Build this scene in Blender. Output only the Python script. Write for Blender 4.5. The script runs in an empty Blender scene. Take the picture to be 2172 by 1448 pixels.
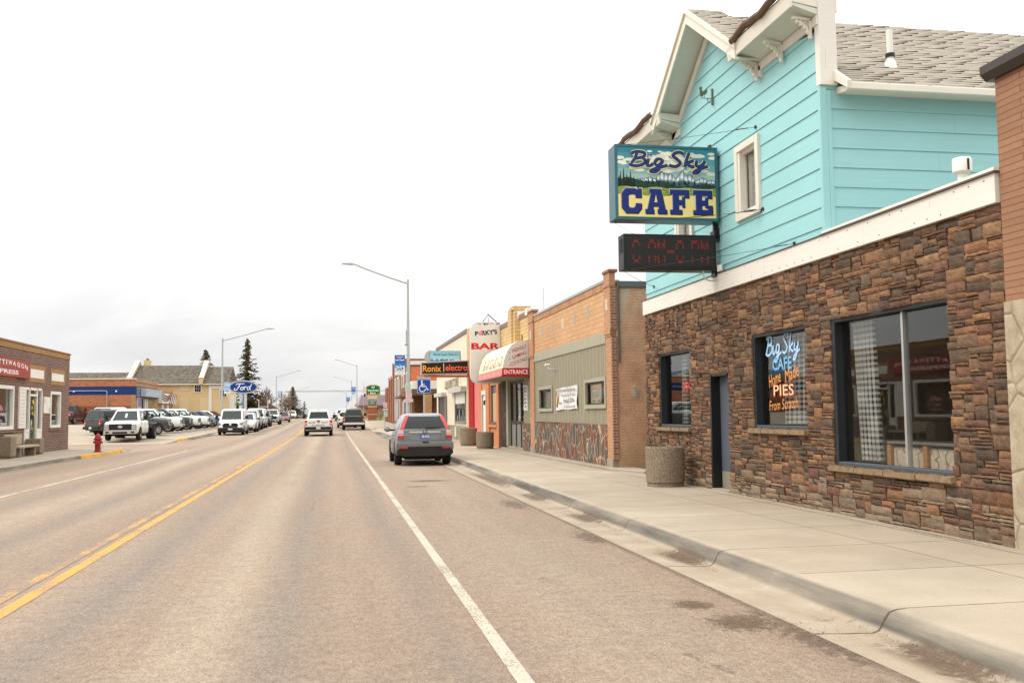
import bpy, bmesh, math, random
from mathutils import Vector, Matrix
R_ = math.radians
sc = bpy.context.scene
COL = sc.collection

# ------------------------------------------------------------------ camera
import mathutils
def make_camera():
    f = 2080.0; cx = 1086.0; cy = 724.0
    d = Vector((706 - cx, -(880 - cy), -f)).normalized()
    t = Vector((1, 0.012, 0))
    up = t.cross(d); up.normalize()
    if up.y < 0: up = -up
    rt = d.cross(up)
    M = Matrix((rt, d, up))           # camera axes -> world axes
    cd = bpy.data.cameras.new('street_camera'); co = bpy.data.objects.new('street_camera', cd)
    COL.objects.link(co)
    co.matrix_world = Matrix.Translation((0, 0, 1.64)) @ M.to_4x4()
    cd.sensor_width = 36.0; cd.lens = 36.0 * f / 2172.0
    cd.clip_start = 0.1; cd.clip_end = 6000
    sc.camera = co
make_camera()

# ------------------------------------------------------------------ sky and sun
SUN_EL, SUN_AZ = R_(48), R_(-78)      # azimuth from +Y towards +X
w = bpy.data.worlds.new('World'); sc.world = w; w.use_nodes = True
nt = w.node_tree; nt.nodes.clear()
def wn(t, **k):
    n = nt.nodes.new(t)
    for a, b in k.items(): setattr(n, a, b)
    return n
tc = wn('ShaderNodeTexCoord'); sep = wn('ShaderNodeSeparateXYZ'); nt.links.new(tc.outputs['Generated'], sep.inputs[0])
def wm(op, a, b=None, clamp=False):
    n = wn('ShaderNodeMath', operation=op, use_clamp=clamp)
    for i, v in enumerate((a, b)):
        if v is None: continue
        if isinstance(v, (int, float)): n.inputs[i].default_value = v
        else: nt.links.new(v, n.inputs[i])
    return n.outputs[0]
zz = wm('MAXIMUM', sep.outputs['Z'], 0.0)
lum = wm('MULTIPLY_ADD', zz, 1.6); nt.nodes[-1].inputs[2].default_value = 0.80     # overcast: brighter to the zenith
mp = wn('ShaderNodeMapping'); mp.inputs['Scale'].default_value = (1.0, 1.0, 3.6)
nt.links.new(tc.outputs['Generated'], mp.inputs[0])
nz = wn('ShaderNodeTexNoise'); nz.inputs['Scale'].default_value = 3.3; nz.inputs['Detail'].default_value = 7
nz.inputs['Roughness'].default_value = .55; nz.inputs['Distortion'].default_value = .35
nt.links.new(mp.outputs[0], nz.inputs['Vector'])
cr = wn('ShaderNodeMapRange'); cr.inputs[1].default_value = .38; cr.inputs[2].default_value = .64
cr.inputs[3].default_value = 0.0; cr.inputs[4].default_value = 1.0
nt.links.new(nz.outputs[0], cr.inputs[0])
low = wm('SUBTRACT', 1.0, wm('MULTIPLY', zz, 3.2), True)
cloud = wm('MULTIPLY', wm('SUBTRACT', 1.0, cr.outputs[0]), low)
lum2 = wm('MULTIPLY', lum, wm('SUBTRACT', 1.0, wm('MULTIPLY', cloud, 0.26)))
wcol = wn('ShaderNodeMix', data_type='RGBA'); wcol.inputs[6].default_value = (1.0, .985, .955, 1); wcol.inputs[7].default_value = (.96, .965, .985, 1)
nt.links.new(cloud, wcol.inputs[0])
vm = wn('ShaderNodeVectorMath', operation='SCALE'); nt.links.new(wcol.outputs[2], vm.inputs[0]); nt.links.new(lum2, vm.inputs['Scale'])
bg2 = wn('ShaderNodeBackground'); nt.links.new(vm.outputs[0], bg2.inputs[0]); bg2.inputs[1].default_value = 1.0
sky = wn('ShaderNodeTexSky', sky_type='NISHITA'); sky.sun_disc = False
sky.sun_elevation = SUN_EL; sky.sun_rotation = SUN_AZ; sky.dust_density = 4
bg1 = wn('ShaderNodeBackground'); nt.links.new(sky.outputs[0], bg1.inputs[0]); bg1.inputs[1].default_value = 0.05
mxs = wn('ShaderNodeMixShader'); mxs.inputs[0].default_value = 0.94        # thick overcast veils the clear sky
nt.links.new(bg1.outputs[0], mxs.inputs[1]); nt.links.new(bg2.outputs[0], mxs.inputs[2])
wo = wn('ShaderNodeOutputWorld'); nt.links.new(mxs.outputs[0], wo.inputs[0])
sl = bpy.data.lights.new('sun', 'SUN'); sl.energy = 1.3; sl.angle = R_(25); sl.color = (1, .95, .87)
so = bpy.data.objects.new('sun', sl); COL.objects.link(so)
sd = Vector((math.sin(SUN_AZ) * math.cos(SUN_EL), math.cos(SUN_AZ) * math.cos(SUN_EL), math.sin(SUN_EL)))
so.rotation_euler = sd.to_track_quat('Z', 'Y').to_euler()
sc.view_settings.view_transform = 'Standard'; sc.view_settings.look = 'None'
sc.view_settings.exposure = 0.34; sc.view_settings.gamma = 1.0
sc.render.engine = 'CYCLES'

# ------------------------------------------------------------------ node helper
def lin(c):
    return tuple((v / 12.92 if v <= .04045 else ((v + .055) / 1.055) ** 2.4) for v in c)
class G:
    def __init__(s, name, rough=.7, metal=0, spec=.35):
        m = bpy.data.materials.new(name); m.use_nodes = True; s.m = m; s.nt = m.node_tree
        s.b = s.nt.nodes['Principled BSDF']; s.b.inputs['Roughness'].default_value = rough
        s.b.inputs['Metallic'].default_value = metal; s.b.inputs['Specular IOR Level'].default_value = spec
        s._geo = None
    def n(s, t, **k):
        n = s.nt.nodes.new(t)
        for a, b in k.items(): setattr(n, a, b)
        return n
    def L(s, a, b):
        if isinstance(a, (int, float)):
            b.default_value = a
        elif isinstance(a, (tuple, list)):
            b.default_value = tuple(a) + ((1,) if len(a) == 3 and len(b.default_value) == 4 else ())
        else: s.nt.links.new(a, b)
    def pos(s):
        if s._geo is None: s._geo = s.n('ShaderNodeNewGeometry')
        return s._geo.outputs['Position']
    def obj(s): return s.n('ShaderNodeTexCoord').outputs['Object']
    def sep(s, v):
        n = s.n('ShaderNodeSeparateXYZ'); s.L(v, n.inputs[0]); return n.outputs[0], n.outputs[1], n.outputs[2]
    def comb(s, x, y, z=0.0):
        n = s.n('ShaderNodeCombineXYZ'); s.L(x, n.inputs[0]); s.L(y, n.inputs[1]); s.L(z, n.inputs[2]); return n.outputs[0]
    def math(s, op, a, b=None, c=None, clamp=False):
        n = s.n('ShaderNodeMath', operation=op, use_clamp=clamp)
        s.L(a, n.inputs[0])
        if b is not None: s.L(b, n.inputs[1])
        if c is not None: s.L(c, n.inputs[2])
        return n.outputs[0]
    def scale(s, v, sx, sy, sz):
        n = s.n('ShaderNodeMapping'); s.L(v, n.inputs[0]); n.inputs['Scale'].default_value = (sx, sy, sz); return n.outputs[0]
    def noise(s, sca, det=4, rough=.55, vec=None, dist=0):
        n = s.n('ShaderNodeTexNoise'); s.L(vec if vec is not None else s.pos(), n.inputs['Vector'])
        n.inputs['Scale'].default_value = sca; n.inputs['Detail'].default_value = det
        n.inputs['Roughness'].default_value = rough; n.inputs['Distortion'].default_value = dist
        return n.outputs[0]
    def rng(s, v, a, b, c=0.0, d=1.0):
        n = s.n('ShaderNodeMapRange'); s.L(v, n.inputs[0])
        for i, x in enumerate((a, b, c, d)): n.inputs[i + 1].default_value = x
        return n.outputs[0]
    def mix(s, f, a, b, mode='MIX'):
        n = s.n('ShaderNodeMix', data_type='RGBA', blend_type=mode)
        s.L(f, n.inputs[0]); s.L(a, n.inputs[6]); s.L(b, n.inputs[7]); return n.outputs[2]
    def bump(s, h, strength=.5, dist=.01):
        n = s.n('ShaderNodeBump'); s.L(h, n.inputs['Height']); n.inputs['Strength'].default_value = strength
        n.inputs['Distance'].default_value = dist; s.L(n.outputs[0], s.b.inputs['Normal'])
    def wall(s, v=None):
        """wall coordinates (along, up) whichever way the wall faces"""
        if s._geo is None: s.pos()
        nx, ny, nz_ = s.sep(s._geo.outputs['True Normal'])
        x, y, z = s.sep(v if v is not None else s.pos())
        k = s.math('GREATER_THAN', s.math('ABSOLUTE', nx), .6)
        u = s.math('ADD', s.math('MULTIPLY', y, k), s.math('MULTIPLY', x, s.math('SUBTRACT', 1.0, k)))
        return u, z
    def col(s, c): s.L(c, s.b.inputs['Base Color'])

def simple(name, c, rough=.6, metal=0, var=.12, vs=3, bump=0, bs=60, spec=.35, coat=0):
    g = G(name, rough, metal, spec)
    v = g.obj()
    if var:
        f = g.noise(vs, 5, .6, v)
        g.col(g.mix(f, tuple(x * (1 - var) for x in c), tuple(min(1, x * (1 + var)) for x in c)))
        r = g.math('ADD', g.math('MULTIPLY', g.noise(vs * 2.3, 3, .5, v), .2), rough - .1); g.L(r, g.b.inputs['Roughness'])
    else: g.col(c)
    if bump: g.bump(g.noise(bs, 4, .6, v), bump, .01)
    if coat: g.b.inputs['Coat Weight'].default_value = coat; g.b.inputs['Coat Roughness'].default_value = .06
    return g.m

# ------------------------------------------------------------------ mesh helper
class MB:
    def __init__(s): s.v = []; s.f = []; s.mi = []; s.fc = []; s.cur = 0; s.c = None
    def add(s, vs, fs):
        o = len(s.v); s.v += [tuple(p) for p in vs]
        for f in fs: s.f.append([i + o for i in f]); s.mi.append(s.cur); s.fc.append(s.c)
        return s
    def box(s, x0, x1, y0, y1, z0, z1):
        x0, x1 = min(x0, x1), max(x0, x1); y0, y1 = min(y0, y1), max(y0, y1); z0, z1 = min(z0, z1), max(z0, z1)
        return s.add([(x0,y0,z0),(x1,y0,z0),(x1,y1,z0),(x0,y1,z0),(x0,y0,z1),(x1,y0,z1),(x1,y1,z1),(x0,y1,z1)],
                     [(0,3,2,1),(4,5,6,7),(0,1,5,4),(1,2,6,5),(2,3,7,6),(3,0,4,7)])
    def quad(s, a, b, c, d): return s.add([a, b, c, d], [(0, 1, 2, 3)])
    def prism(s, pts, a0, a1, axis):
        """closed outline pts extruded from a0 to a1 along axis ('x': pts=(y,z), 'y': pts=(x,z), 'z': pts=(x,y))"""
        def P(p, a): return {'x': (a, p[0], p[1]), 'y': (p[0], a, p[1]), 'z': (p[0], p[1], a)}[axis]
        n = len(pts)
        s.add([P(p, a0) for p in pts] + [P(p, a1) for p in pts],
              [list(range(n))[::-1], list(range(n, 2 * n))] + [(i, (i + 1) % n, n + (i + 1) % n, n + i) for i in range(n)])
        return s
    def tube(s, path, r, n=8, cap=True):
        path = [Vector(p) for p in path]; rings = []
        rr = r if isinstance(r, (list, tuple)) else [r] * len(path)
        for i, p in enumerate(path):
            d = (path[min(i + 1, len(path) - 1)] - path[max(i - 1, 0)]).normalized()
            a = d.cross(Vector((0, 0, 1)))
            if a.length < .05: a = d.cross(Vector((1, 0, 0)))
            a.normalize(); b = d.cross(a)
            rings.append([p + (a * math.cos(2 * math.pi * k / n) + b * math.sin(2 * math.pi * k / n)) * rr[i] for k in range(n)])
        vs = [q for ring in rings for q in ring]
        fs = [(i * n + k, i * n + (k + 1) % n, (i + 1) * n + (k + 1) % n, (i + 1) * n + k) for i in range(len(path) - 1) for k in range(n)]
        if cap: fs += [tuple(range(n))[::-1], tuple((len(path) - 1) * n + k for k in range(n))]
        return s.add(vs, fs)
    def lathe(s, prof, c=(0, 0, 0), n=24, axis='z'):
        vs = []; m = len(prof)
        for k in range(n):
            a = 2 * math.pi * k / n; ca, sa = math.cos(a), math.sin(a)
            for r, h in prof:
                if axis == 'z': vs.append((c[0] + r * ca, c[1] + r * sa, c[2] + h))
                elif axis == 'x': vs.append((c[0] + h, c[1] + r * ca, c[2] + r * sa))
                else: vs.append((c[0] + r * ca, c[1] + h, c[2] + r * sa))
        fs = [(k * m + i, ((k + 1) % n) * m + i, ((k + 1) % n) * m + i + 1, k * m + i + 1) for k in range(n) for i in range(m - 1)]
        return s.add(vs, fs)
    def build(s, name, mat=None, parent=None, bevel=0, seg=1, smooth=None, fix=True, local=False, colors=False):
        me = bpy.data.meshes.new(name)
        off = Vector((0, 0, 0))
        if parent is not None and not local: off = origin(parent)
        me.from_pydata([tuple(Vector(p) - off) for p in s.v], [], s.f)
        mats = mat if isinstance(mat, (list, tuple)) else ([mat] if mat else [])
        for m in mats: me.materials.append(m)
        if len(mats) > 1: me.polygons.foreach_set('material_index', s.mi)
        if colors:
            ca = me.color_attributes.new('Col', 'FLOAT_COLOR', 'CORNER'); k = 0
            for p in me.polygons:
                c = s.fc[p.index] or (1, 1, 1)
                for _ in range(p.loop_total): ca.data[k].color = (c[0], c[1], c[2], 1); k += 1
        if fix or bevel:
            bm = bmesh.new(); bm.from_mesh(me)
            if bevel:
                bmesh.ops.remove_doubles(bm, verts=bm.verts, dist=1e-5)
                es = [e for e in bm.edges if len(e.link_faces) == 2 and e.calc_face_angle(0) > .5]
                bmesh.ops.bevel(bm, geom=es, offset=bevel, segments=seg, affect='EDGES', clamp_overlap=True)
            if fix: bmesh.ops.recalc_face_normals(bm, faces=bm.faces)
            bm.to_mesh(me); bm.free()
        o = bpy.data.objects.new(name, me); COL.objects.link(o)
        if parent is not None: o.parent = parent
        if smooth is not None:
            me.shade_smooth() if hasattr(me, 'shade_smooth') else None
            if smooth < 180:
                try: me.set_sharp_from_angle(angle=R_(smooth))
                except Exception: pass
        return o
_org = {}
def origin(p):
    v = Vector((0, 0, 0))
    while p is not None: v += Vector(p.location); p = p.parent
    return v
def tag(o, label=None, cat=None, group=None, kind=None):
    if label: o['label'] = label
    if cat: o['category'] = cat
    if group: o['group'] = group
    if kind: o['kind'] = kind
    return o
def emp(name, loc, label, cat, group=None, rz=0):
    o = bpy.data.objects.new(name, None); COL.objects.link(o); o.location = loc; o.rotation_euler = (0, 0, rz)
    o.empty_display_size = .2
    return tag(o, label, cat, group)
def kids(o): return [c for c in bpy.data.objects if c.parent is o]
def dup(root, loc, rz=0, label=None, group=None):
    allo = list(bpy.data.objects)
    r = root.copy(); COL.objects.link(r); r.location = loc; r.rotation_euler = (0, 0, rz)
    if label: r['label'] = label
    if group: r['group'] = group
    for ch in [c for c in allo if c.parent is root]:
        c = ch.copy(); COL.objects.link(c); c.parent = r
        for g in [d for d in allo if d.parent is ch]:
            d = g.copy(); COL.objects.link(d); d.parent = c
    return r
SPLIT = {'brick_pier', 'blocked_window', 'shutter_box', 'door_post', 'column', 'pane', 'glass', 'door_panel', 'inset_block', 'pier', 'upright', 'porch_post', 'bottle_display', 'coping', 'stone_band', 'brown_quoin', 'flagstone_base', 'tower_groove', 'small_plate', 'siding_band', 'window_frame_bar'}
def B(name, mat, parent, *boxes, bevel=0, local=False, label=None):
    if name in SPLIT and len(boxes) > 1:
        return [B(name, mat, parent, b, bevel=bevel, local=local, label=label) for b in boxes][0]
    m = MB()
    for b in boxes: m.box(*b)
    o = m.build(name, mat, parent, bevel=bevel, local=local)
    if label: o['label'] = label
    return o

# ------------------------------------------------------------------ flat artwork (sign faces)
def text_mesh(s, size=1, shear=0, bold=0, align='CENTER', spacing=1.0):
    cu = bpy.data.curves.new('t', 'FONT'); cu.body = s; cu.size = size; cu.shear = shear; cu.offset = bold
    cu.align_x = align; cu.align_y = 'CENTER'; cu.space_character = spacing; cu.resolution_u = 3
    o = bpy.data.objects.new('t', cu); COL.objects.link(o)
    bpy.context.view_layer.update()
    me = bpy.data.meshes.new_from_object(o.evaluated_get(bpy.context.evaluated_depsgraph_get()))
    vs = [tuple(v.co) for v in me.vertices]; fs = [list(p.vertices) for p in me.polygons]
    bpy.data.objects.remove(o); bpy.data.curves.remove(cu); bpy.data.meshes.remove(me)
    return vs, fs
def catmull(pts, k=8):
    P = [pts[0]] + list(pts) + [pts[-1]]; out = []
    for i in range(1, len(P) - 2):
        p0, p1, p2, p3 = P[i-1], P[i], P[i+1], P[i+2]
        for j in range(k):
            t = j / k
            out.append(tuple(.5 * (2*b + (c-a)*t + (2*a-5*b+4*c-d)*t*t + (3*b-a-3*c+d)*t**3) for a, b, c, d in zip(p0, p1, p2, p3)))
    out.append(tuple(pts[-1])); return out
def scribble(a, x0, x1, y, h, c, seed=1):
    """a line of writing too small to read"""
    r = random.Random(seed); x = x0
    while x < x1:
        w_ = min(r.uniform(.5, 1.1) * h, x1 - x + .001); hh = h * r.choice([.6, .6, .7, 1.0]); a.rect(x, x + w_ * .55, y, y + hh, c); x += w_ if r.random() < .82 else w_ * 1.9
    return a
class Art:
    """layers of flat coloured shapes on one face; frame = origin, u axis, v axis (metres), outward normal"""
    def __init__(s, o, u, v, nrm, step=.0015):
        s.o, s.u, s.v, s.n = Vector(o), Vector(u), Vector(v), Vector(nrm); s.m = MB(); s.lay = 0; s.step = step; s.warp = None
    def P(s, x, y, e=0.0):
        s.k = getattr(s, 'k', 0)
        if s.warp: return Vector(s.warp(x, y, s.lay * s.step + e + (s.k % 90) * s.step * .009))
        return s.o + s.u * x + s.v * y + s.n * (s.lay * s.step + e + (s.k % 90) * s.step * .009)
    def up(s): s.lay += 1; return s
    def poly(s, pts, c):
        s.k = getattr(s, 'k', 0) + 1; s.m.c = lin(c); s.m.add([s.P(*p) for p in pts], [list(range(len(pts)))]); return s
    def rect(s, x0, x1, y0, y1, c): return s.poly([(x0, y0), (x1, y0), (x1, y1), (x0, y1)], c)
    def ell(s, cx, cy, rx, ry, c, n=32): return s.poly([(cx + rx * math.cos(2*math.pi*i/n), cy + ry * math.sin(2*math.pi*i/n)) for i in range(n)], c)
    def strip(s, pts, w, c, k=8, smooth=True):
        q = catmull(pts, k) if smooth and len(pts) > 2 else list(pts); s.m.c = lin(c)
        L = []; n = len(q)
        for i, p in enumerate(q):
            a, b = q[max(i-1, 0)], q[min(i+1, n-1)]
            dx, dy = b[0]-a[0], b[1]-a[1]; l = math.hypot(dx, dy) or 1
            ww = (w[0] + (w[1]-w[0]) * i / max(1, n-1)) if isinstance(w, tuple) else w
            L.append((p[0]-dy/l*ww/2, p[1]+dx/l*ww/2)); L.append((p[0]+dy/l*ww/2, p[1]-dx/l*ww/2))
        s.k = getattr(s, 'k', 0) + 1; s.m.add([s.P(p[0], p[1], s.step * .9 * j / len(L)) for j, p in enumerate(L)], [(2*i, 2*i+1, 2*i+3, 2*i+2) for i in range(n-1)]); return s
    def text(s, t, cx, cy, size, c, width=None, shear=0, bold=0, sx=1, rot=0, height=None, align='CENTER', arc=None):
        vs, fs = text_mesh(t, 1, shear, bold, align)
        if not vs: return s
        xs = [v[0] for v in vs]; ys = [v[1] for v in vs]; W = max(xs)-min(xs); H = max(ys)-min(ys)
        mx, my = (max(xs)+min(xs))/2, (max(ys)+min(ys))/2
        ky = (height / H) if height else size; kx = (width / W) if width else size * sx
        if align == 'LEFT': mx = min(xs)
        cr, sr = math.cos(rot), math.sin(rot); s.m.c = lin(c); out = []
        for v in vs:
            x, y = (v[0]-mx)*kx, (v[1]-my)*ky
            if arc: y += arc(x)
            out.append(s.P(cx + x*cr - y*sr, cy + x*sr + y*cr))
        s.m.add(out, fs); return s
    def done(s, name, parent, mat=None, thick=0):
        o = s.m.build(name, mat or ART, parent, fix=False, colors=True)
        return o
def art_material(name, rough=.5, emit=0, spec=.3):
    g = G(name, rough, 0, spec); a = g.n('ShaderNodeAttribute', attribute_name='Col')
    f = g.noise(6, 5, .6, g.obj())
    g.col(g.mix(1.0, a.outputs['Color'], g.mix(f, (.9, .9, .9), (1, 1, 1)), 'MULTIPLY'))
    if emit: g.L(a.outputs['Color'], g.b.inputs['Emission Color']); g.b.inputs['Emission Strength'].default_value = emit
    return g.m
ART = art_material('printed_face')
ARTLIT = art_material('lit_sign_face', .5, .55)
NEON = art_material('neon_tube', .4, 1.3)
def RFRAME(x, y, z): return ((x, y, z), (1, 0, 0), (0, 0, 1), (0, -1, 0))        # face looking at -Y
def WFRAME(x, y, z): return ((x, y, z), (0, -1, 0), (0, 0, 1), (-1, 0, 0))       # face looking at -X (right-hand buildings)
def EFRAME(x, y, z): return ((x, y, z), (0, 1, 0), (0, 0, 1), (1, 0, 0))         # face looking at +X (left-hand buildings)
# ------------------------------------------------------------------ terrain height
_prof = [(-80, 0), (55, 0), (75, .05), (95, .22), (130, .52), (180, .84), (225, .99), (262, 1.02), (300, .85), (400, -.8), (600, -6.5), (1000, -22), (3500, -120)]
def gz(y):
    if y <= _prof[0][0]: return 0.0
    for (a, za), (b, zb) in zip(_prof, _prof[1:]):
        if y <= b:
            t = (y - a) / (b - a); t = t * t * (3 - 2 * t) if a < 300 and b < 80 else t
            return za + (zb - za) * t
    return _prof[-1][1]
def gzs(y): return (gz(y - 8) + gz(y) * 2 + gz(y + 8)) / 4
def lotz(x, y):
    k = max(0.0, min(1.0, (y - 66.5) / 3.0)); k = max(k, min(1, max(0, (-x - 14) / 6)) * max(0.0, min(1.0, (y - 63) / 5.0)))
    return gzs(y) * .8 + k * (0.09 + .045 * max(0.0, min(22.0, -x - 11.5)))
def yrange(y0, y1):
    ys = [y0]; y = y0
    while y < y1:
        y += 4 if y < 320 else (25 if y < 700 else 200); ys.append(min(y, y1))
    return ys
def sheet(name, x0, x1, y0, y1, mat, dz=0, nx=1, kind='structure', xs=None, zf=None):
    m = MB(); ys = yrange(y0, y1); xs = xs or [x0 + (x1 - x0) * i / nx for i in range(nx + 1)]
    zf = zf or (lambda x, y: gzs(y))
    vs = [(x, y, zf(x, y) + dz) for y in ys for x in xs]; n = len(xs)
    m.add(vs, [(j*n+i, j*n+i+1, (j+1)*n+i+1, (j+1)*n+i) for j in range(len(ys)-1) for i in range(n-1)])
    o = m.build(name, mat, fix=False); o['kind'] = kind; return o

# ------------------------------------------------------------------ ground materials
def asphalt_mat():
    g = G('chip_seal_asphalt', .9, 0, .25); x, y, z = g.sep(g.pos())
    st = g.scale(g.pos(), 1, .045, 1)                       # long streaks along the lane
    n1 = g.noise(.9, 5, .6, st); n2 = g.noise(.35, 6, .62); n3 = g.noise(62, 4, .85); n4 = g.noise(24, 4, .75); n5 = g.noise(5, 6, .7)
    c = g.mix(g.rng(n1, .35, .65), (.236, .184, .142), (.308, .245, .188))
    c = g.mix(g.rng(n2, .42, .68, 0, .6), c, (.300, .212, .155))
    # wheel paths: paler dusty and greyer polished bands at fixed distances from the lane lines
    def band(c0, w):
        d = g.math('ABSOLUTE', g.math('SUBTRACT', g.math('ADD', x, g.math('MULTIPLY', g.math('SUBTRACT', g.noise(.05, 3, .5), .5), .7)), c0))
        return g.math('SUBTRACT', 1.0, g.math('DIVIDE', d, w), clamp=True)
    grey = g.math('MAXIMUM', g.math('MAXIMUM', band(-.42, .38), band(-2.1, .5)), g.math('MAXIMUM', g.math('MAXIMUM', band(-4.3, .45), band(-6.1, .45)), band(.75, .3)))
    c = g.mix(g.math('MULTIPLY', grey, g.rng(n1, .32, .68, .15, .85)), c, (.180, .160, .145))
    pale = g.math('MAXIMUM', g.math('MAXIMUM', band(-1.05, .42), band(-5.2, .5)), g.math('MULTIPLY', band(2.3, .9), .5))
    c = g.mix(g.math('MULTIPLY', pale, g.rng(n2, .3, .7, .25, .65)), c, (.375, .325, .245))
    c = g.mix(g.rng(g.noise(1.1, 6, .7), .60, .72, 0, .25), c, (.18, .145, .12))
    c = g.mix(g.rng(n5, .35, .65), g.mix(1.0, c, (.90, .89, .88), 'MULTIPLY'), g.mix(1.0, c, (1.08, 1.08, 1.08), 'MULTIPLY'))
    # fine aggregate
    c = g.mix(g.rng(n3, .36, .66, 0, 1), g.mix(1.0, c, (.56, .54, .52), 'MULTIPLY'), g.mix(1.0, c, (1.42, 1.42, 1.43), 'MULTIPLY')); n6 = g.noise(20, 3, .8, g.scale(g.pos(), 1, .55, 1)); c = g.mix(g.rng(n6, .38, .62), g.mix(1.0, c, (.84, .83, .82), 'MULTIPLY'), g.mix(1.0, c, (1.13, 1.13, 1.13), 'MULTIPLY'))
    c = g.mix(g.rng(n4, .66, .74, 0, .6), c, (.11, .08, .06)); c = g.mix(g.rng(x, 3.36, 3.46, 0, .55), c, (.10, .07, .05)); vs_ = g.n('ShaderNodeTexVoronoi'); vs_.inputs['Scale'].default_value = 9; g.L(g.pos(), vs_.inputs['Vector']); c = g.mix(g.rng(vs_.outputs['Distance'], .055, .075, .8, 0), c, (.09, .06, .045))
    # dark wet-looking dirt marks in the parking lane
    def spot(cx, cy, rx, ry):
        q = g.math('ADD', g.math('POWER', g.math('DIVIDE', g.math('SUBTRACT', x, cx), rx), 2.0), g.math('POWER', g.math('DIVIDE', g.math('SUBTRACT', y, cy), ry), 2.0))
        return g.math('SUBTRACT', 1.75, g.math('ADD', g.math('MULTIPLY', q, .45), g.math('MULTIPLY', g.noise(9, 7, .8, None), 2.7)))
    sp = spot(3.0, 8.05, .22, .28)
    for q in ((3.14, 7.3, .34, .42), (2.3, 24.3, .7, .5), (3.3, 12.6, .22, .8), (3.38, 6.6, .2, .9), (1.9, 22.5, .4, .3), (3.2, 17.5, .3, 1.2)): sp = g.math('MAXIMUM', sp, spot(*q))
    c = g.mix(g.rng(sp, .12, .34, 0, .78), c, (.095, .068, .048))
    dm = g.math('MULTIPLY', g.rng(g.noise(1.35, 6, .66, g.scale(g.pos(), 1, .55, 1)), .625, .665), g.rng(x, 1.6, 2.6))
    c = g.mix(g.math('MULTIPLY', dm, .7), c, (.085, .06, .042))
    cr = g.n('ShaderNodeTexVoronoi', feature='DISTANCE_TO_EDGE'); cr.inputs['Scale'].default_value = .16
    g.L(g.mix(.04, g.pos(), g.n('ShaderNodeTexNoise').outputs[1]), cr.inputs['Vector'])
    ck = g.rng(cr.outputs['Distance'], 0, .0035, 1, 0)
    c = g.mix(g.math('MULTIPLY', ck, g.rng(n2, .52, .62, 0, .5)), c, (.06, .045, .035))
    g.col(c); g.bump(g.math('ADD', n3, g.math('MULTIPLY', n4, 1.4)), .55, .012); return g.m
def concrete_mat(name, c0=(.415, .358, .282), joints=False, dirt=.25):
    g = G(name, .9, 0, .25); x, y, z = g.sep(g.pos()); n1 = g.noise(.8, 6, .62); n2 = g.noise(60, 4, .8)
    n3 = g.noise(.22, 3, .5)
    c = g.mix(g.rng(n1, .3, .7), tuple(v * .86 for v in c0), tuple(v * 1.1 for v in c0))
    c = g.mix(g.rng(n3, .4, .65, 0, .35), c, (c0[0] * .93, c0[1] * .82, c0[2] * .72))
    c = g.mix(g.rng(n2, .35, .75), g.mix(1.0, c, (.85, .85, .84), 'MULTIPLY'), g.mix(1.0, c, (1.1, 1.1, 1.1), 'MULTIPLY'))
    c = g.mix(g.rng(g.noise(2.2, 6, .7), .64, .76, 0, dirt * 1.9), c, (.19, .14, .095)); c = g.mix(g.rng(g.noise(26, 3, .6), .70, .74, 0, .5), c, (.15, .11, .08)); c = g.mix(g.rng(g.noise(.5, 5, .7), .48, .60, 0, .35), c, (c0[0] * .74, c0[1] * .70, c0[2] * .66))
    h = n2
    if joints:
        wob = g.math('MULTIPLY', g.math('SUBTRACT', g.noise(9, 2, .5), .5), .012)
        def gline(v, off, per, w):
            t = g.math('FRACT', g.math('ADD', g.math('DIVIDE', g.math('ADD', g.math('SUBTRACT', v, off), wob), per), .5))
            return g.rng(g.math('MULTIPLY', g.math('ABSOLUTE', g.math('SUBTRACT', t, .5)), per), w, w * 2.2, 1, 0)
        jy = gline(y, 6.82, 1.63, .006)
        jx = g.rng(g.math('ABSOLUTE', g.math('ADD', g.math('SUBTRACT', x, joints), wob)), .004, .011, 1, 0)
        jw = g.rng(g.math('ABSOLUTE', g.math('ADD', g.math('SUBTRACT', x, 6.86), g.math('MULTIPLY', wob, 2.5))), .006, .016, 1, 0)
        j = g.math('MAXIMUM', jy, jx)
        j = g.math('MULTIPLY', j, g.rng(g.noise(5, 3, .6), .3, .6, .7, 1))
        j = g.math('MAXIMUM', j, jw)
        cell = g.n('ShaderNodeTexWhiteNoise', noise_dimensions='2D')
        g.L(g.comb(g.math('GREATER_THAN', x, joints), g.math('FLOOR', g.math('DIVIDE', g.math('SUBTRACT', y, 6.82), 1.63))), cell.inputs['Vector'])
        c = g.mix(cell.outputs[0], g.mix(1.0, c, (.93, .92, .91), 'MULTIPLY'), g.mix(1.0, c, (1.04, 1.04, 1.03), 'MULTIPLY'))
        c = g.mix(g.math('MULTIPLY', j, .9), c, (.085, .055, .038)); h = g.math('SUBTRACT', g.math('MULTIPLY', n2, .3), j)
    g.col(c); g.bump(h, .4, .01); return g.m
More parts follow.
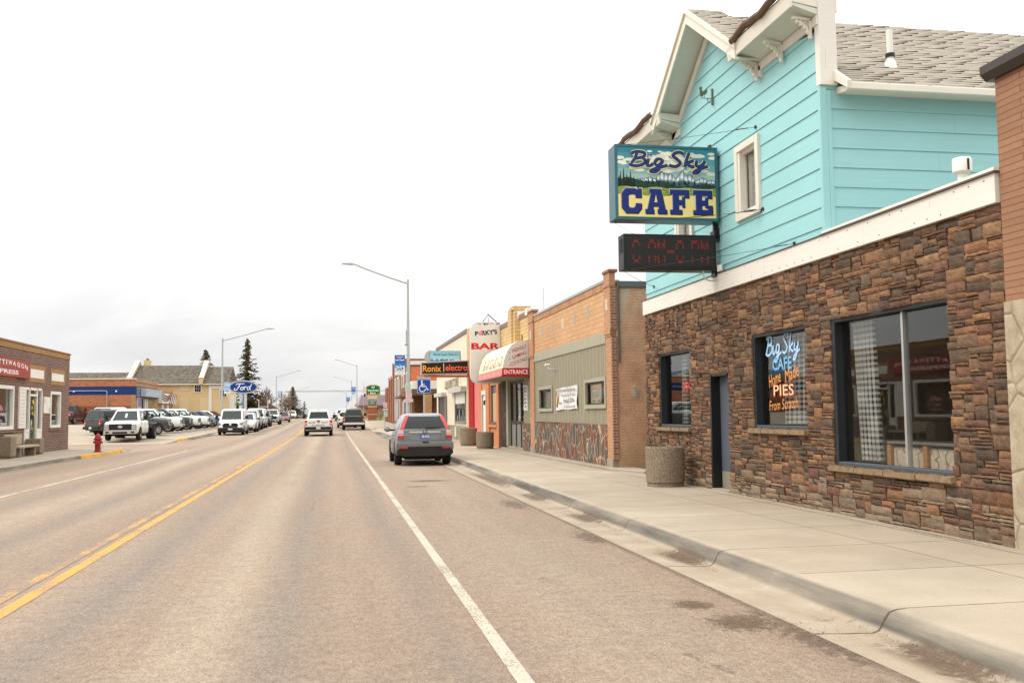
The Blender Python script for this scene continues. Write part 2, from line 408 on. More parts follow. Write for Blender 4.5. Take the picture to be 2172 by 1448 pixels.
def curb_mat():
    g = G('curb_concrete', .88, 0, .25); x, y, z = g.sep(g.pos()); n1 = g.noise(1.6, 6, .65); n2 = g.noise(150, 2, .7)
    c = g.mix(g.rng(n1, .3, .7), (.33, .28, .215), (.44, .375, .29))
    st = g.noise(1.1, 5, .6, g.scale(g.pos(), 1, .25, 4))
    def spot(cy, ry):
        q = g.math('POWER', g.math('DIVIDE', g.math('SUBTRACT', y, cy), ry), 2.0)
        return g.math('SUBTRACT', 1.2, g.math('ADD', g.math('MULTIPLY', q, .6), g.math('MULTIPLY', g.noise(8, 6, .75), 1.5)))
    sp = spot(10.7, .7)
    for q in ((5.9, .7), (24.5, 3.5), (15.0, .9), (19, 1.2)): sp = g.math('MAXIMUM', sp, spot(*q))
    sp = g.math('MULTIPLY', g.rng(sp, .1, .34, 0, .85), g.math('MULTIPLY', g.rng(x, 3.62, 3.80), g.rng(z, .06, .02)))
    hz = g.math('MULTIPLY', g.rng(z, .0, .03), g.rng(z, .15, .135))
    c = g.mix(g.math('MULTIPLY', hz, g.rng(st, .30, .58, .35, 1.0)), c, (.085, .078, .068))           # tyre scuffs on the kerb face
    lo = g.math('MULTIPLY', g.rng(z, .035, .0), g.rng(g.noise(1.3, 5, .65), .35, .6, .1, .6))
    c = g.mix(lo, c, (.29, .22, .155))                                                                # dried silt in the gutter
    c = g.mix(g.math('MULTIPLY', g.rng(z, .03, .0), g.rng(g.noise(1.7, 6, .68), .62, .70, 0, .8)), c, (.11, .07, .045))
    c = g.mix(sp, c, (.105, .07, .047))
    wob = g.math('MULTIPLY', g.math('SUBTRACT', g.noise(7, 3, .6), .5), .05)
    t = g.math('FRACT', g.math('ADD', g.math('DIVIDE', g.math('ADD', g.math('SUBTRACT', y, 6.80), wob), 3.26), .5))
    j = g.rng(g.math('MULTIPLY', g.math('ABSOLUTE', g.math('SUBTRACT', t, .5)), 3.26), .006, .02, 1, 0)
    c = g.mix(g.math('MULTIPLY', j, .9), c, (.07, .05, .035))
    c = g.mix(g.rng(n2, .3, .75), g.mix(1.0, c, (.84, .84, .83), 'MULTIPLY'), g.mix(1.0, c, (1.1, 1.1, 1.1), 'MULTIPLY'))
    g.col(c); g.bump(g.math('SUBTRACT', g.math('MULTIPLY', n2, .3), g.math('MULTIPLY', j, 2)), .4, .012); return g.m
def paint_mat(name, c, wear=.5, wob=0):
    g = G(name, .8, 0, .25); n = g.noise(42, 7, .85, g.scale(g.pos(), 1, .5, 1)); n2 = g.noise(1.1, 4, .6)
    k = g.rng(g.math('ADD', n, g.math('MULTIPLY', g.math('SUBTRACT', n2, .5), .5)), .62 - wear * .18, .68 - wear * .18 + .02)
    d = g.noise(200, 2, .7)
    base = g.mix(d, (.15, .115, .09), (.27, .21, .165))
    g.col(g.mix(k, g.mix(d, tuple(v * .85 for v in c), c), base)); return g.m
M_ASPH = asphalt_mat(); M_WALK = concrete_mat('sidewalk_concrete', joints=5.93); M_LOT = concrete_mat('lot_concrete', (.36, .31, .245), dirt=.4)
M_WALK2 = concrete_mat('old_sidewalk_concrete', (.36, .31, .25)); M_CURB = curb_mat()
def ground_mat():
    g = G('dry_prairie_ground', .95); n = g.noise(.2, 6, .6); c = g.mix(g.rng(n, .35, .65), (.15, .125, .07), (.22, .185, .12))
    g.col(c); return g.m
M_GND = ground_mat()

sheet('ground', 0, 0, -80, 3500, M_GND, -.10, xs=[-900, -300, -80, -40, -12, 0, 9, 40, 80, 300, 900])
sheet('road', -10.02, 3.50, -40, 420, M_ASPH, 0, nx=4)
sheet('side_street', -75, -9.9, 52.6, 63.2, M_ASPH, -.004, nx=4)
# gutter, kerb and pavement on the right
def extrude_profile(name, prof, y0, y1, mat, step=4, kind='structure', parent=None):
    ys = yrange(y0, y1); m = MB(); n = len(prof)
    m.add([(x, y, z + gzs(y)) for y in ys for x, z in prof], [(j*n+i, j*n+i+1, (j+1)*n+i+1, (j+1)*n+i) for j in range(len(ys)-1) for i in range(n-1)])
    o = m.build(name, mat, parent, fix=False, smooth=40)
    if kind: o['kind'] = kind
    return o
extrude_profile('kerb_and_gutter', [(3.40, -.03), (3.485, .004), (3.75, -.008), (3.93, -.012), (3.98, .0), (4.01, .03), (4.04, .09), (4.075, .13), (4.13, .148), (4.20, .152)], -40, 330, M_CURB)
extrude_profile('sidewalk', [(4.20, .1515), (5.0, .152), (6.9, .155), (7.6, .155)], -40, 330, M_WALK)
# left side: kerb with a yellow-painted nose at the side street, pavement
def strip_along(name, pts, prof, mat):
    """profile (offset to the left of travel, z) swept along ground points"""
    m = MB(); n = len(prof); P = [Vector(p) for p in pts]
    for i, p in enumerate(P):
        d = (P[min(i+1, len(P)-1)] - P[max(i-1, 0)]).normalized(); nn = Vector((-d.y, d.x))
        for o_, z in prof: q = p + nn * o_; m.v.append((q.x, q.y, z + gzs(q.y)))
    for j in range(len(P)-1):
        for i in range(n-1): m.f.append([j*n+i, j*n+i+1, (j+1)*n+i+1, (j+1)*n+i]); m.mi.append(0); m.fc.append(None)
    o = m.build(name, mat, fix=True, smooth=40); o['kind'] = 'structure'; return o
KP = [(-.52, .004), (-.18, -.004), (-.06, .0), (-.03, .06), (.0, .13), (.06, .148), (.15, .150)]
left_line = [(-10.0, y) for y in (-40, 0, 20, 30, 36, 40, 42.2)]
nose = [(-10.0, 42.2), (-9.85, 44), (-9.75, 46), (-9.75, 48), (-9.85, 49.6), (-10.15, 50.9), (-10.8, 52.0), (-11.8, 52.5)]
M_YCURB = paint_mat('yellow_kerb_paint', (.62, .33, .05), .55); M_YEL = paint_mat('yellow_line_paint', (.57, .30, .065), .62)
M_YEL2 = paint_mat('worn_yellow_line_paint', (.55, .30, .075), 1.05); M_WHT = paint_mat('white_line_paint', (.47, .43, .35), .62)
M_WHT2 = paint_mat('left_white_line_paint', (.50, .46, .38), .55)
strip_along('kerb', left_line, KP, M_CURB)
strip_along('kerb', nose[:5] , KP[2:], M_YCURB); strip_along('kerb', nose[:5], KP[:3], M_CURB); strip_along('kerb', nose[4:] + [(-40, 52.5)], KP, M_CURB)
m = MB(); pv = [(-60, -40), (-10.15, -40), (-10.15, 42.2), (-10.0, 44), (-9.9, 46), (-9.9, 48), (-10.0, 49.5), (-10.3, 50.8), (-10.9, 51.9), (-11.8, 52.35), (-60, 52.35)]
m.add([(x, y, .15) for x, y in pv], [list(range(len(pv)))]); o = m.build('sidewalk', M_WALK2, fix=False); o['kind'] = 'structure'
# forecourt of the dealership beyond the side street
sheet('parking_lot', -80, -10.1, 63.0, 205, M_LOT, .006, xs=[-80, -50, -33.5, -28, -24, -20, -17, -14.5, -12.5, -11.2, -10.12], zf=lotz)
strip_along('kerb', [(-10.0, 66.8), (-10.0, 71.6)], KP[2:], M_YCURB); strip_along('kerb', [(-10.0, 66.8), (-10.0, 71.6)], KP[:3], M_CURB)
strip_along('kerb', [(-10.0, 71.6), (-10.0, 90), (-10.0, 140), (-10.0, 200), (-10.0, 330)], KP, M_CURB)
sheet('kerb_paint', -45, -14.0, 63.02, 63.30, M_YCURB, .012, nx=12, zf=lotz); sheet('kerb_paint', -11.6, -10.5, 65.2, 65.7, M_YCURB, .012, nx=3, zf=lotz)
# lane lines (4 mm above the asphalt)
def line(name, xc, w, y0, y1, mat, dx=0):
    s = sheet(name, xc - w / 2, xc + w / 2, y0, y1, mat, .004); return s
line('lane_marking', -2.75, .135, -20, 262, M_YEL); line('lane_marking', -2.965, .12, -20, 262, M_YEL2)
line('lane_marking', 1.16, .105, -20, 88, M_WHT); line('lane_marking', 1.16, .105, 96, 260, M_WHT)
line('lane_marking', -6.88, .10, -20, 49.5, M_WHT2); line('lane_marking', -6.88, .10, 76, 250, M_WHT2)
# raised slab in front of the bar
m = MB(); m.prism([(7.3, 22.6), (6.92, 23.9), (6.78, 28), (6.74, 33), (6.74, 38), (6.9, 40.6), (7.6, 42.2), (7.6, 22.6)], .10, .225, 'z')
o = m.build('bar_step', M_WALK2, bevel=.02); o['kind'] = 'structure'; o.name = 'entrance_slab'

# drifts of grit and dried mud along the gutter and in the parking lane
def grit(name, cx, cy, rx, ry, n, seed, z=.004):
    r = random.Random(seed); m = MB()
    for k in range(n):
        x, y = cx + r.gauss(0, rx * .5), cy + r.gauss(0, ry * .5) ; s = r.uniform(.0015, .005) * (1.8 if r.random() < .08 else 1)
        a = r.uniform(0, 6.28); p = [(x + s * math.cos(a + q) * r.uniform(.6, 1.3), y + s * math.sin(a + q) * r.uniform(.6, 1.3)) for q in (0, 1.6, 3.1, 4.7)]
        zz_ = z + gzs(y); m.add([(u, v, zz_) for u, v in p] + [(x, y, zz_ + s * .7)], [(0, 1, 4), (1, 2, 4), (2, 3, 4), (3, 0, 4)])
    o = m.build(name, M_GRIT, fix=False); o['kind'] = 'stuff'; o['label'] = 'dark grit and dried mud lying on the street'; o['category'] = 'dirt'; return o
M_GRIT = simple('dark_grit', (.17, .12, .08), .95, 0, .5, 30)
grit('dirt', 3.86, 10.6, .13, .75, 2600, 1); grit('dirt', 3.90, 6.0, .12, .9, 1500, 2); grit('dirt', 3.0, 8.05, .14, .16, 1300, 3); grit('dirt', 3.12, 7.3, .26, .22, 2400, 4); grit('dirt', 3.35, 6.9, .3, .5, 500, 5)
grit('dirt', 2.3, 24.2, .5, .35, 1500, 6, .006); grit('dirt', 3.75, 24.5, .22, 3.2, 2600, 7); grit('dirt', 3.3, 12.6, .18, .9, 600, 8); grit('dirt', -.85, 7.5, .5, 3.2, 260, 9, .006); grit('dirt', 1.9, 9, 1.2, 5, 350, 10, .006); grit('dirt', 3.88, 15, .1, 4, 1500, 11)
grit('dirt', 3.42, 10, .04, 6, 1600, 12); grit('dirt', 6.95, 10.5, .05, 1.0, 900, 13, .156)
# ------------------------------------------------------------------ shared materials
def brick_mat(name, c1, c2, mortar, bw=.2, bh=.0677, ms=.010, var=.5, bumpd=.6, off=.5, rough=.85, soldier=False, stain=None, c3=None):
    g = G(name, rough, 0, .25); u, z = g.wall()
    br = g.n('ShaderNodeTexBrick'); br.offset = off
    g.L(g.comb(z, u) if soldier else g.comb(u, z), br.inputs['Vector'])
    for k, v in (('Scale', 1.0), ('Mortar Size', ms), ('Mortar Smooth', .3), ('Bias', 0.0), ('Brick Width', bw), ('Row Height', bh)): br.inputs[k].default_value = v
    br.inputs['Color1'].default_value = (0, 0, 0, 1); br.inputs['Color2'].default_value = (1, 1, 1, 1); br.inputs['Mortar'].default_value = (.5, .5, .5, 1)
    t = g.n('ShaderNodeSeparateColor'); g.L(br.outputs['Color'], t.inputs[0])
    c = g.mix(t.outputs[0], c1, c2)
    if c3: c = g.mix(g.rng(t.outputs[0], .82, .86), c, c3)
    n = g.noise(22, 4, .6); c = g.mix(g.rng(n, .3, .7, 0, .35), c, g.mix(1.0, c, (.7, .7, .7), 'MULTIPLY'))
    c = g.mix(br.outputs['Fac'], c, mortar)
    big = g.noise(.45, 6, .62); c = g.mix(g.rng(big, .4, .75, 0, .4), c, g.mix(1.0, c, (.66, .62, .58), 'MULTIPLY'))
    if stain: c = g.mix(g.rng(g.noise(.9, 6, .7, g.scale(g.pos(), 1, 1, .25)), .5, .66, 0, .75), c, stain)
    g.col(c); g.bump(g.math('SUBTRACT', g.math('MULTIPLY', n, .35), br.outputs['Fac']), bumpd, .01); return g.m
def glass_mat(name='window_glass', tint=(.90, .91, .90), k=.8, base=.005):
    g = G(name); nt = g.nt; nt.nodes.remove(g.b)
    out = [n for n in nt.nodes if n.type == 'OUTPUT_MATERIAL'][0]
    tr = g.n('ShaderNodeBsdfTransparent'); tr.inputs[0].default_value = (*tint, 1)
    gl = g.n('ShaderNodeBsdfGlossy'); gl.inputs['Roughness'].default_value = .015; gl.inputs[0].default_value = (.95, .97, .97, 1)
    fr = g.n('ShaderNodeFresnel'); g.L(g.math('SUBTRACT', 1.5, g.math('MULTIPLY', g.n('ShaderNodeNewGeometry').outputs['Backfacing'], 1.5 - 1 / 1.5)), fr.inputs[0])
    bp = g.n('ShaderNodeBump'); bp.inputs['Strength'].default_value = .05; bp.inputs['Distance'].default_value = .01
    g.L(g.noise(1.2, 2, .5), bp.inputs['Height']); g.L(bp.outputs[0], gl.inputs['Normal'])
    f = g.math('ADD', g.math('MULTIPLY', fr.outputs[0], k), base, clamp=True)
    mx = g.n('ShaderNodeMixShader'); g.L(f, mx.inputs[0]); g.L(tr.outputs[0], mx.inputs[1]); g.L(gl.outputs[0], mx.inputs[2]); g.L(mx.outputs[0], out.inputs[0])
    return g.m
M_GLASS = glass_mat(); M_CARGLASS = glass_mat('car_glass', (.22, .26, .25), 1.3, .05)
M_TINT = simple('privacy_glass', (.012, .013, .014), .06, 0, 0, spec=.4)
M_WHITE = simple('white_paint', (.74, .72, .66), .55, 0, .07, 2, .1)
M_TRIM = simple('cream_trim_paint', (.70, .67, .58), .55, 0, .1, 3, .15)
M_BLACK = simple('black_paint', (.010, .010, .011), .4, 0, .2)
M_DARK = simple('dark_interior', (.05, .04, .032), .9, 0, .3, 1.2)
M_GALV = simple('galvanised_steel', (.40, .43, .43), .5, .15, .1, 2)
M_ALU = simple('brushed_aluminium', (.58, .58, .57), .35, .8, .08, 3)
M_RUST = simple('rusty_metal', (.13, .055, .025), .8, .2, .4, 6)
M_AGG = None
def agg_mat():
    g = G('exposed_aggregate', .9, 0, .25); v = g.n('ShaderNodeTexVoronoi'); v.inputs['Scale'].default_value = 75; g.L(g.obj(), v.inputs['Vector'])
    t = g.n('ShaderNodeSeparateColor'); g.L(v.outputs['Color'], t.inputs[0])
    c = g.mix(t.outputs[0], (.115, .085, .058), (.43, .325, .225)); c = g.mix(g.rng(t.outputs[1], .8, .85), c, (.5, .44, .36))
    c = g.mix(g.rng(v.outputs['Distance'], .35, .6), c, (.22, .17, .12))
    n = g.noise(2, 5, .6, g.obj()); c = g.mix(g.rng(n, .4, .7, 0, .4), c, g.mix(1.0, c, (.6, .58, .55), 'MULTIPLY'))
    g.col(c); g.bump(v.outputs['Distance'], .8, -.01); return g.m
M_AGG = agg_mat()

# ------------------------------------------------------------------ the cafe
def stone_mat():
    g = G('ledge_stone', .9, 0, .2); a = g.n('ShaderNodeAttribute', attribute_name='Col')
    n = g.noise(9, 6, .68, g.pos(), .4); n2 = g.noise(60, 5, .7)
    c = g.mix(g.rng(n, .25, .75), g.mix(1.0, a.outputs['Color'], (.62, .6, .6), 'MULTIPLY'), g.mix(1.0, a.outputs['Color'], (1.45, 1.38, 1.25), 'MULTIPLY'))
    c = g.mix(g.rng(g.noise(3.3, 5, .65), .52, .68, 0, .25), c, (.23, .14, .085)); z_w = g.sep(g.pos())[2]; c = g.mix(g.math('MULTIPLY', g.rng(z_w, .42, .14), g.rng(g.noise(2.5, 5, .65), .35, .6, .1, .7)), c, (.27, .215, .155))
    c = g.mix(g.rng(n2, .3, .7), g.mix(1.0, c, (.8, .8, .8), 'MULTIPLY'), g.mix(1.0, c, (1.15, 1.15, 1.15), 'MULTIPLY'))
    g.col(c); g.bump(g.math('ADD', g.math('MULTIPLY', n, 1.6), n2), .75, .012); return g.m
M_STONE = stone_mat(); M_MORTAR = simple('dark_mortar', (.045, .033, .025), .95, 0, .3, 8)
def stone_wall(y0, y1, z0, z1, xf, holes, name, parent, seed=3):
    rnd = random.Random(seed); cw, ch = .060, .0405
    ny, nz_ = int(round((y1 - y0) / cw)), int(round((z1 - z0) / ch)); cw = (y1 - y0) / ny; ch = (z1 - z0) / nz_
    occ = [[False] * nz_ for _ in range(ny)]
    for (a, b, c, d) in holes:
        for i in range(ny):
            for j in range(nz_):
                yc, zc = y0 + (i + .5) * cw, z0 + (j + .5) * ch
                if a < yc < b and c < zc < d: occ[i][j] = True
    pal = [(.145, .095, .062), (.18, .112, .068), (.225, .135, .078), (.105, .078, .060), (.098, .074, .058), (.155, .088, .062),
           (.135, .080, .058), (.24, .152, .09), (.20, .128, .080), (.135, .10, .072), (.165, .112, .076), (.22, .122, .070)]
    m = MB(); cells = [(i, j) for j in range(nz_) for i in range(ny)]
    for (i, j) in cells:
        if occ[i][j]: continue
        w = rnd.choice([3, 3, 4, 4, 5, 5, 6, 7, 8]); h = rnd.choice([1, 1, 1, 2, 2, 2, 2, 3, 3, 4])
        if h == 1: w = max(w, 4)
        if h >= 3: w = max(w, 4)
        ww = 0
        while ww < w and i + ww < ny and not occ[i + ww][j]: ww += 1
        if i + ww < ny and not occ[i + ww][j] and (i + ww + 1 >= ny or occ[i + ww + 1][j]): ww += 1
        hh = 1
        while hh < h and j + hh < nz_ and all(not occ[i + k][j + hh] for k in range(ww)): hh += 1
        for a in range(ww):
            for b in range(hh): occ[i + a][j + b] = True
        gap = .0028; a0, a1 = y0 + i * cw + gap, y0 + (i + ww) * cw - gap; b0, b1 = z0 + j * ch + gap, z0 + (j + hh) * ch - gap
        c = rnd.choice(pal); k = rnd.uniform(.80, 1.16)
        if b0 < z0 + .45 and rnd.random() < .4: c = rnd.choice([(.235, .185, .13), (.20, .165, .125), (.22, .165, .115)])
        m.c = (c[0] * k * 1.03, c[1] * k * .99, c[2] * k * 1.0)
        depth = rnd.uniform(.0, .034); gu = max(2, int((a1 - a0) / .055)) + 1; gv = max(2, int((b1 - b0) / .05)) + 1
        tl = rnd.uniform(-.012, .012); tv = rnd.uniform(-.020, .006); vs = []; jy = [rnd.uniform(-.006, .006) for _ in range(4)]
        for q in range(gv + 1):
            for p in range(gu + 1):
                s, t = p / gu, q / gv; e = (p in (0, gu)) or (q in (0, gv))
                yy = a0 + (a1 - a0) * s + (0 if e and False else rnd.uniform(-.003, .003)) * (0 if p in (0, gu) else 1) + jy[0] * (1-t) * (1-s) + jy[1] * t * (1-s) * -1
                zz_ = b0 + (b1 - b0) * t + rnd.uniform(-.0035, .0035) * (1 if q in (0, gv) else .6) + jy[2] * s * (.5 - t)
                x = xf + .012 - depth + tl * (s - .5) + tv * (t - .5) + rnd.uniform(-.004, .004)
                if e: x += .014
                vs.append((x, yy, zz_))
        o = gu + 1; fs = [(q*o+p, q*o+p+1, (q+1)*o+p+1, (q+1)*o+p) for q in range(gv) for p in range(gu)]
        base = len(vs); rim = [p for p in range(o)] + [q*o+gu for q in range(1, gv+1)] + [gv*o+p for p in range(gu-1, -1, -1)] + [q*o for q in range(gv-1, 0, -1)]
        for r in rim: vs.append((xf + .075, vs[r][1], vs[r][2]))
        L = len(rim); fs += [(rim[k], base + k, base + (k+1) % L, rim[(k+1) % L]) for k in range(L)]
        m.add(vs, fs)
    return m.build(name, M_STONE, parent, fix=True, colors=True)
def siding_mat(name, c):
    g = G(name, .6, 0, .3); x, y, z = g.sep(g.pos())
    u, zz_ = g.wall(); n = g.noise(14, 5, .6, g.comb(g.math('MULTIPLY', u, .07), g.math('MULTIPLY', zz_, 2.2)))
    n2 = g.noise(.7, 5, .6)
    cc = g.mix(g.rng(n, .3, .7), tuple(v * .95 for v in c), tuple(min(1, v * 1.04) for v in c))
    cc = g.mix(g.rng(n2, .45, .7, 0, .3), cc, tuple(v * .88 for v in c)); 
    cc = g.mix(g.rng(g.noise(5, 6, .7), .70, .78, 0, .35), cc, (.42, .48, .44))
    row = g.math('FLOOR', g.math('DIVIDE', g.math('SUBTRACT', zz_, 4.02), .2935)); wn2 = g.n('ShaderNodeTexWhiteNoise', noise_dimensions='1D'); g.L(row, wn2.inputs['W'])
    jt = g.math('FRACT', g.math('ADD', g.math('DIVIDE', u, 3.6), wn2.outputs[0])); jl = g.rng(g.math('ABSOLUTE', g.math('SUBTRACT', jt, .5)), .0006, .0012, .45, 0)
    cc = g.mix(jl, cc, tuple(v * .35 for v in c)); g.col(cc); g.bump(n, .25, .008); return g.m
M_TURQ = siding_mat('turquoise_siding', (.30, .575, .59)); M_WTRIM = siding_mat('white_painted_wood', (.72, .69, .63))
M_SOFFIT = siding_mat('pale_soffit_paint', (.60, .64, .57))
def shingle_mat():
    g = G('asphalt_shingle', .95, 0, .2); a = g.n('ShaderNodeAttribute', attribute_name='Col'); n = g.noise(120, 3, .7); n2 = g.noise(1.2, 6, .65)
    c = g.mix(g.rng(n, .3, .7), g.mix(1.0, a.outputs['Color'], (.75, .74, .72), 'MULTIPLY'), g.mix(1.0, a.outputs['Color'], (1.2, 1.2, 1.2), 'MULTIPLY'))
    c = g.mix(g.rng(n2, .45, .7, 0, .4), c, (.21, .185, .15)); g.col(c); g.bump(n, .4, .006); return g.m
M_SHIN = shingle_mat()
def shingle_slope(name, parent, p0, along, up, La, Lu, row=.150, tab=.33, seed=1, clip=None):
    """p0 lower corner; along/up unit vectors in the slope plane; tabs with lifted, curled butts"""
    rnd = random.Random(seed); m = MB(); p0 = Vector(p0); along = Vector(along).normalized(); up = Vector(up).normalized(); nn = along.cross(up).normalized()
    if nn.z < 0: nn = -nn
    nr = int(Lu / row) + 1; wave = [rnd.uniform(-1, 1) for _ in range(400)]
    for r in range(nr):
        u0 = r * row; u1 = min(Lu, u0 + row * 1.12); offs = (r % 2) * tab / 2 + rnd.uniform(-.03, .03); k = -1
        while True:
            a0 = offs + k * tab; k += 1
            if a0 > La: break
            a1 = min(La, a0 + tab - .004); a0 = max(0, a0)
            if a1 - a0 < .03: continue
            if clip and not clip((a0 + a1) / 2, u0): continue
            l0, l1 = rnd.uniform(.004, .009), rnd.uniform(.010, .026) if rnd.random() < .7 else rnd.uniform(.004, .012)
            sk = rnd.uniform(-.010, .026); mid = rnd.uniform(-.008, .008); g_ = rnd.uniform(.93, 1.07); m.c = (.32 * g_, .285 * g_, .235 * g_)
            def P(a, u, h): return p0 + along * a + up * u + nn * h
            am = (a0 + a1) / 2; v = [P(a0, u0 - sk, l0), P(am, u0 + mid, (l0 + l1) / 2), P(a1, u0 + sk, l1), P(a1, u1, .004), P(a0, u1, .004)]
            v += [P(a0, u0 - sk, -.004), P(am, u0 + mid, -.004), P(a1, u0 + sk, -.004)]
            m.add(v[:5], [(0, 1, 2, 3, 4)]); m.c = (.06, .05, .042); m.add([v[5], v[6], v[1], v[0], v[7], v[2]], [(0, 1, 2, 3), (1, 4, 5, 2)])  # butt faces coloured dark: shadow lines between the rows painted in
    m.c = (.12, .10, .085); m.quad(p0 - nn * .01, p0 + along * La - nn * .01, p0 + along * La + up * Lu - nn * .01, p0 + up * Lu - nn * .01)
    return m.build(name, M_SHIN, parent, fix=False, colors=True)

W = 7.08
cafe = emp('cafe_building', (W, 15.5, .15), 'two-storey cafe with turquoise lap siding above a brown ledge-stone ground floor', 'building')
HOLES = [(10.33, 13.12, .84, 2.93), (13.87, 15.85, 1.33, 2.92), (18.82, 20.77, 1.30, 2.89), (16.89, 17.72, .0, 2.32)]
sw = stone_wall(9.33, 21.65, .12, 3.86, W, HOLES, 'stone_wall', cafe)
# backing wall with real openings
m = MB(); ys = sorted({9.33, 21.65} | {h[0] for h in HOLES} | {h[1] for h in HOLES})
for a, b in zip(ys, ys[1:]):
    hs = [h for h in HOLES if h[0] <= a and h[1] >= b]
    zs = [0.0] + [v for h in hs for v in (h[2], h[3])] + [3.88]
    for i in range(0, len(zs), 2):
        if zs[i+1] - zs[i] > .01: m.box(W + .03, W + .24, a, b, zs[i], zs[i+1])
m.box(W + .24, 14, 21.40, 21.63, 0, 4.05); m.box(W + .24, 14, 9.36, 9.5, 0, 4.0); m.box(13.8, 14, 9.5, 21.4, 0, 4.0)
m.build('mortar_backing', M_MORTAR, cafe)
B('interior_floor', simple('cafe_floor', (.12, .09, .07), .6), cafe, (W + .24, 12.4, 9.5, 21.4, .10, .16))
B('interior_wall', simple('cafe_plaster', (.20, .165, .13), .9, 0, .15, 1), cafe, (11.2, 11.35, 9.5, 21.4, .16, 3.3), (W + .25, 11.2, 13.35, 13.45, .16, 3.3), (W + .25, 11.2, 16.35, 16.45, .16, 3.3), (W+.25, 11.2, 18.2, 18.3, .16, 3.3))
B('interior_ceiling', simple('cafe_ceiling', (.22, .2, .17), .9), cafe, (W + .24, 13.8, 9.5, 21.4, 3.3, 3.36))
B('flat_roof', simple('flat_roof_membrane', (.35, .34, .32), .9), cafe, (W + .03, 13.8, 9.5, 13.4, 4.02, 4.08))
# fascia board and coping
B('fascia_board', M_WTRIM, cafe, (W - .055, W + .03, 9.33, 15.1, 3.84, 4.165), (W - .058, W + .03, 15.103, 21.58, 3.84, 4.165), bevel=.004)
B('fascia_coping', simple('brown_drip_edge', (.09, .065, .05), .6), cafe, (W - .085, W + .12, 9.30, 13.14, 4.165, 4.185), (W - .075, W + .02, 13.14, 21.68, 4.165, 4.178))
B('coping_flashing', M_WTRIM, cafe, (W - .07, W + .14, 9.31, 13.12, 4.185, 4.225))
rnd = random.Random(9); nl = None
for i in range(46):
    if nl is None: m = MB(); m.lathe([(0, -.004), (.008, -.004), (.008, .0)], (0, 0, 0), 8, 'x'); nl = m.build('nail', M_RUST, cafe, local=True); q = nl
    else: q = nl.copy(); COL.objects.link(q)
    q.location = Vector((W - .0565, 9.5 + i * .265, rnd.choice([3.90, 4.11]))) - Vector(cafe.location)
# windows
M_CHAR = simple('charcoal_window_paint', (.017, .020, .024), .55, 0, .3, 6, .2); M_BLUEGREY = simple('grey_blue_sill_paint', (.06, .072, .085), .6, 0, .25, 8, .2)
def shop_window(y0, y1, z0, z1, mull=None, sillmat=M_STONE, ob=.13):
    f = MB(); x0, x1 = W + ob - .03, W + ob + .07
    f.box(W + .03, x1, y1 - .10, y1, z0, z1); f.box(W + ob + .01, x1, y0, y0 + .025, z0, z1); f.box(W + .03, x1, y0 + .025, y1 - .1, z1 - .05, z1)
    fr = f.build('window', M_CHAR, cafe, bevel=.004)
    B('sill', M_BLUEGREY, fr, (W + .02, x1 + .0, y0 + .025, y1 - .10, z0, z0 + .055), bevel=.01)
    B('glass', M_GLASS, fr, (W + ob + .02, W + ob + .026, y0 + .05, y1 - .1, z0 + .07, z1 - .05))
    if mull: B('mullion', M_ALU, fr, (W + ob - .02, W + ob + .06, mull - .022, mull + .022, z0 + .07, z1 - .05), bevel=.004)
    s = MB(); rnd = random.Random(int(y0 * 10)); n = 4; s.c = (.27, .20, .13)
    for i in range(n):
        a, b = y0 - .03 + (y1 - y0 + .08) * i / n, y0 - .03 + (y1 - y0 + .08) * (i + 1) / n
        e = rnd.uniform(-.008, .008); s.box(W - .075 + e, W + .03, a, b, z0 - .085 + e * .4, z0 - .004)
    o = s.build('stone_sill', M_STONE, fr, bevel=.012, seg=2)
    ca = o.data.color_attributes.new('Col', 'FLOAT_COLOR', 'CORNER')
    for d in ca.data: d.color = (.26, .19, .12, 1)
    return fr
w1 = shop_window(10.33, 13.12, .84, 2.93, 11.46); w2 = shop_window(13.87, 15.85, 1.33, 2.92); w3 = shop_window(18.82, 20.77, 1.30, 2.89)
# gingham curtains
def gingham():
    g = G('gingham_cloth', .9, 0, .1); a = g.n('ShaderNodeUVMap'); u, v, _ = g.sep(a.outputs[0])
    def chk(t): return g.math('GREATER_THAN', g.math('FRACT', g.math('MULTIPLY', t, 1 / .082)), .5)
    s = g.math('ADD', chk(u), chk(v)); c = g.mix(g.math('MULTIPLY', s, .5), (.58, .57, .55), (.012, .012, .013)); g.col(c)
    g.b.inputs['Transmission Weight'].default_value = 0; return g.m
M_GING = gingham()
def curtain(y0, y1, z0, z1, x, parent, waves=9, taper=0.0, seed=1, top_y0=None, top_y1=None):
    rnd = random.Random(seed); n = waves * 8; vs = []; uv = []; nz_ = 12; amp = .055
    for j in range(nz_ + 1):
        t = j / nz_; a0 = y0 * (1 - t) + (top_y0 if top_y0 is not None else y0) * t; a1 = y1 * (1 - t) + (top_y1 if top_y1 is not None else y1) * t
        for i in range(n + 1):
            s = i / n; ph = s * waves * 2 * math.pi
            vs.append((x + amp * (1 - .4 * t) * math.sin(ph + .4 * math.sin(3 * t + i * .05)), a0 + (a1 - a0) * s + .012 * math.sin(ph * 2), z0 + (z1 - z0) * t + (.012 * math.sin(ph) if j == 0 else 0)))
            uv.append((s * (y1 - y0) * 1.7, t * (z1 - z0)))
    o_ = n + 1; fs = [(j*o_+i, j*o_+i+1, (j+1)*o_+i+1, (j+1)*o_+i) for j in range(nz_) for i in range(n)]
    m = MB(); m.add(vs, fs); o = m.build('gingham_curtain', M_GING, None, fix=False, smooth=180)
    ul = o.data.uv_layers.new(name='UVMap')
    for l in o.data.loops: ul.data[l.index].uv = uv[l.vertex_index]
    return o
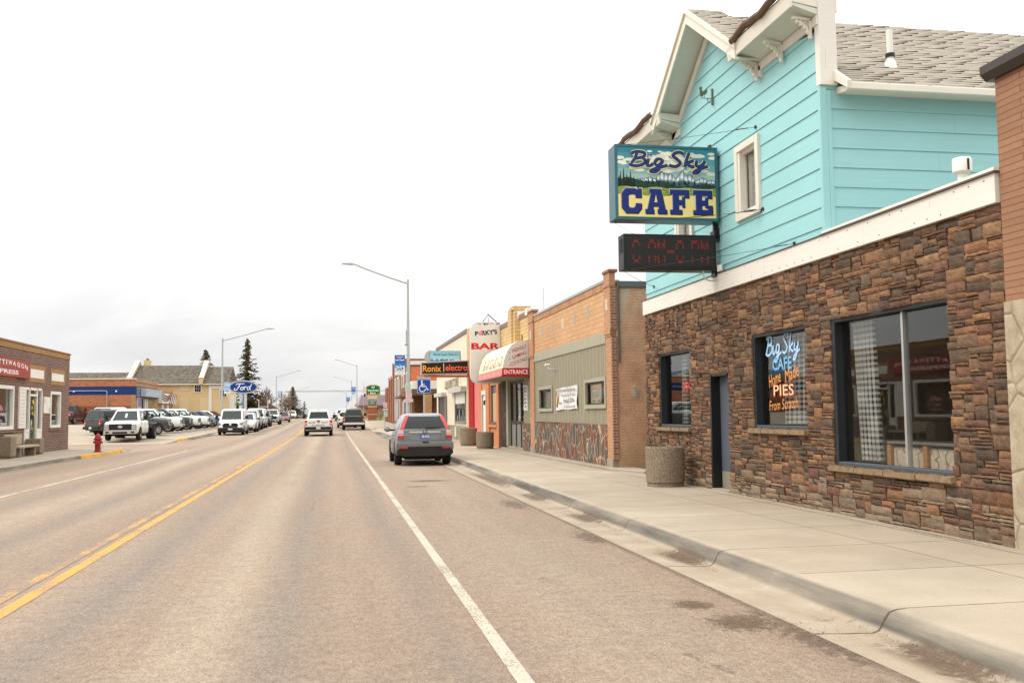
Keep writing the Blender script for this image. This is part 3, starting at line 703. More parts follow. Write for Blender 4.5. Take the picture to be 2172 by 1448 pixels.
c1 = curtain(12.32, 12.80, .93, 2.88, W + .30, None, 5, top_y0=12.42, top_y1=12.97); tag(c1, 'black and white gingham curtain hanging behind the largest cafe window', 'curtain', 'gingham curtains in the cafe windows')
c2 = curtain(13.95, 15.15, 1.42, 2.86, W + .30, None, 9, seed=2); tag(c2, 'black and white gingham curtain behind the window painted with Home Made Pies', 'curtain', 'gingham curtains in the cafe windows')
c3 = curtain(19.72, 20.0, 1.38, 2.8, W + .30, None, 3, seed=4); tag(c3, 'narrow white-checked curtain behind the small window with the OPEN sign', 'curtain', 'gingham curtains in the cafe windows')
# booth seat seen through the big window
bth = emp('booth_bench', (7.9, 11.3, .3), 'cream patterned booth seat with wooden uprights inside the largest cafe window', 'bench')
def quilt_mat():
    g = G('patterned_upholstery', .8); n = g.noise(14, 4, .6); wv = g.n('ShaderNodeTexWave', bands_direction='Y'); wv.inputs['Scale'].default_value = 3; wv.inputs['Distortion'].default_value = 9
    c = g.mix(g.rng(n, .35, .65), (.46, .36, .26), (.62, .52, .42)); c = g.mix(g.rng(wv.outputs[0], .90, .96, 0, .7), c, (.12, .08, .06)); g.col(c); return g.m
B('seat_back', quilt_mat(), bth, (7.42, 7.50, 10.2, 12.2, .5, 1.13), bevel=.02)
M_WOOD = simple('varnished_wood', (.36, .17, .05), .4, 0, .25, 5)
for yy in (12.12, 11.30, 10.62): B('upright', M_WOOD, bth, (7.37, 7.43, yy, yy + .09, .45, 1.16), bevel=.006)
B('seat_cushion', simple('brown_vinyl', (.10, .055, .035), .4), bth, (7.6, 8.2, 10.2, 12.3, .5, .68), bevel=.04)
B('top_rail', simple('grey_runner', (.16, .15, .15), .8), bth, (7.36, 7.52, 10.2, 12.2, 1.165, 1.20), bevel=.008)
# door
M_DOORG = simple('blue_grey_door_paint', (.085, .10, .125), .5, 0, .12, 2)
dr = B('door', M_DOORG, cafe, (W + .17, W + .215, 16.93, 17.68, .40, 2.28), bevel=.004)
B('kick_plate', simple('worn_kick_plate', (.30, .27, .21), .5, .3, .2, 6), dr, (W + .163, W + .217, 16.95, 17.66, .19, .50), bevel=.003)
B('door_frame', M_BLACK, cafe, (W - .01, W + .22, 17.68, 17.75, .16, 2.33), (W + .08, W + .22, 16.87, 16.93, .16, 2.33), (W + .0, W + .22, 16.93, 17.68, 2.28, 2.33), bevel=.004)
B('threshold', M_WALK2, cafe, (W - .03, W + .24, 16.90, 17.72, .15, .185))
# painted lettering on the glass
def script_strokes(a, x0, y0, sx, sy, w, c):
    """brush-script 'Big Sky' drawn as strokes in a 7.2 x 2 box"""
    S = [[(.35, .25), (.75, 1.0), (.95, 1.75)], [(.45, 1.62), (1.0, 1.85), (1.6, 1.7), (1.5, 1.25), (.85, 1.02)], [(.85, 1.02), (1.55, 1.02), (1.55, .45), (.85, .12), (.25, .3)],
         [(1.95, 1.0), (1.85, .55), (1.85, .22), (2.15, .25), (2.35, .5)], [(2.12, 1.4), (2.18, 1.47)],
         [(3.15, .95), (2.75, 1.02), (2.5, .6), (2.65, .22), (3.0, .45), (3.2, 1.0), (2.95, .0), (2.55, -.5), (2.1, -.45), (2.6, -.1), (3.6, .3)],
         [(5.05, 1.75), (4.6, 1.95), (4.1, 1.55), (4.45, 1.1), (4.75, .65), (4.35, .2), (3.75, .3)],
         [(5.55, 1.9), (5.3, 1.0), (5.15, .2)], [(5.95, 1.0), (5.35, .6), (5.75, .25), (6.0, .3)],
         [(6.25, .98), (6.15, .45), (6.45, .3), (6.75, .6)], [(6.95, 1.0), (6.65, .2), (6.3, -.45), (5.9, -.5), (6.3, -.1), (7.2, .35)]]
    for q in S: a.strip([(x0 + px * sx, y0 + py * sy) for px, py in q], w, c, 6)
a = Art(*WFRAME(W + .147, 15.85, 1.33)); a.lay = 1
cyan = (.50, .74, .84); org = (.88, .60, .33); red = (.66, .20, .10)
def tilt(fn_x0, fn_y0, k): return lambda x, y, d: Vector(a.o) + a.u * x + a.v * (y + k * (x - fn_x0)) + a.n * d
script_strokes(a, .24, 1.20, .178, .18, .055, (.32, .62, .85)); a.up(); script_strokes(a, .24, 1.20, .178, .18, .024, (.80, .88, .92)); a.up()
a.text('CAFE', .88, 1.06, 1, (.22, .50, .78), width=.72, height=.225, bold=.03); a.up(); a.text('CAFE', .885, 1.065, 1, cyan, width=.68, height=.19, bold=.005); a.up()
a.text('Home', .60, .82, 1, org, width=.46, height=.2, shear=.25, bold=.005, rot=.22); a.text('Made', 1.22, .895, 1, org, width=.50, height=.21, shear=.25, bold=.005, rot=.22); a.up()
a.text('PIES', .92, .625, 1, red, width=.76, height=.215, bold=.035); a.up(); a.text('PIES', .92, .63, 1, (.98, .83, .62), width=.72, height=.175, bold=.0); a.up()
a.text('From Scratch', .90, .40, 1, org, width=1.04, height=.17, shear=.2, rot=.05)
wl = a.done('painted_lettering', w2)
# neon OPEN
ns = emp('open_sign', (W + .22, 19.6, 2.1), 'small red OPEN sign hanging inside the left cafe window', 'sign')
a = Art(*WFRAME(W + .23, 19.65, 2.16)); a.text('OPEN', .0, 0, 1, (1, .34, .22), width=.40, height=.17, bold=-.012); a.done('lettering', ns, NEON)
m = MB(); m.box(W + .235, W + .25, 19.40, 19.90, 2.262, 2.268); m.box(W + .24, W + .243, 19.65, 19.654, 2.268, 2.8); m.build('hanger', M_BLACK, ns)
# ------------------------------------------------------------------ upper storey of the cafe (lap siding, false front, roof)
def lap_wall(name, parent, mat, axis, plane, a0, a1, z0, z1, sgn, bh=.2935, zstart=None, tops=None, t=.020, holes=()):
    """boards with a tilted face; tops(z) -> list of (a0,a1) spans at height z (for gable ends)"""
    m = MB(); z = zstart if zstart is not None else z0
    while z < z1 - .02:
        cuts = sorted({max(z, z0), min(z + bh, z1)} | {h for hh in holes for h in hh[2:4] if max(z, z0) < h < min(z + bh, z1)})
        for b0, b1 in zip(cuts, cuts[1:]):
            sp0 = tops(b0) if tops else [(a0, a1)]; sp1 = tops(b1) if tops else [(a0, a1)]; pairs = []
            for (s0, s1), (r0, r1) in zip(sp0, sp1):
                hs = sorted(hh for hh in holes if hh[2] < (b0 + b1) / 2 < hh[3]); e = [(s0, r0)] + [(q, q) for hh in hs for q in hh[:2]] + [(s1, r1)]
                pairs += [(e[k][0], e[k+1][0], e[k][1], e[k+1][1]) for k in range(0, len(e), 2)]
            for s0, s1, r0, r1 in pairs:
                lo = plane + sgn * (t - (t - .002) * (b0 - z) / bh); hi = plane + sgn * (t - (t - .002) * (b1 - z) / bh)
                def P(d, a, zz_): return (d, a, zz_) if axis == 'x' else (a, d, zz_)
                v = [P(lo, s0, b0), P(lo, s1, b0), P(hi, r1, b1), P(hi, r0, b1), P(plane - sgn * .02, s0, b0 + .001), P(plane - sgn * .02, s1, b0 + .001), P(plane - sgn * .02, r1, b1), P(plane - sgn * .02, r0, b1)]
                m.add(v, [(0, 1, 2, 3), (4, 5, 1, 0), (3, 2, 6, 7), (0, 3, 7, 4), (1, 5, 6, 2)])
        z += bh
    return m.build(name, mat, parent)
def gable_spans(z):
    if z <= 7.44: return [(13.20, 21.5)]
    k = max(0.0, (8.70 - z) / (8.70 - 7.44)); return [(17.28 - 1.98 * k, 17.28 + 2.02 * k)]
FX = W + .02
lap_wall('siding_wall', cafe, M_TURQ, 'x', FX, 13.2, 21.5, 4.18, 8.68, -1, .2935, 4.02, gable_spans, holes=[(15.34, 16.12, 5.04, 6.20), (18.48, 19.27, 5.04, 6.20)])
lap_wall('siding_wall', cafe, M_TURQ, 'y', 13.16, W + .10, 13.9, 4.1, 6.46, -1, .2935, 4.02)
B('corner_board', M_TURQ, cafe, (W - .012, W + .10, 13.125, 13.20, 4.186, 6.41), (W + .10, W + .165, 13.12, 13.16, 4.226, 6.34), bevel=.004)
B('house_core', M_MORTAR, cafe, (W + .55, 13.9, 13.2, 21.5, 4.1, 6.38), (FX + .03, W + .22, 13.22, 21.45, 6.37, 7.4))
# white end board of the false front
B('false_front_end', M_WTRIM, cafe, (W - .014, W + .265, 13.085, 13.22, 6.415, 8.0), bevel=.004)
# eave boxes of the false front: frieze, soffit, crown and rusted gutter
XO = 6.66
def eave(ya, yb, label=None):
    B('frieze_board', M_WTRIM, cafe, (W - .035, W + .02, ya, yb, 7.33, 7.47), bevel=.003)
    m = MB(); m.prism([(XO, 7.60), (W - .0, 7.475), (W + .25, 7.475), (W + .25, 7.52), (XO, 7.645)], ya, yb, 'y'); m.build('soffit', M_SOFFIT, cafe)
    m = MB(); m.prism([(XO - .035, 7.56), (XO, 7.56), (XO, 7.76), (XO - .075, 7.76), (XO - .06, 7.70)], ya - .02, yb, 'y'); m.build('crown_board', M_TRIM, cafe)
    m = MB(); m.prism([(XO, 7.65), (W + .3, 7.53), (W + .3, 7.72), (XO, 7.78)], ya - .01, yb, 'y'); m.build('eave_roof', M_TRIM, cafe)
eave(13.11, 15.40); eave(18.98, 21.75)
def gutter(ya, yb):
    rnd = random.Random(int(ya)); n = 14; prof = [(-.075, .045), (-.085, .0), (-.06, -.05), (-.01, -.06), (.0, -.01)]; m = MB(); L = len(prof) * 2
    rings = []
    for i in range(n + 1):
        y = ya + (yb - ya) * i / n; dz = .03 * math.sin(i * .8) + rnd.uniform(-.012, .012); dx = rnd.uniform(-.012, .012)
        out = [(XO - .07 + px + dx, y, 7.83 + pz + dz) for px, pz in prof]; inn = [(XO - .07 + px * .82 + dx, y, 7.836 + pz * .82 + dz) for px, pz in prof[::-1]]
        rings.append(out + inn)
    m.add([p for r in rings for p in r], [(i*L+k, i*L+(k+1) % L, (i+1)*L+(k+1) % L, (i+1)*L+k) for i in range(n) for k in range(L)])
    return m.build('gutter', M_RUSTG, cafe)
M_RUSTG = simple('rusted_brown_gutter', (.11, .06, .032), .6, .2, .55, 4, .3)
gutter(13.1, 15.1); gutter(19.25, 21.8)
for q in ((13.11, 15.05), (19.3, 21.8)): B('drip_board', simple('bare_grey_board', (.16, .12, .09), .9, 0, .3, 5), cafe, (XO - .05, XO + .25, q[0], q[1], 7.785, 7.81))
# gable: rake boards, soffit and frieze
AP, ZV = (17.28, 9.22), 7.74
def slab(name, mat, p, q, x0, x1, th, off=0, parent=None):
    """sloping board between (y,z) points p and q, cut plumb at both ends; th and off measured vertically"""
    m = MB(); m.prism([(p[0], p[1] - off), (q[0], q[1] - off), (q[0], q[1] - off - th), (p[0], p[1] - off - th)], x0, x1, 'x'); return m.build(name, mat, parent or cafe)
for s, yv in ((-1, 15.06), (1, 19.36)):
    q = (yv, ZV - .02)
    slab('rake_board', M_TRIM, AP, q, XO - .06, XO - .02, .24)
    slab('rake_moulding', M_TRIM, (AP[0], AP[1] + .06), (q[0] + s * .06, q[1] + .02), XO - .10, XO - .06, .09)
    slab('rake_soffit', M_SOFFIT, (AP[0], AP[1] - .2), (17.28 + s * 2.26, 7.50), XO - .02, W + .1, .035, .0)
    slab('rake_frieze', M_WTRIM, (AP[0], 8.93), (17.28 + s * 2.22, 7.38), W - .035, W + .03, .18, .0)
# brackets with fretwork
def bracket(y, z0, n=1):
    m = MB(); L = XO - W + .06
    out = [(0, 0), (.36, 0), (.36, -.05)]
    arc = [(.34 * math.cos(t) ** 1.0, -.36 + .30 * math.sin(t)) for t in [math.pi / 2 * i / 8 for i in range(9)]]
    m.prism([(W - .035 - px, z0 + pz) for px, pz in [(0, 0), (.30, .02), (.30, -.02), (.04, -.035)]], y - .03, y + .03, 'y')
    m.prism([(W - .035 - px, z0 + pz) for px, pz in [(0, -.035), (.04, -.035), (.036, -.30), (0, -.32)]], y - .03, y + .03, 'y')
    pts = [(.26, -.04), (.23, -.08), (.20, -.06), (.175, -.115), (.14, -.105), (.12, -.165), (.09, -.15), (.075, -.215), (.04, -.25)]
    for i in range(len(pts) - 1):
        a, b = pts[i], pts[i+1]; m.prism([(W - .035 - a[0], z0 + a[1]), (W - .035 - b[0], z0 + b[1]), (W - .035 - b[0] + .028, z0 + b[1] + .03), (W - .035 - a[0] + .028, z0 + a[1] + .03)], y - .022, y + .022, 'y')
    th = [i / 11 * 2 * math.pi for i in range(12)]
    m.tube([(W - .035 - .10 - .037 * math.cos(t), y, z0 - .087 + .037 * math.sin(t)) for t in th], .011, 6)
    m.build('bracket', M_TRIM, cafe)
for y in (13.28, 14.25, 15.16, 19.44, 20.5, 21.4): bracket(y, 7.475)
# upper windows
def house_window(y0, y1, z0, z1):
    f = MB(); f.box(W - .05, W + .03, y0 - .12, y0, z0 - .10, z1 + .12); f.box(W - .05, W + .03, y1, y1 + .12, z0 - .10, z1 + .12)
    f.box(W - .055, W + .03, y0, y1, z1, z1 + .12); f.box(W - .055, W + .03, y0, y1, z0 - .10, z0)
    o = f.build('window', M_TRIM, cafe, bevel=.004)
    B('sash', M_WTRIM, o, (W + .02, W + .11, y0, y0 + .05, z0, z1), (W - .03, W + .11, y1 - .08, y1, z0, z1), (W + .02, W + .11, y0, y1, z1 - .05, z1), (W - .02, W + .11, y0, y1, z0, z0 + .05), bevel=.003)
    B('pane', M_GLASS, o, (W + .08, W + .085, y0 + .05, y1 - .08, z0 + .05, z1 - .05))
    m = MB(); rr = []; n = 24
    for i in range(n + 1): rr.append((W + .14 + .018 * math.sin(i * 1.6), y0 + .05 + (y1 - y0 - .13) * i / n))
    m.add([(x, y, z) for z in (z0 + .05, z1 - .05) for x, y in rr], [(i, i+1, n+2+i, n+1+i) for i in range(n)])
    m.build('net_curtain', simple('net_curtain', (.50, .47, .42), .9, 0, .15, 4), o, fix=False)
house_window(15.36, 16.10, 5.06, 6.18); house_window(18.5, 19.25, 5.06, 6.18)
# roof
RZ, EZ, EY = 9.17, 6.36, 12.82
sl_len = math.hypot(17.28 - EY, RZ - EZ)
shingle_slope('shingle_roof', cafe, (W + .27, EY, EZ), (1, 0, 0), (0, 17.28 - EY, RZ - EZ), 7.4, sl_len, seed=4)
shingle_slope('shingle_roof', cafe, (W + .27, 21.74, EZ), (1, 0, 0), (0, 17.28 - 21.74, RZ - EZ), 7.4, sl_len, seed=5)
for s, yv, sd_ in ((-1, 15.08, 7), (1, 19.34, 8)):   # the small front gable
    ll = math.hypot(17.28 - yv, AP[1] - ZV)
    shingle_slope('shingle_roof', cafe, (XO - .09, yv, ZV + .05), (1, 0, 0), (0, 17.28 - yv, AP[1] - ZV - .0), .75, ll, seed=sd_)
B('side_gutter', M_TRIM, cafe, (W + .22, 14.4, 12.72, 12.80, 6.24, 6.345), bevel=.01)
m = MB(); m.prism([(12.80, 6.25), (13.17, 6.30), (13.17, 6.40), (12.80, 6.33)], W + .27, 14.4, 'x'); m.build('side_soffit', M_TRIM, cafe)
m = MB(); m.prism([(12.70, 6.36), (13.12, 6.66), (13.12, 6.50), (12.72, 6.25)], W + .20, W + .265, 'x'); m.build('eave_return', M_TRIM, cafe, bevel=.004)
m = MB(); m.prism([(13.3, 6.6), (17.28, 9.12), (21.3, 6.6)], W + .3, 14.3, 'x'); m.build('roof_core', M_MORTAR, cafe)
# vents on the roofs
def rslope(y): return EZ + (RZ - EZ) * (y - EY) / (17.28 - EY)
m = MB(); m.lathe([(0, 0), (.05, 0), (.05, .62), (.04, .62), (.04, .4)], (8.75, 13.95, rslope(13.95) - .02), 20)
vp = m.build('vent_pipe', M_WHITE, cafe, smooth=40)
m = MB(); m.lathe([(.11, -.08), (.085, .05), (.058, .09), (.058, .14)], (8.75, 13.95, rslope(13.95) + .02), 16); m.build('collar', M_WHITE, vp, smooth=50)
m = MB(); m.lathe([(.059, .13), (.075, .13), (.075, .19), (.059, .19)], (8.75, 13.95, rslope(13.95) + .02), 16); m.build('rubber_seal', M_BLACK, vp)
m = MB(); m.lathe([(.065, -.35), (.065, .10), (.10, .11), (.125, .125), (.125, .29), (.115, .31), (0, .32)], (8.3, 11.65, 4.66), 20)
ve = m.build('roof_vent', M_WHITE, cafe, smooth=35)
m = MB(); m.box(8.3 - .012, 8.3 + .018, 11.65 - .129, 11.65 - .12, 4.79, 4.94); m.build('vent_slot', M_BLACK, ve)
# ------------------------------------------------------------------ projecting signs
def cafe_sign():
    Y0, Y1 = 16.98, 17.40; x0, x1, z0, z1 = 5.05, 7.035, 5.13, 6.515
    s = emp('cafe_sign', (W, 17.2, 5.1), 'teal-framed cafe box sign with mountain landscape and big blue lettering', 'sign')
    B('box', simple('teal_sign_enamel', (.022, .10, .14), .35, 0, .25, 4), s, (x0, x1, Y0, Y1, z0, z1), bevel=.012); B('face_frame', simple('teal_edge', (.03, .13, .17), .35), s, (x0 + .0, x0 + .05, Y0 - .012, Y0, z0, z1), (x1 - .05, x1, Y0 - .012, Y0, z0, z1), (x0 + .05, x1 - .05, Y0 - .012, Y0, z1 - .045, z1), (x0 + .05, x1 - .05, Y0 - .012, Y0, z0, z0 + .045))
    a = Art(*RFRAME(x0 + .055, Y0 - .002, z0 + .05)); Wd, Ht = x1 - x0 - .11, z1 - z0 - .10; rnd = random.Random(5)
    a.rect(0, Wd, 0, Ht, (.93, .85, .55)); a.up()
    hz = .50
    n = 8
    for i in range(n): a.rect(0, Wd, hz + (Ht - hz) * i / n, hz + (Ht - hz) * (i + 1) / n, tuple(p * (1 - i / n) + q * i / n for p, q in zip((.80, .86, .80), (.13, .46, .55))))
    a.up()
    for k in range(90):
        cx, cy = rnd.uniform(.02, Wd - .02), rnd.uniform(hz + .32, Ht - .06)
        if rnd.random() < .5: cx = rnd.gauss(Wd * .5, .22); cx = min(max(cx, .03), Wd - .03)
        r = rnd.uniform(.02, .07); g_ = rnd.uniform(.86, .97)
        pts = [(min(max(cx + r * 1.7 * math.cos(t) * rnd.uniform(.8, 1.1), 0), Wd), min(cy + r * .6 * math.sin(t) * rnd.uniform(.8, 1.1), Ht)) for t in [i * math.pi / 6 for i in range(12)]]
        a.poly(pts, (g_, g_ * .99, g_ * .93))
    a.up()
    def ridge(x0_, x1_, y0_, amp, n_, seed_, f=None):
        r = random.Random(seed_); P = []
        for i in range(n_ + 1):
            x = x0_ + (x1_ - x0_) * i / n_; P.append((x, y0_ + (f(i / n_) if f else 0) + r.uniform(-amp, amp)))
        return P
    base = hz + .13
    big = ridge(.35, Wd, base + .07, .018, 60, 3, lambda t: .16 * max(0, math.sin(t * 3.2)) ** 1.5 * (0.75 + .35 * math.sin(t * 23) + .25 * math.sin(t * 47)))
    a.poly([(.35, base - .12)] + big + [(Wd, base - .12)], (.30, .42, .48)); a.up()
    for i in range(1, len(big) - 1):
        x, y = big[i]; h = max(.015, y - base)
        if y > base + .06:
            a.poly([(x - .018, y - h * .55), (x, y - .004), (x + .010, y - h * .35), (x + .004, y - h * .8)], (.93, .94, .95) if i % 3 else (.62, .70, .76))
    a.up()
    fl = ridge(.0, Wd, base + .02, .018, 90, 6, lambda t: .05 * math.sin(t * 5 + 1) + .02 * math.sin(t * 17)); a.poly([(0, hz)] + fl + [(Wd, hz)], (.13, .26, .22)); a.up()
    for k in range(70):
        x = rnd.uniform(.02, Wd - .02); y = base + rnd.uniform(-.09, .0); h = rnd.uniform(.04, .11); w_ = h * .2; q = rnd.uniform(.6, 1.3)
        a.poly([(max(0, x - w_), y), (min(Wd, x + w_), y), (x, y + h)], (.07 * q, .17 * q, .13 * q))
    a.up()
    for k, (x, h) in enumerate([(.05, .30), (.11, .36), (.17, .26), (.24, .31), (.02, .22), (.30, .2), (.20, .2)]):
        for t in range(6): yb = base - .08 + h * t / 7; ww = .032 * (1 - t / 7.5); a.poly([(max(0, x - ww), yb), (x + ww, yb), (x, yb + h * .26)], (.06, .13, .09))
    a.up(); a.poly([(0, hz - .12)] + [(Wd * i / 40, hz + .045 + .018 * math.sin(i * .5)) for i in range(41)] + [(Wd, hz - .12)], (.55, .60, .28)); a.up()
    for k in range(60):
        x, y = rnd.uniform(.05, Wd - .12), rnd.uniform(hz - .08, hz + .03); l = rnd.uniform(.05, .2)
        a.poly([(x, y), (min(Wd, x + l / 2), y - .01), (min(Wd, x + l), y), (min(Wd, x + l / 2), y + .012)], rnd.choice([(.34, .45, .18), (.75, .70, .38), (.25, .33, .15), (.83, .77, .48), (.45, .40, .22)]))
    a.poly([(.28, hz - .07), (.40, hz - .06), (.36, hz + .03), (.34, hz + .05), (.30, hz + .045), (.31, hz)], (.86, .90, .92)); a.up()
    a.poly([(0, 0), (Wd, 0), (Wd, hz - .10)] + [(Wd * (1 - i / 30), hz - .10 + .012 * math.sin(i * 1.1)) for i in range(31)], (.95, .87, .57)); a.up()
    # CAFE in heavy slab serifs with a bevelled highlight
    C_ = [(.20,0),(.80,0),(1.0,.20),(1.0,.40),(.70,.40),(.70,.30),(.62,.22),(.42,.22),(.34,.30),(.34,.70),(.42,.78),(.60,.78),(.70,.70),(.70,.62),(1.0,.62),(1.0,1.0),(.84,1.0),(.78,.95),(.70,1.0),(.20,1.0),(0,.80),(0,.20)]
    A1 = [(0,0),(.42,0),(.42,.18),(.36,.18),(.39,.30),(.61,.30),(.64,.18),(.58,.18),(.58,0),(1.02,0),(1.02,.18),(.95,.18),(.76,1.0),(.20,1.0),(.20,.84),(.28,.84),(.10,.18),(0,.18)]
    A_in = [(.435,.46),(.575,.46),(.51,.76)]
    F_ = [(0,0),(.62,0),(.62,.18),(.45,.18),(.45,.38),(.62,.38),(.62,.28),(.76,.28),(.76,.70),(.62,.70),(.62,.58),(.45,.58),(.45,.80),(.74,.80),(.74,.66),(.98,.66),(.98,1.0),(0,1.0),(0,.82),(.14,.82),(.14,.18),(0,.18)]
    E_ = [(0,0),(1.0,0),(1.0,.38),(.76,.38),(.76,.20),(.45,.20),(.45,.38),(.62,.38),(.62,.28),(.76,.28),(.76,.70),(.62,.70),(.62,.58),(.45,.58),(.45,.80),(.74,.80),(.74,.66),(.98,.66),(.98,1.0),(0,1.0),(0,.82),(.14,.82),(.14,.18),(0,.18)]
    lw, lh, gap = .385, .47, .062; x = .055
    for nm, Lp in (('C', C_), ('A', A1), ('F', F_), ('E', E_)):
        ww = lw * (1.07 if nm == 'A' else 1.0)
        def tr(p, gx=0, gy=0, k=1.0, x_=x, w_=ww): return [(x_ + w_ * (.5 + (q[0] - .5) * k) + gx, .055 + lh * (.5 + (q[1] - .5) * k) + gy) for q in p]
        lay0 = a.lay
        a.poly(tr(Lp, .004, -.004, 1.075), (.93, .90, .30)); a.up(); a.poly(tr(Lp, .010, -.012), (.05, .07, .20)); a.up(); a.poly(tr(Lp, -.004, .005), (.46, .54, .80)); a.up(); a.poly(tr(Lp, .003, -.003, .965), (.10, .17, .46)); a.up()
        if nm == 'A': a.poly(tr(A_in), (.93, .90, .30)); a.up(); a.poly(tr(A_in, 0, 0, .93), (.95, .87, .57))
        a.lay = lay0; x += ww + gap
    a.lay += 6
    def wob(w_, c): script_strokes(a, .16, Ht - .37, .218, .155, w_, c); a.up()
    wob(.085, (.93, .90, .72)); wob(.062, (.02, .05, .12)); wob(.034, (.14, .22, .50))
    a.done('painted_face', s)
    m = MB(); m.box(x1, W + .02, 17.10, 17.24, 5.16, 5.21); m.box(x1, W + .02, 17.1, 17.24, 6.42, 6.47); m.box(x1 - .04, W, 17.14, 17.20, 5.0, 5.13); m.build('mounting_arm', M_BLACK, s)
    m = MB(); m.box(x1 - .10, x1 - .06, 17.1, 17.2, z1, z1 + .09); m.build('lifting_lug', M_RUST, s)
    return s
cafe_sign()
def led_sign():
    Y0, Y1 = 17.02, 17.36; x0, x1, z0, z1 = 5.20, 6.985, 4.215, 4.875
    s = emp('led_sign', (W, 17.2, 4.2), 'black electronic message board with red LED opening hours below the mountain landscape sign', 'sign')
    B('case', simple('black_powder_coat', (.012, .012, .013), .45, .1, .1), s, (x0, x1, Y0, Y1, z0, z1), bevel=.01)
    g = G('led_grid', .6); x, y, z = g.sep(g.pos())
    def rib(v, p): return g.math('LESS_THAN', g.math('ABSOLUTE', g.math('SUBTRACT', g.math('FRACT', g.math('DIVIDE', v, p)), .5)), .3)
    g.col(g.mix(g.math('MULTIPLY', rib(x, .028), rib(z, .028)), (.022, .021, .021), (.008, .008, .008)))
    B('screen', g.m, s, (x0 + .06, x1 - .05, Y0 - .006, Y0, z0 + .07, z1 - .05))
    font = {'6': ['01110','10001','10000','11110','10001','10001','01110'], 'A': ['01110','10001','10001','11111','10001','10001','10001'], 'M': ['10001','11011','10101','10101','10001','10001','10001'],
            '-': ['00000','00000','00000','11111','00000','00000','00000'], '8': ['01110','10001','10001','01110','10001','10001','01110'], 'P': ['11110','10001','10001','11110','10000','10000','10000'], ' ': ['000'] * 7}
    a = Art(*RFRAME(x0 + .17, Y0 - .009, z0 + .13)); px = .0205; col = 0
    for ch in '6 AM-8 PM':
        gl = font[ch]
        for r in range(7):
            for c in range(len(gl[0])):
                if gl[r][c] == '1':
                    for dr in range(3):
                        for dc in range(2):
                            row = (6 - r) * 3 + dr
                            if 7 <= row <= 12 and ch != '-': continue
                            if (row + col + c * 2 + dc) % 3 == 2: continue
                            X_, Z_ = (col + c * 2 + dc) * .0149, row * px
                            a.rect(X_, X_ + .0085, Z_, Z_ + .0085, (.60, .11, .09))
        col += len(gl[0]) * 2 + 2
    a.done('led_text', s, NEON)
    m = MB(); m.box(x1, W, 17.1, 17.30, 4.86, 4.98); m.box(x1, W, 17.1, 17.3, 4.12, 4.26); m.box(W - .03, W + .0, 17.08, 17.34, 4.80, 5.02); m.box(W - .03, W + .0, 17.08, 17.34, 4.08, 4.30); m.box(x0 + .25, x1 - .1, 17.16, 17.22, 4.86, 4.90); m.build('mounting_bracket', M_BLACK, s)
    m = MB(); m.tube(catmull([(6.72, 17.05, 4.22), (6.74, 17.02, 4.08), (6.84, 17.02, 4.03), (7.0, 17.05, 4.04)], 6), .014, 8); m.build('conduit', M_GALV, s)
    m = MB(); m.box(x0 - .004, x0, Y0 + .1, Y0 + .2, z0 + .3, z1 - .06)
    for i in range(8): m.box(x0 - .012, x0, Y0 + .08, Y0 + .26, z0 + .34 + i * .03, z0 + .352 + i * .03)
    m.build('side_louvre', M_CHAR, s)
led_sign()
def wire(p, q, lab, sag=.02):
    m = MB(); P = [Vector(p).lerp(Vector(q), i / 8) - Vector((0, 0, sag * 4 * (i / 8) * (1 - i / 8))) for i in range(9)]
    m.tube(P, .004, 5); d = (Vector(q) - Vector(p)).normalized(); a = Vector(q) - d * .35; m.tube([a, a + d * .22], .008, 6); m.lathe([(.0, 0), (.03, 0), (.03, .02), (0, .02)], (q[0] - .02, q[1], q[2]), 8, 'x')
    o = m.build('guy_wire', M_CHAR, None); tag(o, lab, 'guy wire', 'guy wires staying the cafe signs'); return o
wire((5.08, 17.2, 6.54), (W, 15.37, 6.44), 'upper guy wire from the cafe sign top to the wall above the window')
wire((5.1, 17.2, 5.12), (W, 15.26, 4.98), 'guy wire from the cafe sign bottom to the wall below the small window')
wire((5.3, 17.1, 5.12), (W, 15.18, 4.99), 'second slack guy wire just under the landscape sign', .04)
wire((5.28, 17.05, 4.21), (W, 14.1, 4.22), 'guy wire from the LED message board along the top of the white fascia')
wire((5.3, 17.3, 4.21), (W, 20.9, 4.42), 'guy wire from the LED message board to the far end of the turquoise wall')
wire((5.1, 17.3, 5.13), (W, 19.6, 4.95), 'guy wire behind the LED message board up to the landscape sign')
# weathervane on the gable
def rooster():
    s = emp('rooster_ornament', (W, 17.2, 7.4), 'small bronze rooster weathervane bracket on the turquoise gable', 'ornament')
    M = simple('aged_bronze', (.20, .17, .12), .5, .4, .3, 9); y = 17.22
    m = MB(); m.box(W - .03, W, y - .02, y + .02, 7.40, 7.72); m.build('back_plate', M, s, bevel=.004)
    m = MB(); m.tube([(W - .03, y, 7.53), (W - .24, y, 7.53)], .007, 6); m.tube(catmull([(W - .03, y, 7.44), (W - .09, y, 7.46), (W - .12, y, 7.51), (W - .08, y, 7.51)], 5), .006, 6); m.tube([(W - .17, y, 7.53), (W - .17, y, 7.60)], .006, 5); m.build('arm', M, s)
    P = [(0, 0), (.05, .0), (.07, .05), (.13, .06), (.19, .14), (.17, .17), (.20, .21), (.13, .20), (.10, .15), (.05, .14), (.03, .20), (.045, .25), (.01, .27), (-.03, .25), (-.05, .22), (-.02, .2), (-.03, .12), (-.02, .05)]
    m = MB(); m.prism([(W - .24 + x * .72, 7.555 + z * .72) for x, z in P], y - .006, y + .006, 'y'); m.build('rooster', M, s)
rooster()
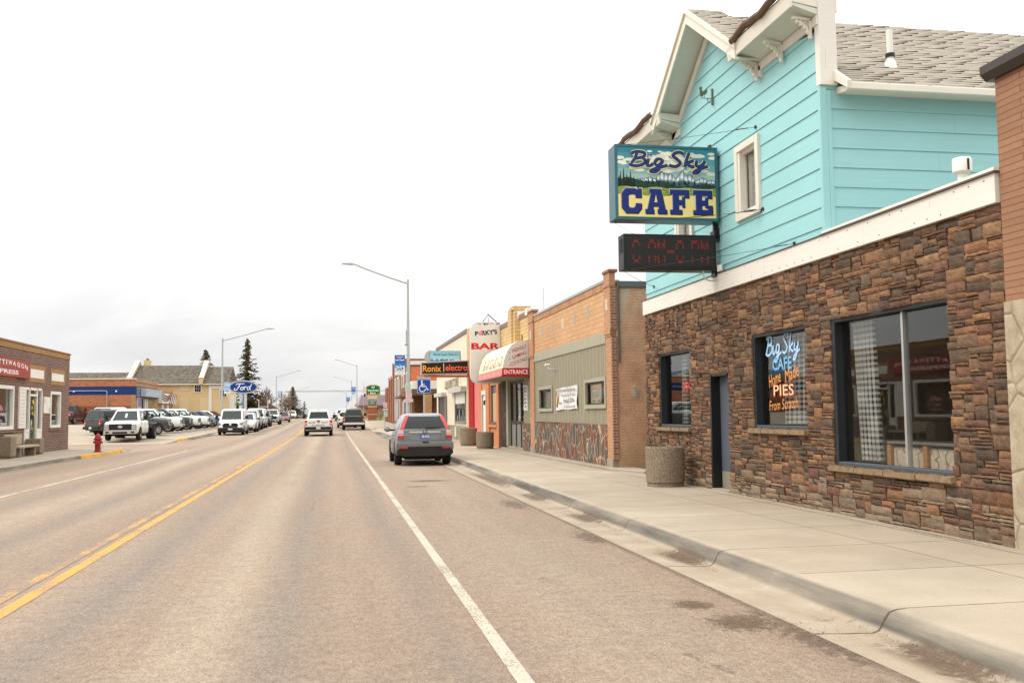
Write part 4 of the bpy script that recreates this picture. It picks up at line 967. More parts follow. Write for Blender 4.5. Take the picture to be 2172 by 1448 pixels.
jb = MB(); jb.box(W - .1, W - .05, 16.85, 17.0, 4.19, 4.31); o = jb.build('junction_box', M_WHITE, None, bevel=.006); tag(o, 'small white louvred junction box on the fascia beside the LED board', 'junction box')
# ------------------------------------------------------------------ brick building at the right edge
nb = emp('brick_building', (W, 5, .15), 'tan painted rough-brick building with dark coping at the right edge', 'building')
M_NB = brick_mat('tan_split_brick', (.315, .165, .098), (.37, .20, .12), (.24, .125, .075), .85, .0725, .005, bumpd=1.4, off=.5, rough=.9)
B('brick_wall', M_NB, nb, (W - .005, 13, -8, 9.31, 2.76, 5.18))
B('pilaster_strip', M_NB, nb, (W - .035, W - .005, 8.55, 8.62, 2.78, 5.18))
def cast_stone():
    g = G('rough_stone_veneer', .9); u, z = g.wall(); v = g.n('ShaderNodeTexVoronoi', feature='DISTANCE_TO_EDGE'); v.inputs['Scale'].default_value = 1.9; g.L(g.comb(g.math('MULTIPLY', u, .9), z), v.inputs['Vector'])
    n = g.noise(6, 6, .65); c = g.mix(g.rng(n, .3, .7), (.30, .24, .16), (.46, .39, .28)); c = g.mix(g.rng(v.outputs[0], .0, .02, .6, 0), c, (.20, .16, .12)); g.col(c)
    g.bump(g.math('ADD', n, g.rng(v.outputs[0], 0, .05)), .8, .02); return g.m
B('stone_base', cast_stone(), nb, (W - .03, 13, -8, 9.31, .1, 2.757))
m = MB(); m.prism([(W - .06, 5.18), (W - .13, 5.25), (W - .13, 5.34), (13, 5.34), (13, 5.18)], -8, 9.385, 'y'); m.build('coping', simple('dark_bronze_coping', (.05, .038, .035), .35, .3), nb)
# flue board next to fascia end
# ------------------------------------------------------------------ the bar
BX = 7.10
bar = emp('bar_building', (BX, 29, .2), 'tan brick bar with green plank siding and a flagstone base', 'building')
M_BB = brick_mat('tan_orange_block', (.58, .335, .17), (.64, .385, .205), (.36, .24, .15), .40, .135, .008, bumpd=.6)
M_BBS = brick_mat('brown_quoin_brick', (.26, .12, .08), (.36, .17, .11), (.48, .37, .27), .22, .075, .010, bumpd=.8)
M_BBQ = brick_mat('pillar_brick', (.56, .30, .155), (.48, .235, .14), (.42, .29, .19), .22, .075, .009, bumpd=.8)
def plank_mat():
    g = G('green_grooved_plank', .7, 0, .25); u, z = g.wall(); t = g.math('FRACT', g.math('DIVIDE', u, .19)); gr = g.rng(g.math('ABSOLUTE', g.math('SUBTRACT', t, .5)), .44, .47)
    t2 = g.math('FRACT', g.math('ADD', g.math('DIVIDE', u, .38), .2)); gr = g.math('MAXIMUM', gr, g.rng(g.math('ABSOLUTE', g.math('SUBTRACT', t2, .5)), .465, .485))
    n = g.noise(4, 5, .6, g.comb(g.math('MULTIPLY', u, 3), g.math('MULTIPLY', z, .4))); c = g.mix(g.rng(n, .3, .7), (.255, .228, .158), (.335, .302, .215))
    c = g.mix(gr, c, (.11, .098, .068)); g.col(c); g.bump(g.math('SUBTRACT', 0, gr), .8, .012); return g.m
M_PLANK = plank_mat(); M_GTRIM = simple('sage_trim_paint', (.35, .33, .245), .6, 0, .08, 2, .1)
def flag_mat(name, dark=1.0, grout=(.42, .33, .22)):
    g = G(name, .8, 0, .3); u, z = g.wall(); vec = g.comb(g.math('MULTIPLY', u, 1.5), g.math('MULTIPLY', z, .95))
    nn = g.n('ShaderNodeTexNoise'); nn.inputs['Scale'].default_value = 1.7; g.L(vec, nn.inputs['Vector'])
    vv = g.mix(.10, vec, nn.outputs[1])
    v1 = g.n('ShaderNodeTexVoronoi', feature='DISTANCE_TO_EDGE'); v2 = g.n('ShaderNodeTexVoronoi')
    for v in (v1, v2): v.inputs['Scale'].default_value = 2.3; v.inputs['Randomness'].default_value = 1.0; g.L(vv, v.inputs['Vector'])
    t = g.n('ShaderNodeSeparateColor'); g.L(v2.outputs['Color'], t.inputs[0])
    r = g.n('ShaderNodeValToRGB'); r.color_ramp.interpolation = 'CONSTANT'; cr = r.color_ramp
    cols = [(.145, .065, .045), (.10, .056, .046), (.20, .085, .042), (.085, .08, .078), (.13, .078, .056), (.12, .112, .105), (.165, .075, .048)]
    while len(cr.elements) < len(cols): cr.elements.new(.5)
    for i, c in enumerate(cols): cr.elements[i].position = i / len(cols); cr.elements[i].color = (*[q * dark for q in c], 1)
    g.L(t.outputs[0], r.inputs[0]); n = g.noise(7, 5, .65); c = g.mix(g.rng(n, .3, .7), g.mix(1.0, r.outputs[0], (.65, .65, .65), 'MULTIPLY'), g.mix(1.0, r.outputs[0], (1.35, 1.25, 1.15), 'MULTIPLY'))
    e = g.rng(v1.outputs[0], .020, .036, 1, 0); c = g.mix(e, c, grout); g.col(c); g.bump(g.math('SUBTRACT', g.math('MULTIPLY', n, .3), e), .9, .015); return g.m
M_FLAG = flag_mat('flagstone_veneer')
B('parapet_wall', M_BB, bar, (BX, BX + .35, 24.95, 34.3, 3.70, 4.86), (BX + .3, 14, 24.9, 36.2, 3.4, 4.7))
B('soldier_course', brick_mat('soldier_brick', (.40, .20, .10), (.47, .26, .14), (.27, .17, .10), .40, .30, .008, soldier=False), bar, (BX - .02, BX + .35, 24.95, 34.3, 4.862, 5.06), bevel=.006)
B('metal_coping', simple('grey_flashing', (.36, .37, .36), .5, .3, .15, 2), bar, (BX - .04, BX + .38, 24.93, 34.3, 5.062, 5.13), (BX + .34, BX + .40, 24.9, 34.3, 4.7, 5.06))
for px in (1156, 1178, 1202, 1229, 1260):
    yy = 14830 / (px - 706); B('inset_block', M_GTRIM if px != 1202 else simple('pale_glazed_block', (.55, .47, .33), .5), bar, (BX - .006, BX + .01, yy - .13, yy + .13, 4.26, 4.58), bevel=.003)
B('siding_band', M_GTRIM, bar, *[(BX - .03, BX + .05, 24.97 + i * .777, 24.97 + i * .777 + .771, 3.44, 3.74) for i in range(12)], bevel=.004)
def wall_with_holes(name, mat, parent, x0, x1, y0, y1, z0, z1, holes):
    m = MB(); ys = sorted({y0, y1} | {h[0] for h in holes} | {h[1] for h in holes})
    for a, b in zip(ys, ys[1:]):
        hs = sorted([h for h in holes if h[0] <= a and h[1] >= b], key=lambda h: h[2]); zs = [z0] + [v for h in hs for v in (h[2], h[3])] + [z1]
        for i in range(0, len(zs), 2):
            if zs[i+1] - zs[i] > .003: m.box(x0, x1, a, b, zs[i], zs[i+1])
    return m.build(name, mat, parent)
BW = [(25.08, 27.08, 1.84, 2.46), (31.52, 33.48, 1.78, 2.42)]
wall_with_holes('plank_siding', M_PLANK, bar, BX, BX + .12, 24.95, 34.3, 1.32, 3.44, BW)
B('flagstone_base', M_FLAG, bar, (BX - .05, BX + .12, 24.9, 34.28, .2, 1.30), (BX - .045, BX + .1, 35.13, 36.45, .2, 1.25))
for (a, b, c, d) in BW:
    m = MB(); m.box(BX - .05, BX, a - .12, a, c - .11, d + .11); m.box(BX - .05, BX, b, b + .12, c - .11, d + .11); m.box(BX - .05, BX, a, b, d, d + .11); m.box(BX - .05, BX, a, b, c - .11, c)
    wn_ = m.build('window', M_GTRIM, bar, bevel=.004)
    m = MB(); m.box(BX + .03, BX + .1, a, a + .05, c, d); m.box(BX + .03, BX + .1, b - .07, b, c, d); m.box(BX + .02, BX + .1, a + .05, b - .07, d - .06, d); m.box(BX + .02, BX + .1, a + .05, b - .07, c, c + .04); m.build('frame', M_BLACK, wn_)
    B('pane', M_GLASS, wn_, (BX + .06, BX + .065, a + .05, b - .07, c + .04, d - .06)); B('dark_room', M_DARK, wn_, (BX + .6, BX + .65, a - .4, b + .6, c - .4, d + .4))
def pillar(y0, y1, far=False):
    k_ = .055
    m = MB(); m.box(BX - .035, BX + .10, y0 + .03, y1 - .03, .42, 3.58); m.box(BX - .05, BX + .10, y0 + .015, y1 - .015, 3.582, 3.64); m.box(BX - .07, BX + .10, y0, y1, 3.642, 3.74)
    m.box(BX - .06, BX + .10, y0, y1, 3.742, 4.88); m.box(BX - .08, BX + .10, y0 - .015, y1 + .015, 4.882, 4.97); m.box(BX - .06, BX + .10, y0 + .02, y1 - .02, 4.972, 5.25)
    p = m.build('brick_pillar', M_BBQ, bar, bevel=.006)
    B('capstone', simple('brown_capstone', (.27, .125, .075), .8, 0, .15, 5), p, (BX - .09, BX + .16, y0 - .02, y1 + .02, 5.252, 5.33), bevel=.008)
    B('pillar_block', simple('pale_pillar_block', (.56, .47, .33), .6), p, (BX - .066, BX - .05, (y0 + y1) / 2 - .09, (y0 + y1) / 2 + .12, 4.28, 4.58), bevel=.002)
    B('footing', M_WALK2, p, (BX - .055, BX + .12, y0 + .01, y1 - .01, .18, .418), bevel=.01); return p
pillar(24.36, 24.94); pillar(34.32, 35.12)
B('brown_quoin', M_BBS, bar, (BX - .042, BX + .11, 24.30, 24.388, .42, 3.57), (BX - .066, BX + .11, 24.30, 24.358, 3.75, 4.87))
def plaster_mat():
    g = G('weathered_plaster_brick', .95, 0, .15); x, y, z = g.sep(g.pos()); n = g.noise(1.6, 7, .68); n2 = g.noise(18, 5, .65)
    c = g.mix(g.rng(n, .3, .7), (.50, .27, .165), (.74, .46, .30)); c = g.mix(g.rng(n2, .4, .7, 0, .4), c, (.33, .19, .12))
    c = g.mix(g.math('MULTIPLY', g.rng(z, 2.9, 4.2), g.rng(g.noise(2.2, 6, .7, g.scale(g.pos(), 1, 1, .5)), .45, .6, .05, .75)), c, (.50, .50, .38))
    c = g.mix(g.math('MULTIPLY', g.rng(z, 1.0, .5), .6), c, (.46, .31, .17))
    ln = g.rng(g.math('ABSOLUTE', g.math('SUBTRACT', g.math('FRACT', g.math('DIVIDE', z, .0745)), .5)), .38, .48, 0, .45); c = g.mix(ln, c, (.28, .165, .11))
    g.col(c); g.bump(g.math('ADD', n2, g.math('MULTIPLY', n, 2)), .9, .03); return g.m
B('side_wall', plaster_mat(), bar, (BX + .10, 14, 24.33, 24.9, .1, 4.86)); B('side_coping', simple('blue_grey_flashing', (.14, .18, .19), .5, .4), bar, (BX + .16, 14, 24.28, 24.9, 4.862, 5.01))
m = MB(); m.tube([(BX + .15, 24.28, 5.0), (BX + .15, 24.28, 2.9)], .03, 8); m.build('downpipe', simple('mossy_pipe', (.10, .10, .075), .8), bar)
wt = MB(); wt.box(BX + .56, BX + .60, 24.2, 24.33, 2.02, 2.25); wt.tube([(BX + .56, 24.22, 2.05), (BX + .48, 24.1, 2.28)], .025, 6); o = wt.build('wall_light', M_GALV, None); tag(o, 'small grey wall fitting on the weathered side wall in the alley', 'wall light')
# plank panel beside the door with poster, glazed entrance
B('plank_panel', M_PLANK, bar, (BX, BX + .1, 35.12, 36.45, 1.25, 3.3)); B('header_wall', M_PLANK, bar, (BX, BX + .1, 36.45, 40.4, 2.92, 3.3))
en = B('entrance', simple('bronze_door_frame', (.045, .04, .035), .4, .3), bar, *[(BX + .1, BX + .2, y, y + .12, .28, 2.92) for y in (36.45, 37.55, 38.62, 39.72)], (BX + .1, BX + .2, 36.57, 39.72, 2.8, 2.92), (BX + .1, BX + .2, 36.57, 39.72, 1.20, 1.32))
B('door_panel', simple('grey_door_panel', (.21, .205, .19), .5), en, *[(BX + .13, BX + .15, y, y + .97, .3, 1.2) for y in (36.57, 37.67, 38.74)])
B('glass', M_GLASS, en, *[(BX + .14, BX + .146, y, y + .97, 1.32, 2.8) for y in (36.57, 37.67, 38.74)])
B('dark_room', M_DARK, en, (BX + 1.2, BX + 1.3, 36, 41, .2, 3)); B('blue_sticker', simple('blue_vinyl', (.02, .07, .26), .5), en, (BX + .13, BX + .135, 36.62, 37.0, 2.45, 2.72))
B('green_jamb', M_GTRIM, bar, (BX - .02, BX + .2, 39.84, 40.2, .25, 3.2)); B('concrete_step', M_WALK2, bar, (BX - .02, BX + .5, 36.3, 40.2, .15, .30), bevel=.01)
B('shaded_flagstone_wall', flag_mat('shaded_brown_flagstone', .35, (.10, .09, .07)), bar, (BX - .01, BX + .2, 40.2, 41.75, .15, 3.25))  # dark brown stone, with the canopy's shade put into the colour as well
ps = emp('notice', (BX, 35.9, 2.2), 'white poster with black lettering on the green panel beside the bar entrance', 'poster')
B('sheet', M_WHITE, ps, (BX - .015, BX - .002, 35.68, 36.38, 1.72, 2.66))
a = Art(*WFRAME(BX - .017, 36.38, 1.72)); a.rect(.08, .58, .68, .88, (.42, .38, .36)); a.rect(.14, .5, .72, .84, (.75, .7, .66)); a.up()
for i in range(4): scribble(a, .09 if i < 3 else .2, .58 if i < 3 else .46, .55 - i * .145, .075, (.12, .1, .1) if i else (.7, .35, .2), i)
a.done('lettering', ps)
bn = emp('banner', (BX, 29.5, 2.1), 'white hot dog banner hung between the two small windows of the green siding', 'banner')
m = MB(); vs = []; ny_, nz2 = 14, 6
for j in range(nz2 + 1):
    for i in range(ny_ + 1):
        s, t = i / ny_, j / nz2; vs.append((BX - .03 - .018 * math.sin(s * 9 + t * 4) - .012 * math.sin(t * 7), 28.05 + 2.8 * s, 1.74 - .03 * s + (.70 - .02 * s) * t + .01 * math.sin(s * 12)))
m.add(vs, [(j*(ny_+1)+i, j*(ny_+1)+i+1, (j+1)*(ny_+1)+i+1, (j+1)*(ny_+1)+i) for j in range(nz2) for i in range(ny_)]); m.build('cloth', simple('vinyl_banner', (.74, .72, .70), .6), bn, fix=False, smooth=180)
a = Art(*WFRAME(BX - .068, 30.85, 1.71)); blk = (.10, .08, .08)
a.text('Enjoy homemade chili and hot dogs', 1.45, .60, 1, blk, width=2.55, height=.14, bold=.005); a.text('while you enjoy UK watch', 1.75, .45, 1, blk, width=1.9, height=.12, bold=.005); a.text('Football! ESPN -', 1.9, .29, 1, blk, width=1.5, height=.13, bold=.01); a.text('Opens', .72, .22, 1, blk, width=.45, height=.13, shear=.2); scribble(a, 1.25, 2.6, .08, .07, blk, 5)
a.ell(.25, .32, .13, .24, (.60, .24, .12)); a.up(); a.ell(.25, .32, .06, .17, (.92, .80, .45)); a.done('lettering', bn)
cm = emp('security_camera', (BX, 30.9, 3.3), 'cream box security camera on a bracket above the banner', 'camera')
B('housing', M_TRIM, cm, (BX - .34, BX - .16, 31.0, 31.12, 3.13, 3.22), bevel=.02); m = MB(); m.tube([(BX, 30.9, 3.02), (BX - .2, 30.95, 3.03), (BX - .3, 31.08, 3.13)], .025, 8); m.build('bracket', M_GALV, cm)
# ------------------------------------------------------------------ yellow-brick block behind the bar sign
yb = emp('yellow_brick_building', (BX, 43, .2), 'yellow brick block with a stepped tower and brown coping above the orange painted shopfront', 'building')
M_YB = brick_mat('yellow_block', (.62, .43, .205), (.66, .48, .25), (.36, .25, .13), .42, .14, .010, bumpd=.6)
B('upper_wall', M_YB, yb, (BX, 14, 35.14, 51.3, 3.25, 5.22)); M_BRC = simple('brown_coping_tile', (.24, .135, .10), .6, 0, .1)
B('coping', M_BRC, yb, (BX - .03, BX + .3, 35.56, 37.04, 5.222, 5.40), (BX - .03, BX + .3, 38.96, 51.3, 5.222, 5.40))
m = MB(); m.box(BX - .20, BX + .5, 37.06, 38.3, 3.26, 5.62); m.box(BX - .14, BX + .45, 38.303, 38.94, 3.26, 5.50); m.box(BX - .28, BX - .2, 37.4, 38.1, 3.26, 5.66); m.box(BX - .24, BX + .45, 37.1, 38.0, 5.62, 5.76)
tw = m.build('stepped_tower', M_YB, yb); B('tower_groove', M_BRC, tw, (BX - .225, BX - .19, 38.14, 38.20, 3.3, 5.60), (BX - .165, BX - .13, 38.62, 38.68, 3.3, 5.48), (BX - .03, BX - .0, 36.5, 36.7, 4.35, 4.6)); B('patched_render', M_WHITE, tw, (BX - .10, BX + .4, 37.045, 37.058, 5.28, 5.56))
B('pinnacle_block', M_WHITE, yb, (BX - .10, BX + .34, 35.14, 35.54, 5.225, 5.48), bevel=.01)
m = MB(); m.tube([(BX + 1.2, 38.2, 5.2), (BX + 1.2, 38.2, 6.6)], .012, 5); m.tube([(BX + 1.2, 38.0, 6.2), (BX + 1.2, 38.4, 6.2)], .008, 5); m.build('aerial', M_GALV, yb)
M_OR = brick_mat('orange_painted_brick', (.58, .235, .11), (.62, .27, .13), (.50, .20, .09), .22, .075, .006, bumpd=.5)
wall_with_holes('orange_wall', M_OR, yb, BX, BX + .3, 41.75, 47.8, .15, 3.25, [(42.5, 44.35, 1.15, 2.9), (45.85, 46.9, .15, 2.5)])
B('brick_pier', M_OR, yb, (BX - .08, BX, 41.78, 42.3, .15, 3.24), (BX - .08, BX, 44.5, 45.3, .15, 3.24), (BX - .05, BX, 47.0, 47.75, .15, 3.24), bevel=.006)
bw = B('boarded_window', simple('plywood', (.50, .33, .18), .8, 0, .12, 4), yb, (BX + .08, BX + .12, 42.55, 44.3, 1.25, 2.55)); B('frame', simple('slate_frame', (.08, .10, .12), .5), bw, (BX + .02, BX + .1, 44.25, 44.35, 1.15, 2.9), (BX - .02, BX + .1, 42.5, 44.3, 1.15, 1.25)); B('transom_glass', simple('grey_transom', (.18, .19, .20), .15), bw, (BX + .08, BX + .1, 42.55, 44.3, 2.57, 2.9))
B('white_door', M_WHITE, yb, (BX + .03, BX + .09, 45.85, 46.9, .18, 2.5)); B('door_surround', M_TRIM, yb, (BX - .03, BX + .12, 46.9, 47.0, .15, 2.6), (BX - .03, BX + .12, 45.75, 45.85, .15, 2.6), (BX - .04, BX + .1, 45.7, 47.05, 2.52, 2.72))
B('orange_sill', M_OR, yb, (BX - .10, BX, 42.32, 44.48, 1.02, 1.12))
lt = MB(); lt.box(BX - .17, BX - .09, 45.40, 45.50, 2.02, 2.24); lt.box(BX - .09, BX, 45.43, 45.47, 2.2, 2.26); o = lt.build('wall_lantern', M_BLACK, None, bevel=.02); tag(o, 'black carriage lantern on the orange brick shopfront', 'lantern')
M_PINK = brick_mat('pink_painted_brick', (.70, .19, .18), (.74, .23, .21), (.6, .15, .14), .22, .075, .006, bumpd=.5)
M_RED = brick_mat('crimson_painted_brick', (.40, .006, .010), (.44, .01, .012), (.3, .004, .006), .22, .075, .006, bumpd=.5)
B('pink_wall', M_PINK, yb, (BX - .0, BX + .3, 47.8, 49.6, .15, 3.25), (BX - .012, BX - .0, 49.9, 51.3, 3.4, 5.1)); B('crimson_pier', M_RED, yb, (BX - .06, BX + .3, 49.6, 51.3, .15, 3.9))
# ------------------------------------------------------------------ entrance canopy
cn = emp('entrance_canopy', (BX, 38.3, 3), 'curved cream casino awning with a red ENTRANCE band over the bar door', 'awning')
prof = [(6.06, 2.99), (6.09, 3.28), (6.16, 3.62), (6.28, 3.92), (6.44, 4.13), (6.66, 4.25), (6.84, 4.285), (7.09, 4.285), (7.09, 2.99)]
cy0, cy1 = 35.25, 41.2
def canv():
    g = G('faded_vinyl_awning', .55); n = g.noise(1.5, 6, .65); g.col(g.mix(g.rng(n, .3, .7), (.74, .64, .42), (.84, .78, .60))); return g.m
m = MB(); m.prism(prof, cy0, cy1, 'y'); m.build('shell', canv(), cn)
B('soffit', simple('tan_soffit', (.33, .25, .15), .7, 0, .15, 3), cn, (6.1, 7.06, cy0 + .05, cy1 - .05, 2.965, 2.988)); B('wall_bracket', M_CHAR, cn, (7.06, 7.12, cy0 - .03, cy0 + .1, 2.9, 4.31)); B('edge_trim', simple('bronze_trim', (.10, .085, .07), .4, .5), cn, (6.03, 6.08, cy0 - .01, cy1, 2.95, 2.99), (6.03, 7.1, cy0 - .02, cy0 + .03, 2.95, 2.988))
a = Art(*RFRAME(6.06, cy0 - .004, 2.99)); pp = [(x - 6.06, z - 2.99) for x, z in prof]; a.poly(pp, (.84, .81, .78)); a.up()
a.poly([(0, 0), (1.02, 0), (1.02, .29), (.03, .29)], (.74, .03, .10)); a.up(); a.text('ENTRANCE', .53, .145, 1, (.96, .93, .92), width=.90, height=.16, bold=.012)
for i, (t, w_) in enumerate((('FRIENDLY', .52), ('GAMING', .50), ('COCKTAILS', .60))):
    a.text(t, .66 - i * .01, 1.0 - i * .235, 1, (.68, .12, .15), width=w_ * 1.1, height=.13, rot=.36, bold=.006); a.ell(.30, .82 - i * .235 + .04, .018, .018, (.08, .05, .05), 10)
a.done('end_panel', cn)
a = Art((0, 0, 0), (1, 0, 0), (0, 0, 1), (0, -1, 0)); arc = [0]
for p, q in zip(prof[:7], prof[1:7]): arc.append(arc[-1] + math.dist(p, q))
def wp(x, y, d):
    for i in range(len(arc) - 1):
        if y <= arc[i+1] or i == len(arc) - 2:
            t = (y - arc[i]) / (arc[i+1] - arc[i]); p, q = prof[i], prof[i+1]; ux, uz = (q[0]-p[0]), (q[1]-p[1]); l = math.hypot(ux, uz); k = d + .003
            return (p[0] + ux * t - uz / l * k, cy1 - x, p[1] + uz * t + ux / l * k)
a.warp = wp; L_ = cy1 - cy0; a.rect(0, L_, 0, .29, (.86, .50, .46)); a.up()
a.text('BAR CASINO', 3.3, .58, 1, (.72, .34, .27), width=4.6, height=.42, bold=.012, shear=.1)
for i, wd in enumerate((.6, .7, .55, .6, .5)): scribble(a, .35 + i * 1.15, .35 + i * 1.15 + wd, .08, .14, (.92, .72, .66), i)
a.done('front_lettering', cn)
# ------------------------------------------------------------------ the tall bar sign
bs = emp('bar_sign', (BX, 41.6, 2.9), 'tall white rounded blade sign with BAR in wide red letters', 'sign')
x0, x1, z0, z1, yy = 5.79, 7.09, 2.90, 5.54, 41.5
def rrect(x0, x1, z0, z1, r, sides=(1, 1, 1, 1)):
    P = []
    for (cx, cz, a0), on in zip(((x1 - r, z1 - r, 0), (x0 + r, z1 - r, 90), (x0 + r, z0 + r, 180), (x1 - r, z0 + r, 270)), sides):
        if on: P += [(cx + r * math.cos(R_(a0 + t)), cz + r * math.sin(R_(a0 + t))) for t in range(0, 91, 15)]
        else: P.append((x1 if a0 in (0, 270) else x0, z1 if a0 in (0, 90) else z0))
    return P
m = MB(); m.prism(rrect(x0, x1, z0, z1, .36, (0, 1, 1, 0)), yy, yy + .3, 'y'); m.build('cabinet', simple('aged_white_sign', (.66, .62, .56), .5, 0, .12, 2.5, .1), bs)
a = Art(*RFRAME(x0, yy - .006, z0))
a.text("P  RKY'S", .68, 2.19, 1, (.10, .08, .08), width=.96, height=.21, bold=.035, rot=.10); a.ell(.435, 2.165, .095, .095, (.90, .55, .58)); a.up()
for dx in (-.03, .03): a.ell(.435 + dx, 2.14, .012, .016, (.15, .05, .06), 8)
a.text('BAR', .655, 1.61, 1, (.80, .05, .12), width=1.24, height=.27, bold=.035)
rnd = random.Random(2)
for k in range(26): x_ = rnd.uniform(.3, 1.25); r_ = rnd.uniform(.006, .02); a.ell(x_, 2.60 - rnd.random() ** 2 * .08, r_ * 2, r_, (.45, .28, .18), 7)
a.done('lettering', bs); m = MB(); m.tube([(x0 + .55, yy + .15, z1), (x0 + .8, yy + .15, z1 + .35), (x0 + .8, yy + .15, z1)], .02, 6); m.tube([(x0 + .8, yy + .15, z1 + .35), (7.3, yy + .5, z1 - .2)], .02, 6); m.build('roof_stay', M_CHAR, bs)
# ------------------------------------------------------------------ Ronix sign
rs = emp('shop_sign', (BX, 51.7, 3.6), 'long black box sign with yellow and coral words above the pavement', 'sign')
x0, x1, z0, z1, yy = 4.56, 7.06, 3.68, 4.44, 51.5
m = MB(); m.prism([(x0, z0), (x1, z0 + .05), (x1, z1 + .02), (x0, z1 - .09)], yy, yy + .45, 'y'); m.build('cabinet', simple('grey_sign_cabinet', (.40, .38, .32), .5), rs, bevel=.01)
a = Art(*RFRAME(x0, yy - .012, z0), step=.004); a.poly([(.05, .07), (2.46, .11), (2.46, .72), (.05, .61)], (.10, .08, .06)); a.up()
a.text('Ronix', .57, .335, 1, (.98, .68, .20), width=.96, height=.335, bold=.012); a.rect(1.17, 1.205, .17, .60, (.95, .88, .68)); a.text('electronics', 1.30, .385, 1, (.98, .45, .36), width=1.95, height=.35, bold=.012, align='LEFT') if False else a.text('electro', 1.86, .385, 1, (.98, .45, .36), width=1.16, height=.34, bold=.012)
a.done('lettering', rs); B('support_beam', simple('orange_painted_steel', (.42, .12, .05), .6), rs, (x0 + .2, x1, yy + .05, yy + .4, z0 - .12, z0 - .002), (x1, BX + .02, yy + .1, yy + .35, z0 - .1, z1 - .1))
# ------------------------------------------------------------------ liquor store
ls = emp('liquor_store', (BX, 60, .2), 'cream clapboard liquor store with brown parapet coping and security shutters', 'building')
def clap(name, c, per):
    g = G(name, .7); u, z = g.wall(); t = g.math('FRACT', g.math('DIVIDE', z, per)); n = g.noise(.8, 5, .6); k = g.rng(t, .9, .97)
    g.col(g.mix(k, g.mix(g.rng(n, .3, .7), tuple(v * .93 for v in c), c), tuple(v * .6 for v in c))); g.bump(g.math('SUBTRACT', 1.0, t), .6, .012); return g.m
M_CREAM = clap('cream_clapboard', (.72, .66, .52), .16)
B('front_wall', M_CREAM, ls, (BX, BX + .3, 52.2, 68, .95, 5.98)); B('side_wall', M_CREAM, ls, (BX + .3, 15, 52.2, 52.4, .9, 5.7), (BX + .3, 15, 67.7, 68, .2, 5.7)); B('parapet_coping', simple('brown_parapet_cap', (.20, .145, .125), .6), ls, (BX - .06, BX + .35, 52.1, 68.05, 5.98, 6.18))
B('brick_pier', M_YB, ls, (BX - .03, BX + .3, 51.3, 52.19, .15, 6.15)); g_ = brick_mat('green_grey_block', (.30, .28, .19), (.34, .31, .21), (.20, .18, .12), .42, .2, .012)
B('block_base', g_, ls, (BX - .02, BX + .3, 52.2, 68, .15, .945))
wd = B('window', simple('taupe_frame', (.26, .215, .17), .6), ls, (BX - .06, BX + .02, 52.75, 52.9, 1.2, 2.85), (BX - .06, BX + .02, 57.2, 57.4, 1.2, 2.85), (BX - .08, BX + .02, 52.75, 57.4, 1.1, 1.2))
B('pane', M_TINT, wd, (BX - .01, BX + .0, 52.9, 57.2, 1.2, 2.2)); B('shutter', clap('shutter_slats', (.64, .63, .58), .06), wd, (BX - .04, BX - .012, 52.9, 57.2, 2.2, 2.82)); B('bottle_display', M_WHITE, wd, *[(BX - .014, BX - .0105, 53.2 + i * .8, 53.32 + i * .8, 1.22, 1.5 + .35 * (i % 2)) for i in range(5)])
B('shutter_box', simple('grey_shutter_box', (.50, .49, .45), .5), ls, (BX - .32, BX, 52.6, 58.6, 2.83, 3.12), (BX - .32, BX, 62.2, 66.9, 2.75, 3.0), bevel=.01); B('door', simple('brown_steel_door', (.05, .04, .038), .5), ls, (BX - .02, BX + .0, 62.9, 66.2, .3, 2.7)); B('door_post', simple('taupe_post', (.15, .12, .10), .6), ls, (BX - .10, BX - .0, 61.3, 62.5, .2, 2.75), (BX - .06, BX, 66.2, 66.6, .2, 2.75))
B('panel', simple('cream_panel', (.66, .60, .46), .6), ls, (BX - .06, BX - .003, 57.5, 61.2, .95, 2.82)); B('meter_pipes', M_WHITE, ls, (BX - .12, BX - .03, 56.6, 57.0, .3, .9))
a = Art(*WFRAME(BX - .05, 62.9, 3.1), step=.01); a.text('LIQUOR STORE', 3.6, .32, 1, (.46, .38, .26), width=6.9, height=.60, bold=.02); a.done('letters', ls, thick=.05)
gs = emp('liquor_sign', (BX, 55.2, 4.5), 'weathered half-round pale blue liquor sales sign above the black shop sign', 'sign')
m = MB(); m.lathe([(0, -.0), (.34, 0), (.34, .35), (0, .35)], (5.42, 55.05, 4.86), 20, 'y'); m.build('round_end', M_GALV, gs)
B('cabinet', M_GALV, gs, (5.42, 7.08, 55.02, 55.35, 4.50, 5.18)); a = Art(*RFRAME(5.38, 55.0, 4.5), step=.004)
for i in range(6): a.rect(0, 1.68, .68 * i / 6, .68 * (i + 1) / 6, tuple(p * (1 - i / 5) + q * i / 5 for p, q in zip((.72, .86, .90), (.52, .74, .82))))
a.up(); a.poly([(.02, .0)] + [(.02 + .95 * i / 12, .18 + .08 * math.sin(i * 1.7)) for i in range(13)] + [(.97, .0)], (.35, .55, .72)); a.up(); a.text('Glacier Liquor Sales LLC', .88, .46, 1, (.22, .28, .30), width=1.40, height=.14, bold=.01); a.text('Liquor and', .95, .16, 1, (.20, .34, .42), width=.75, height=.13, bold=.01); a.done('lettering', gs)
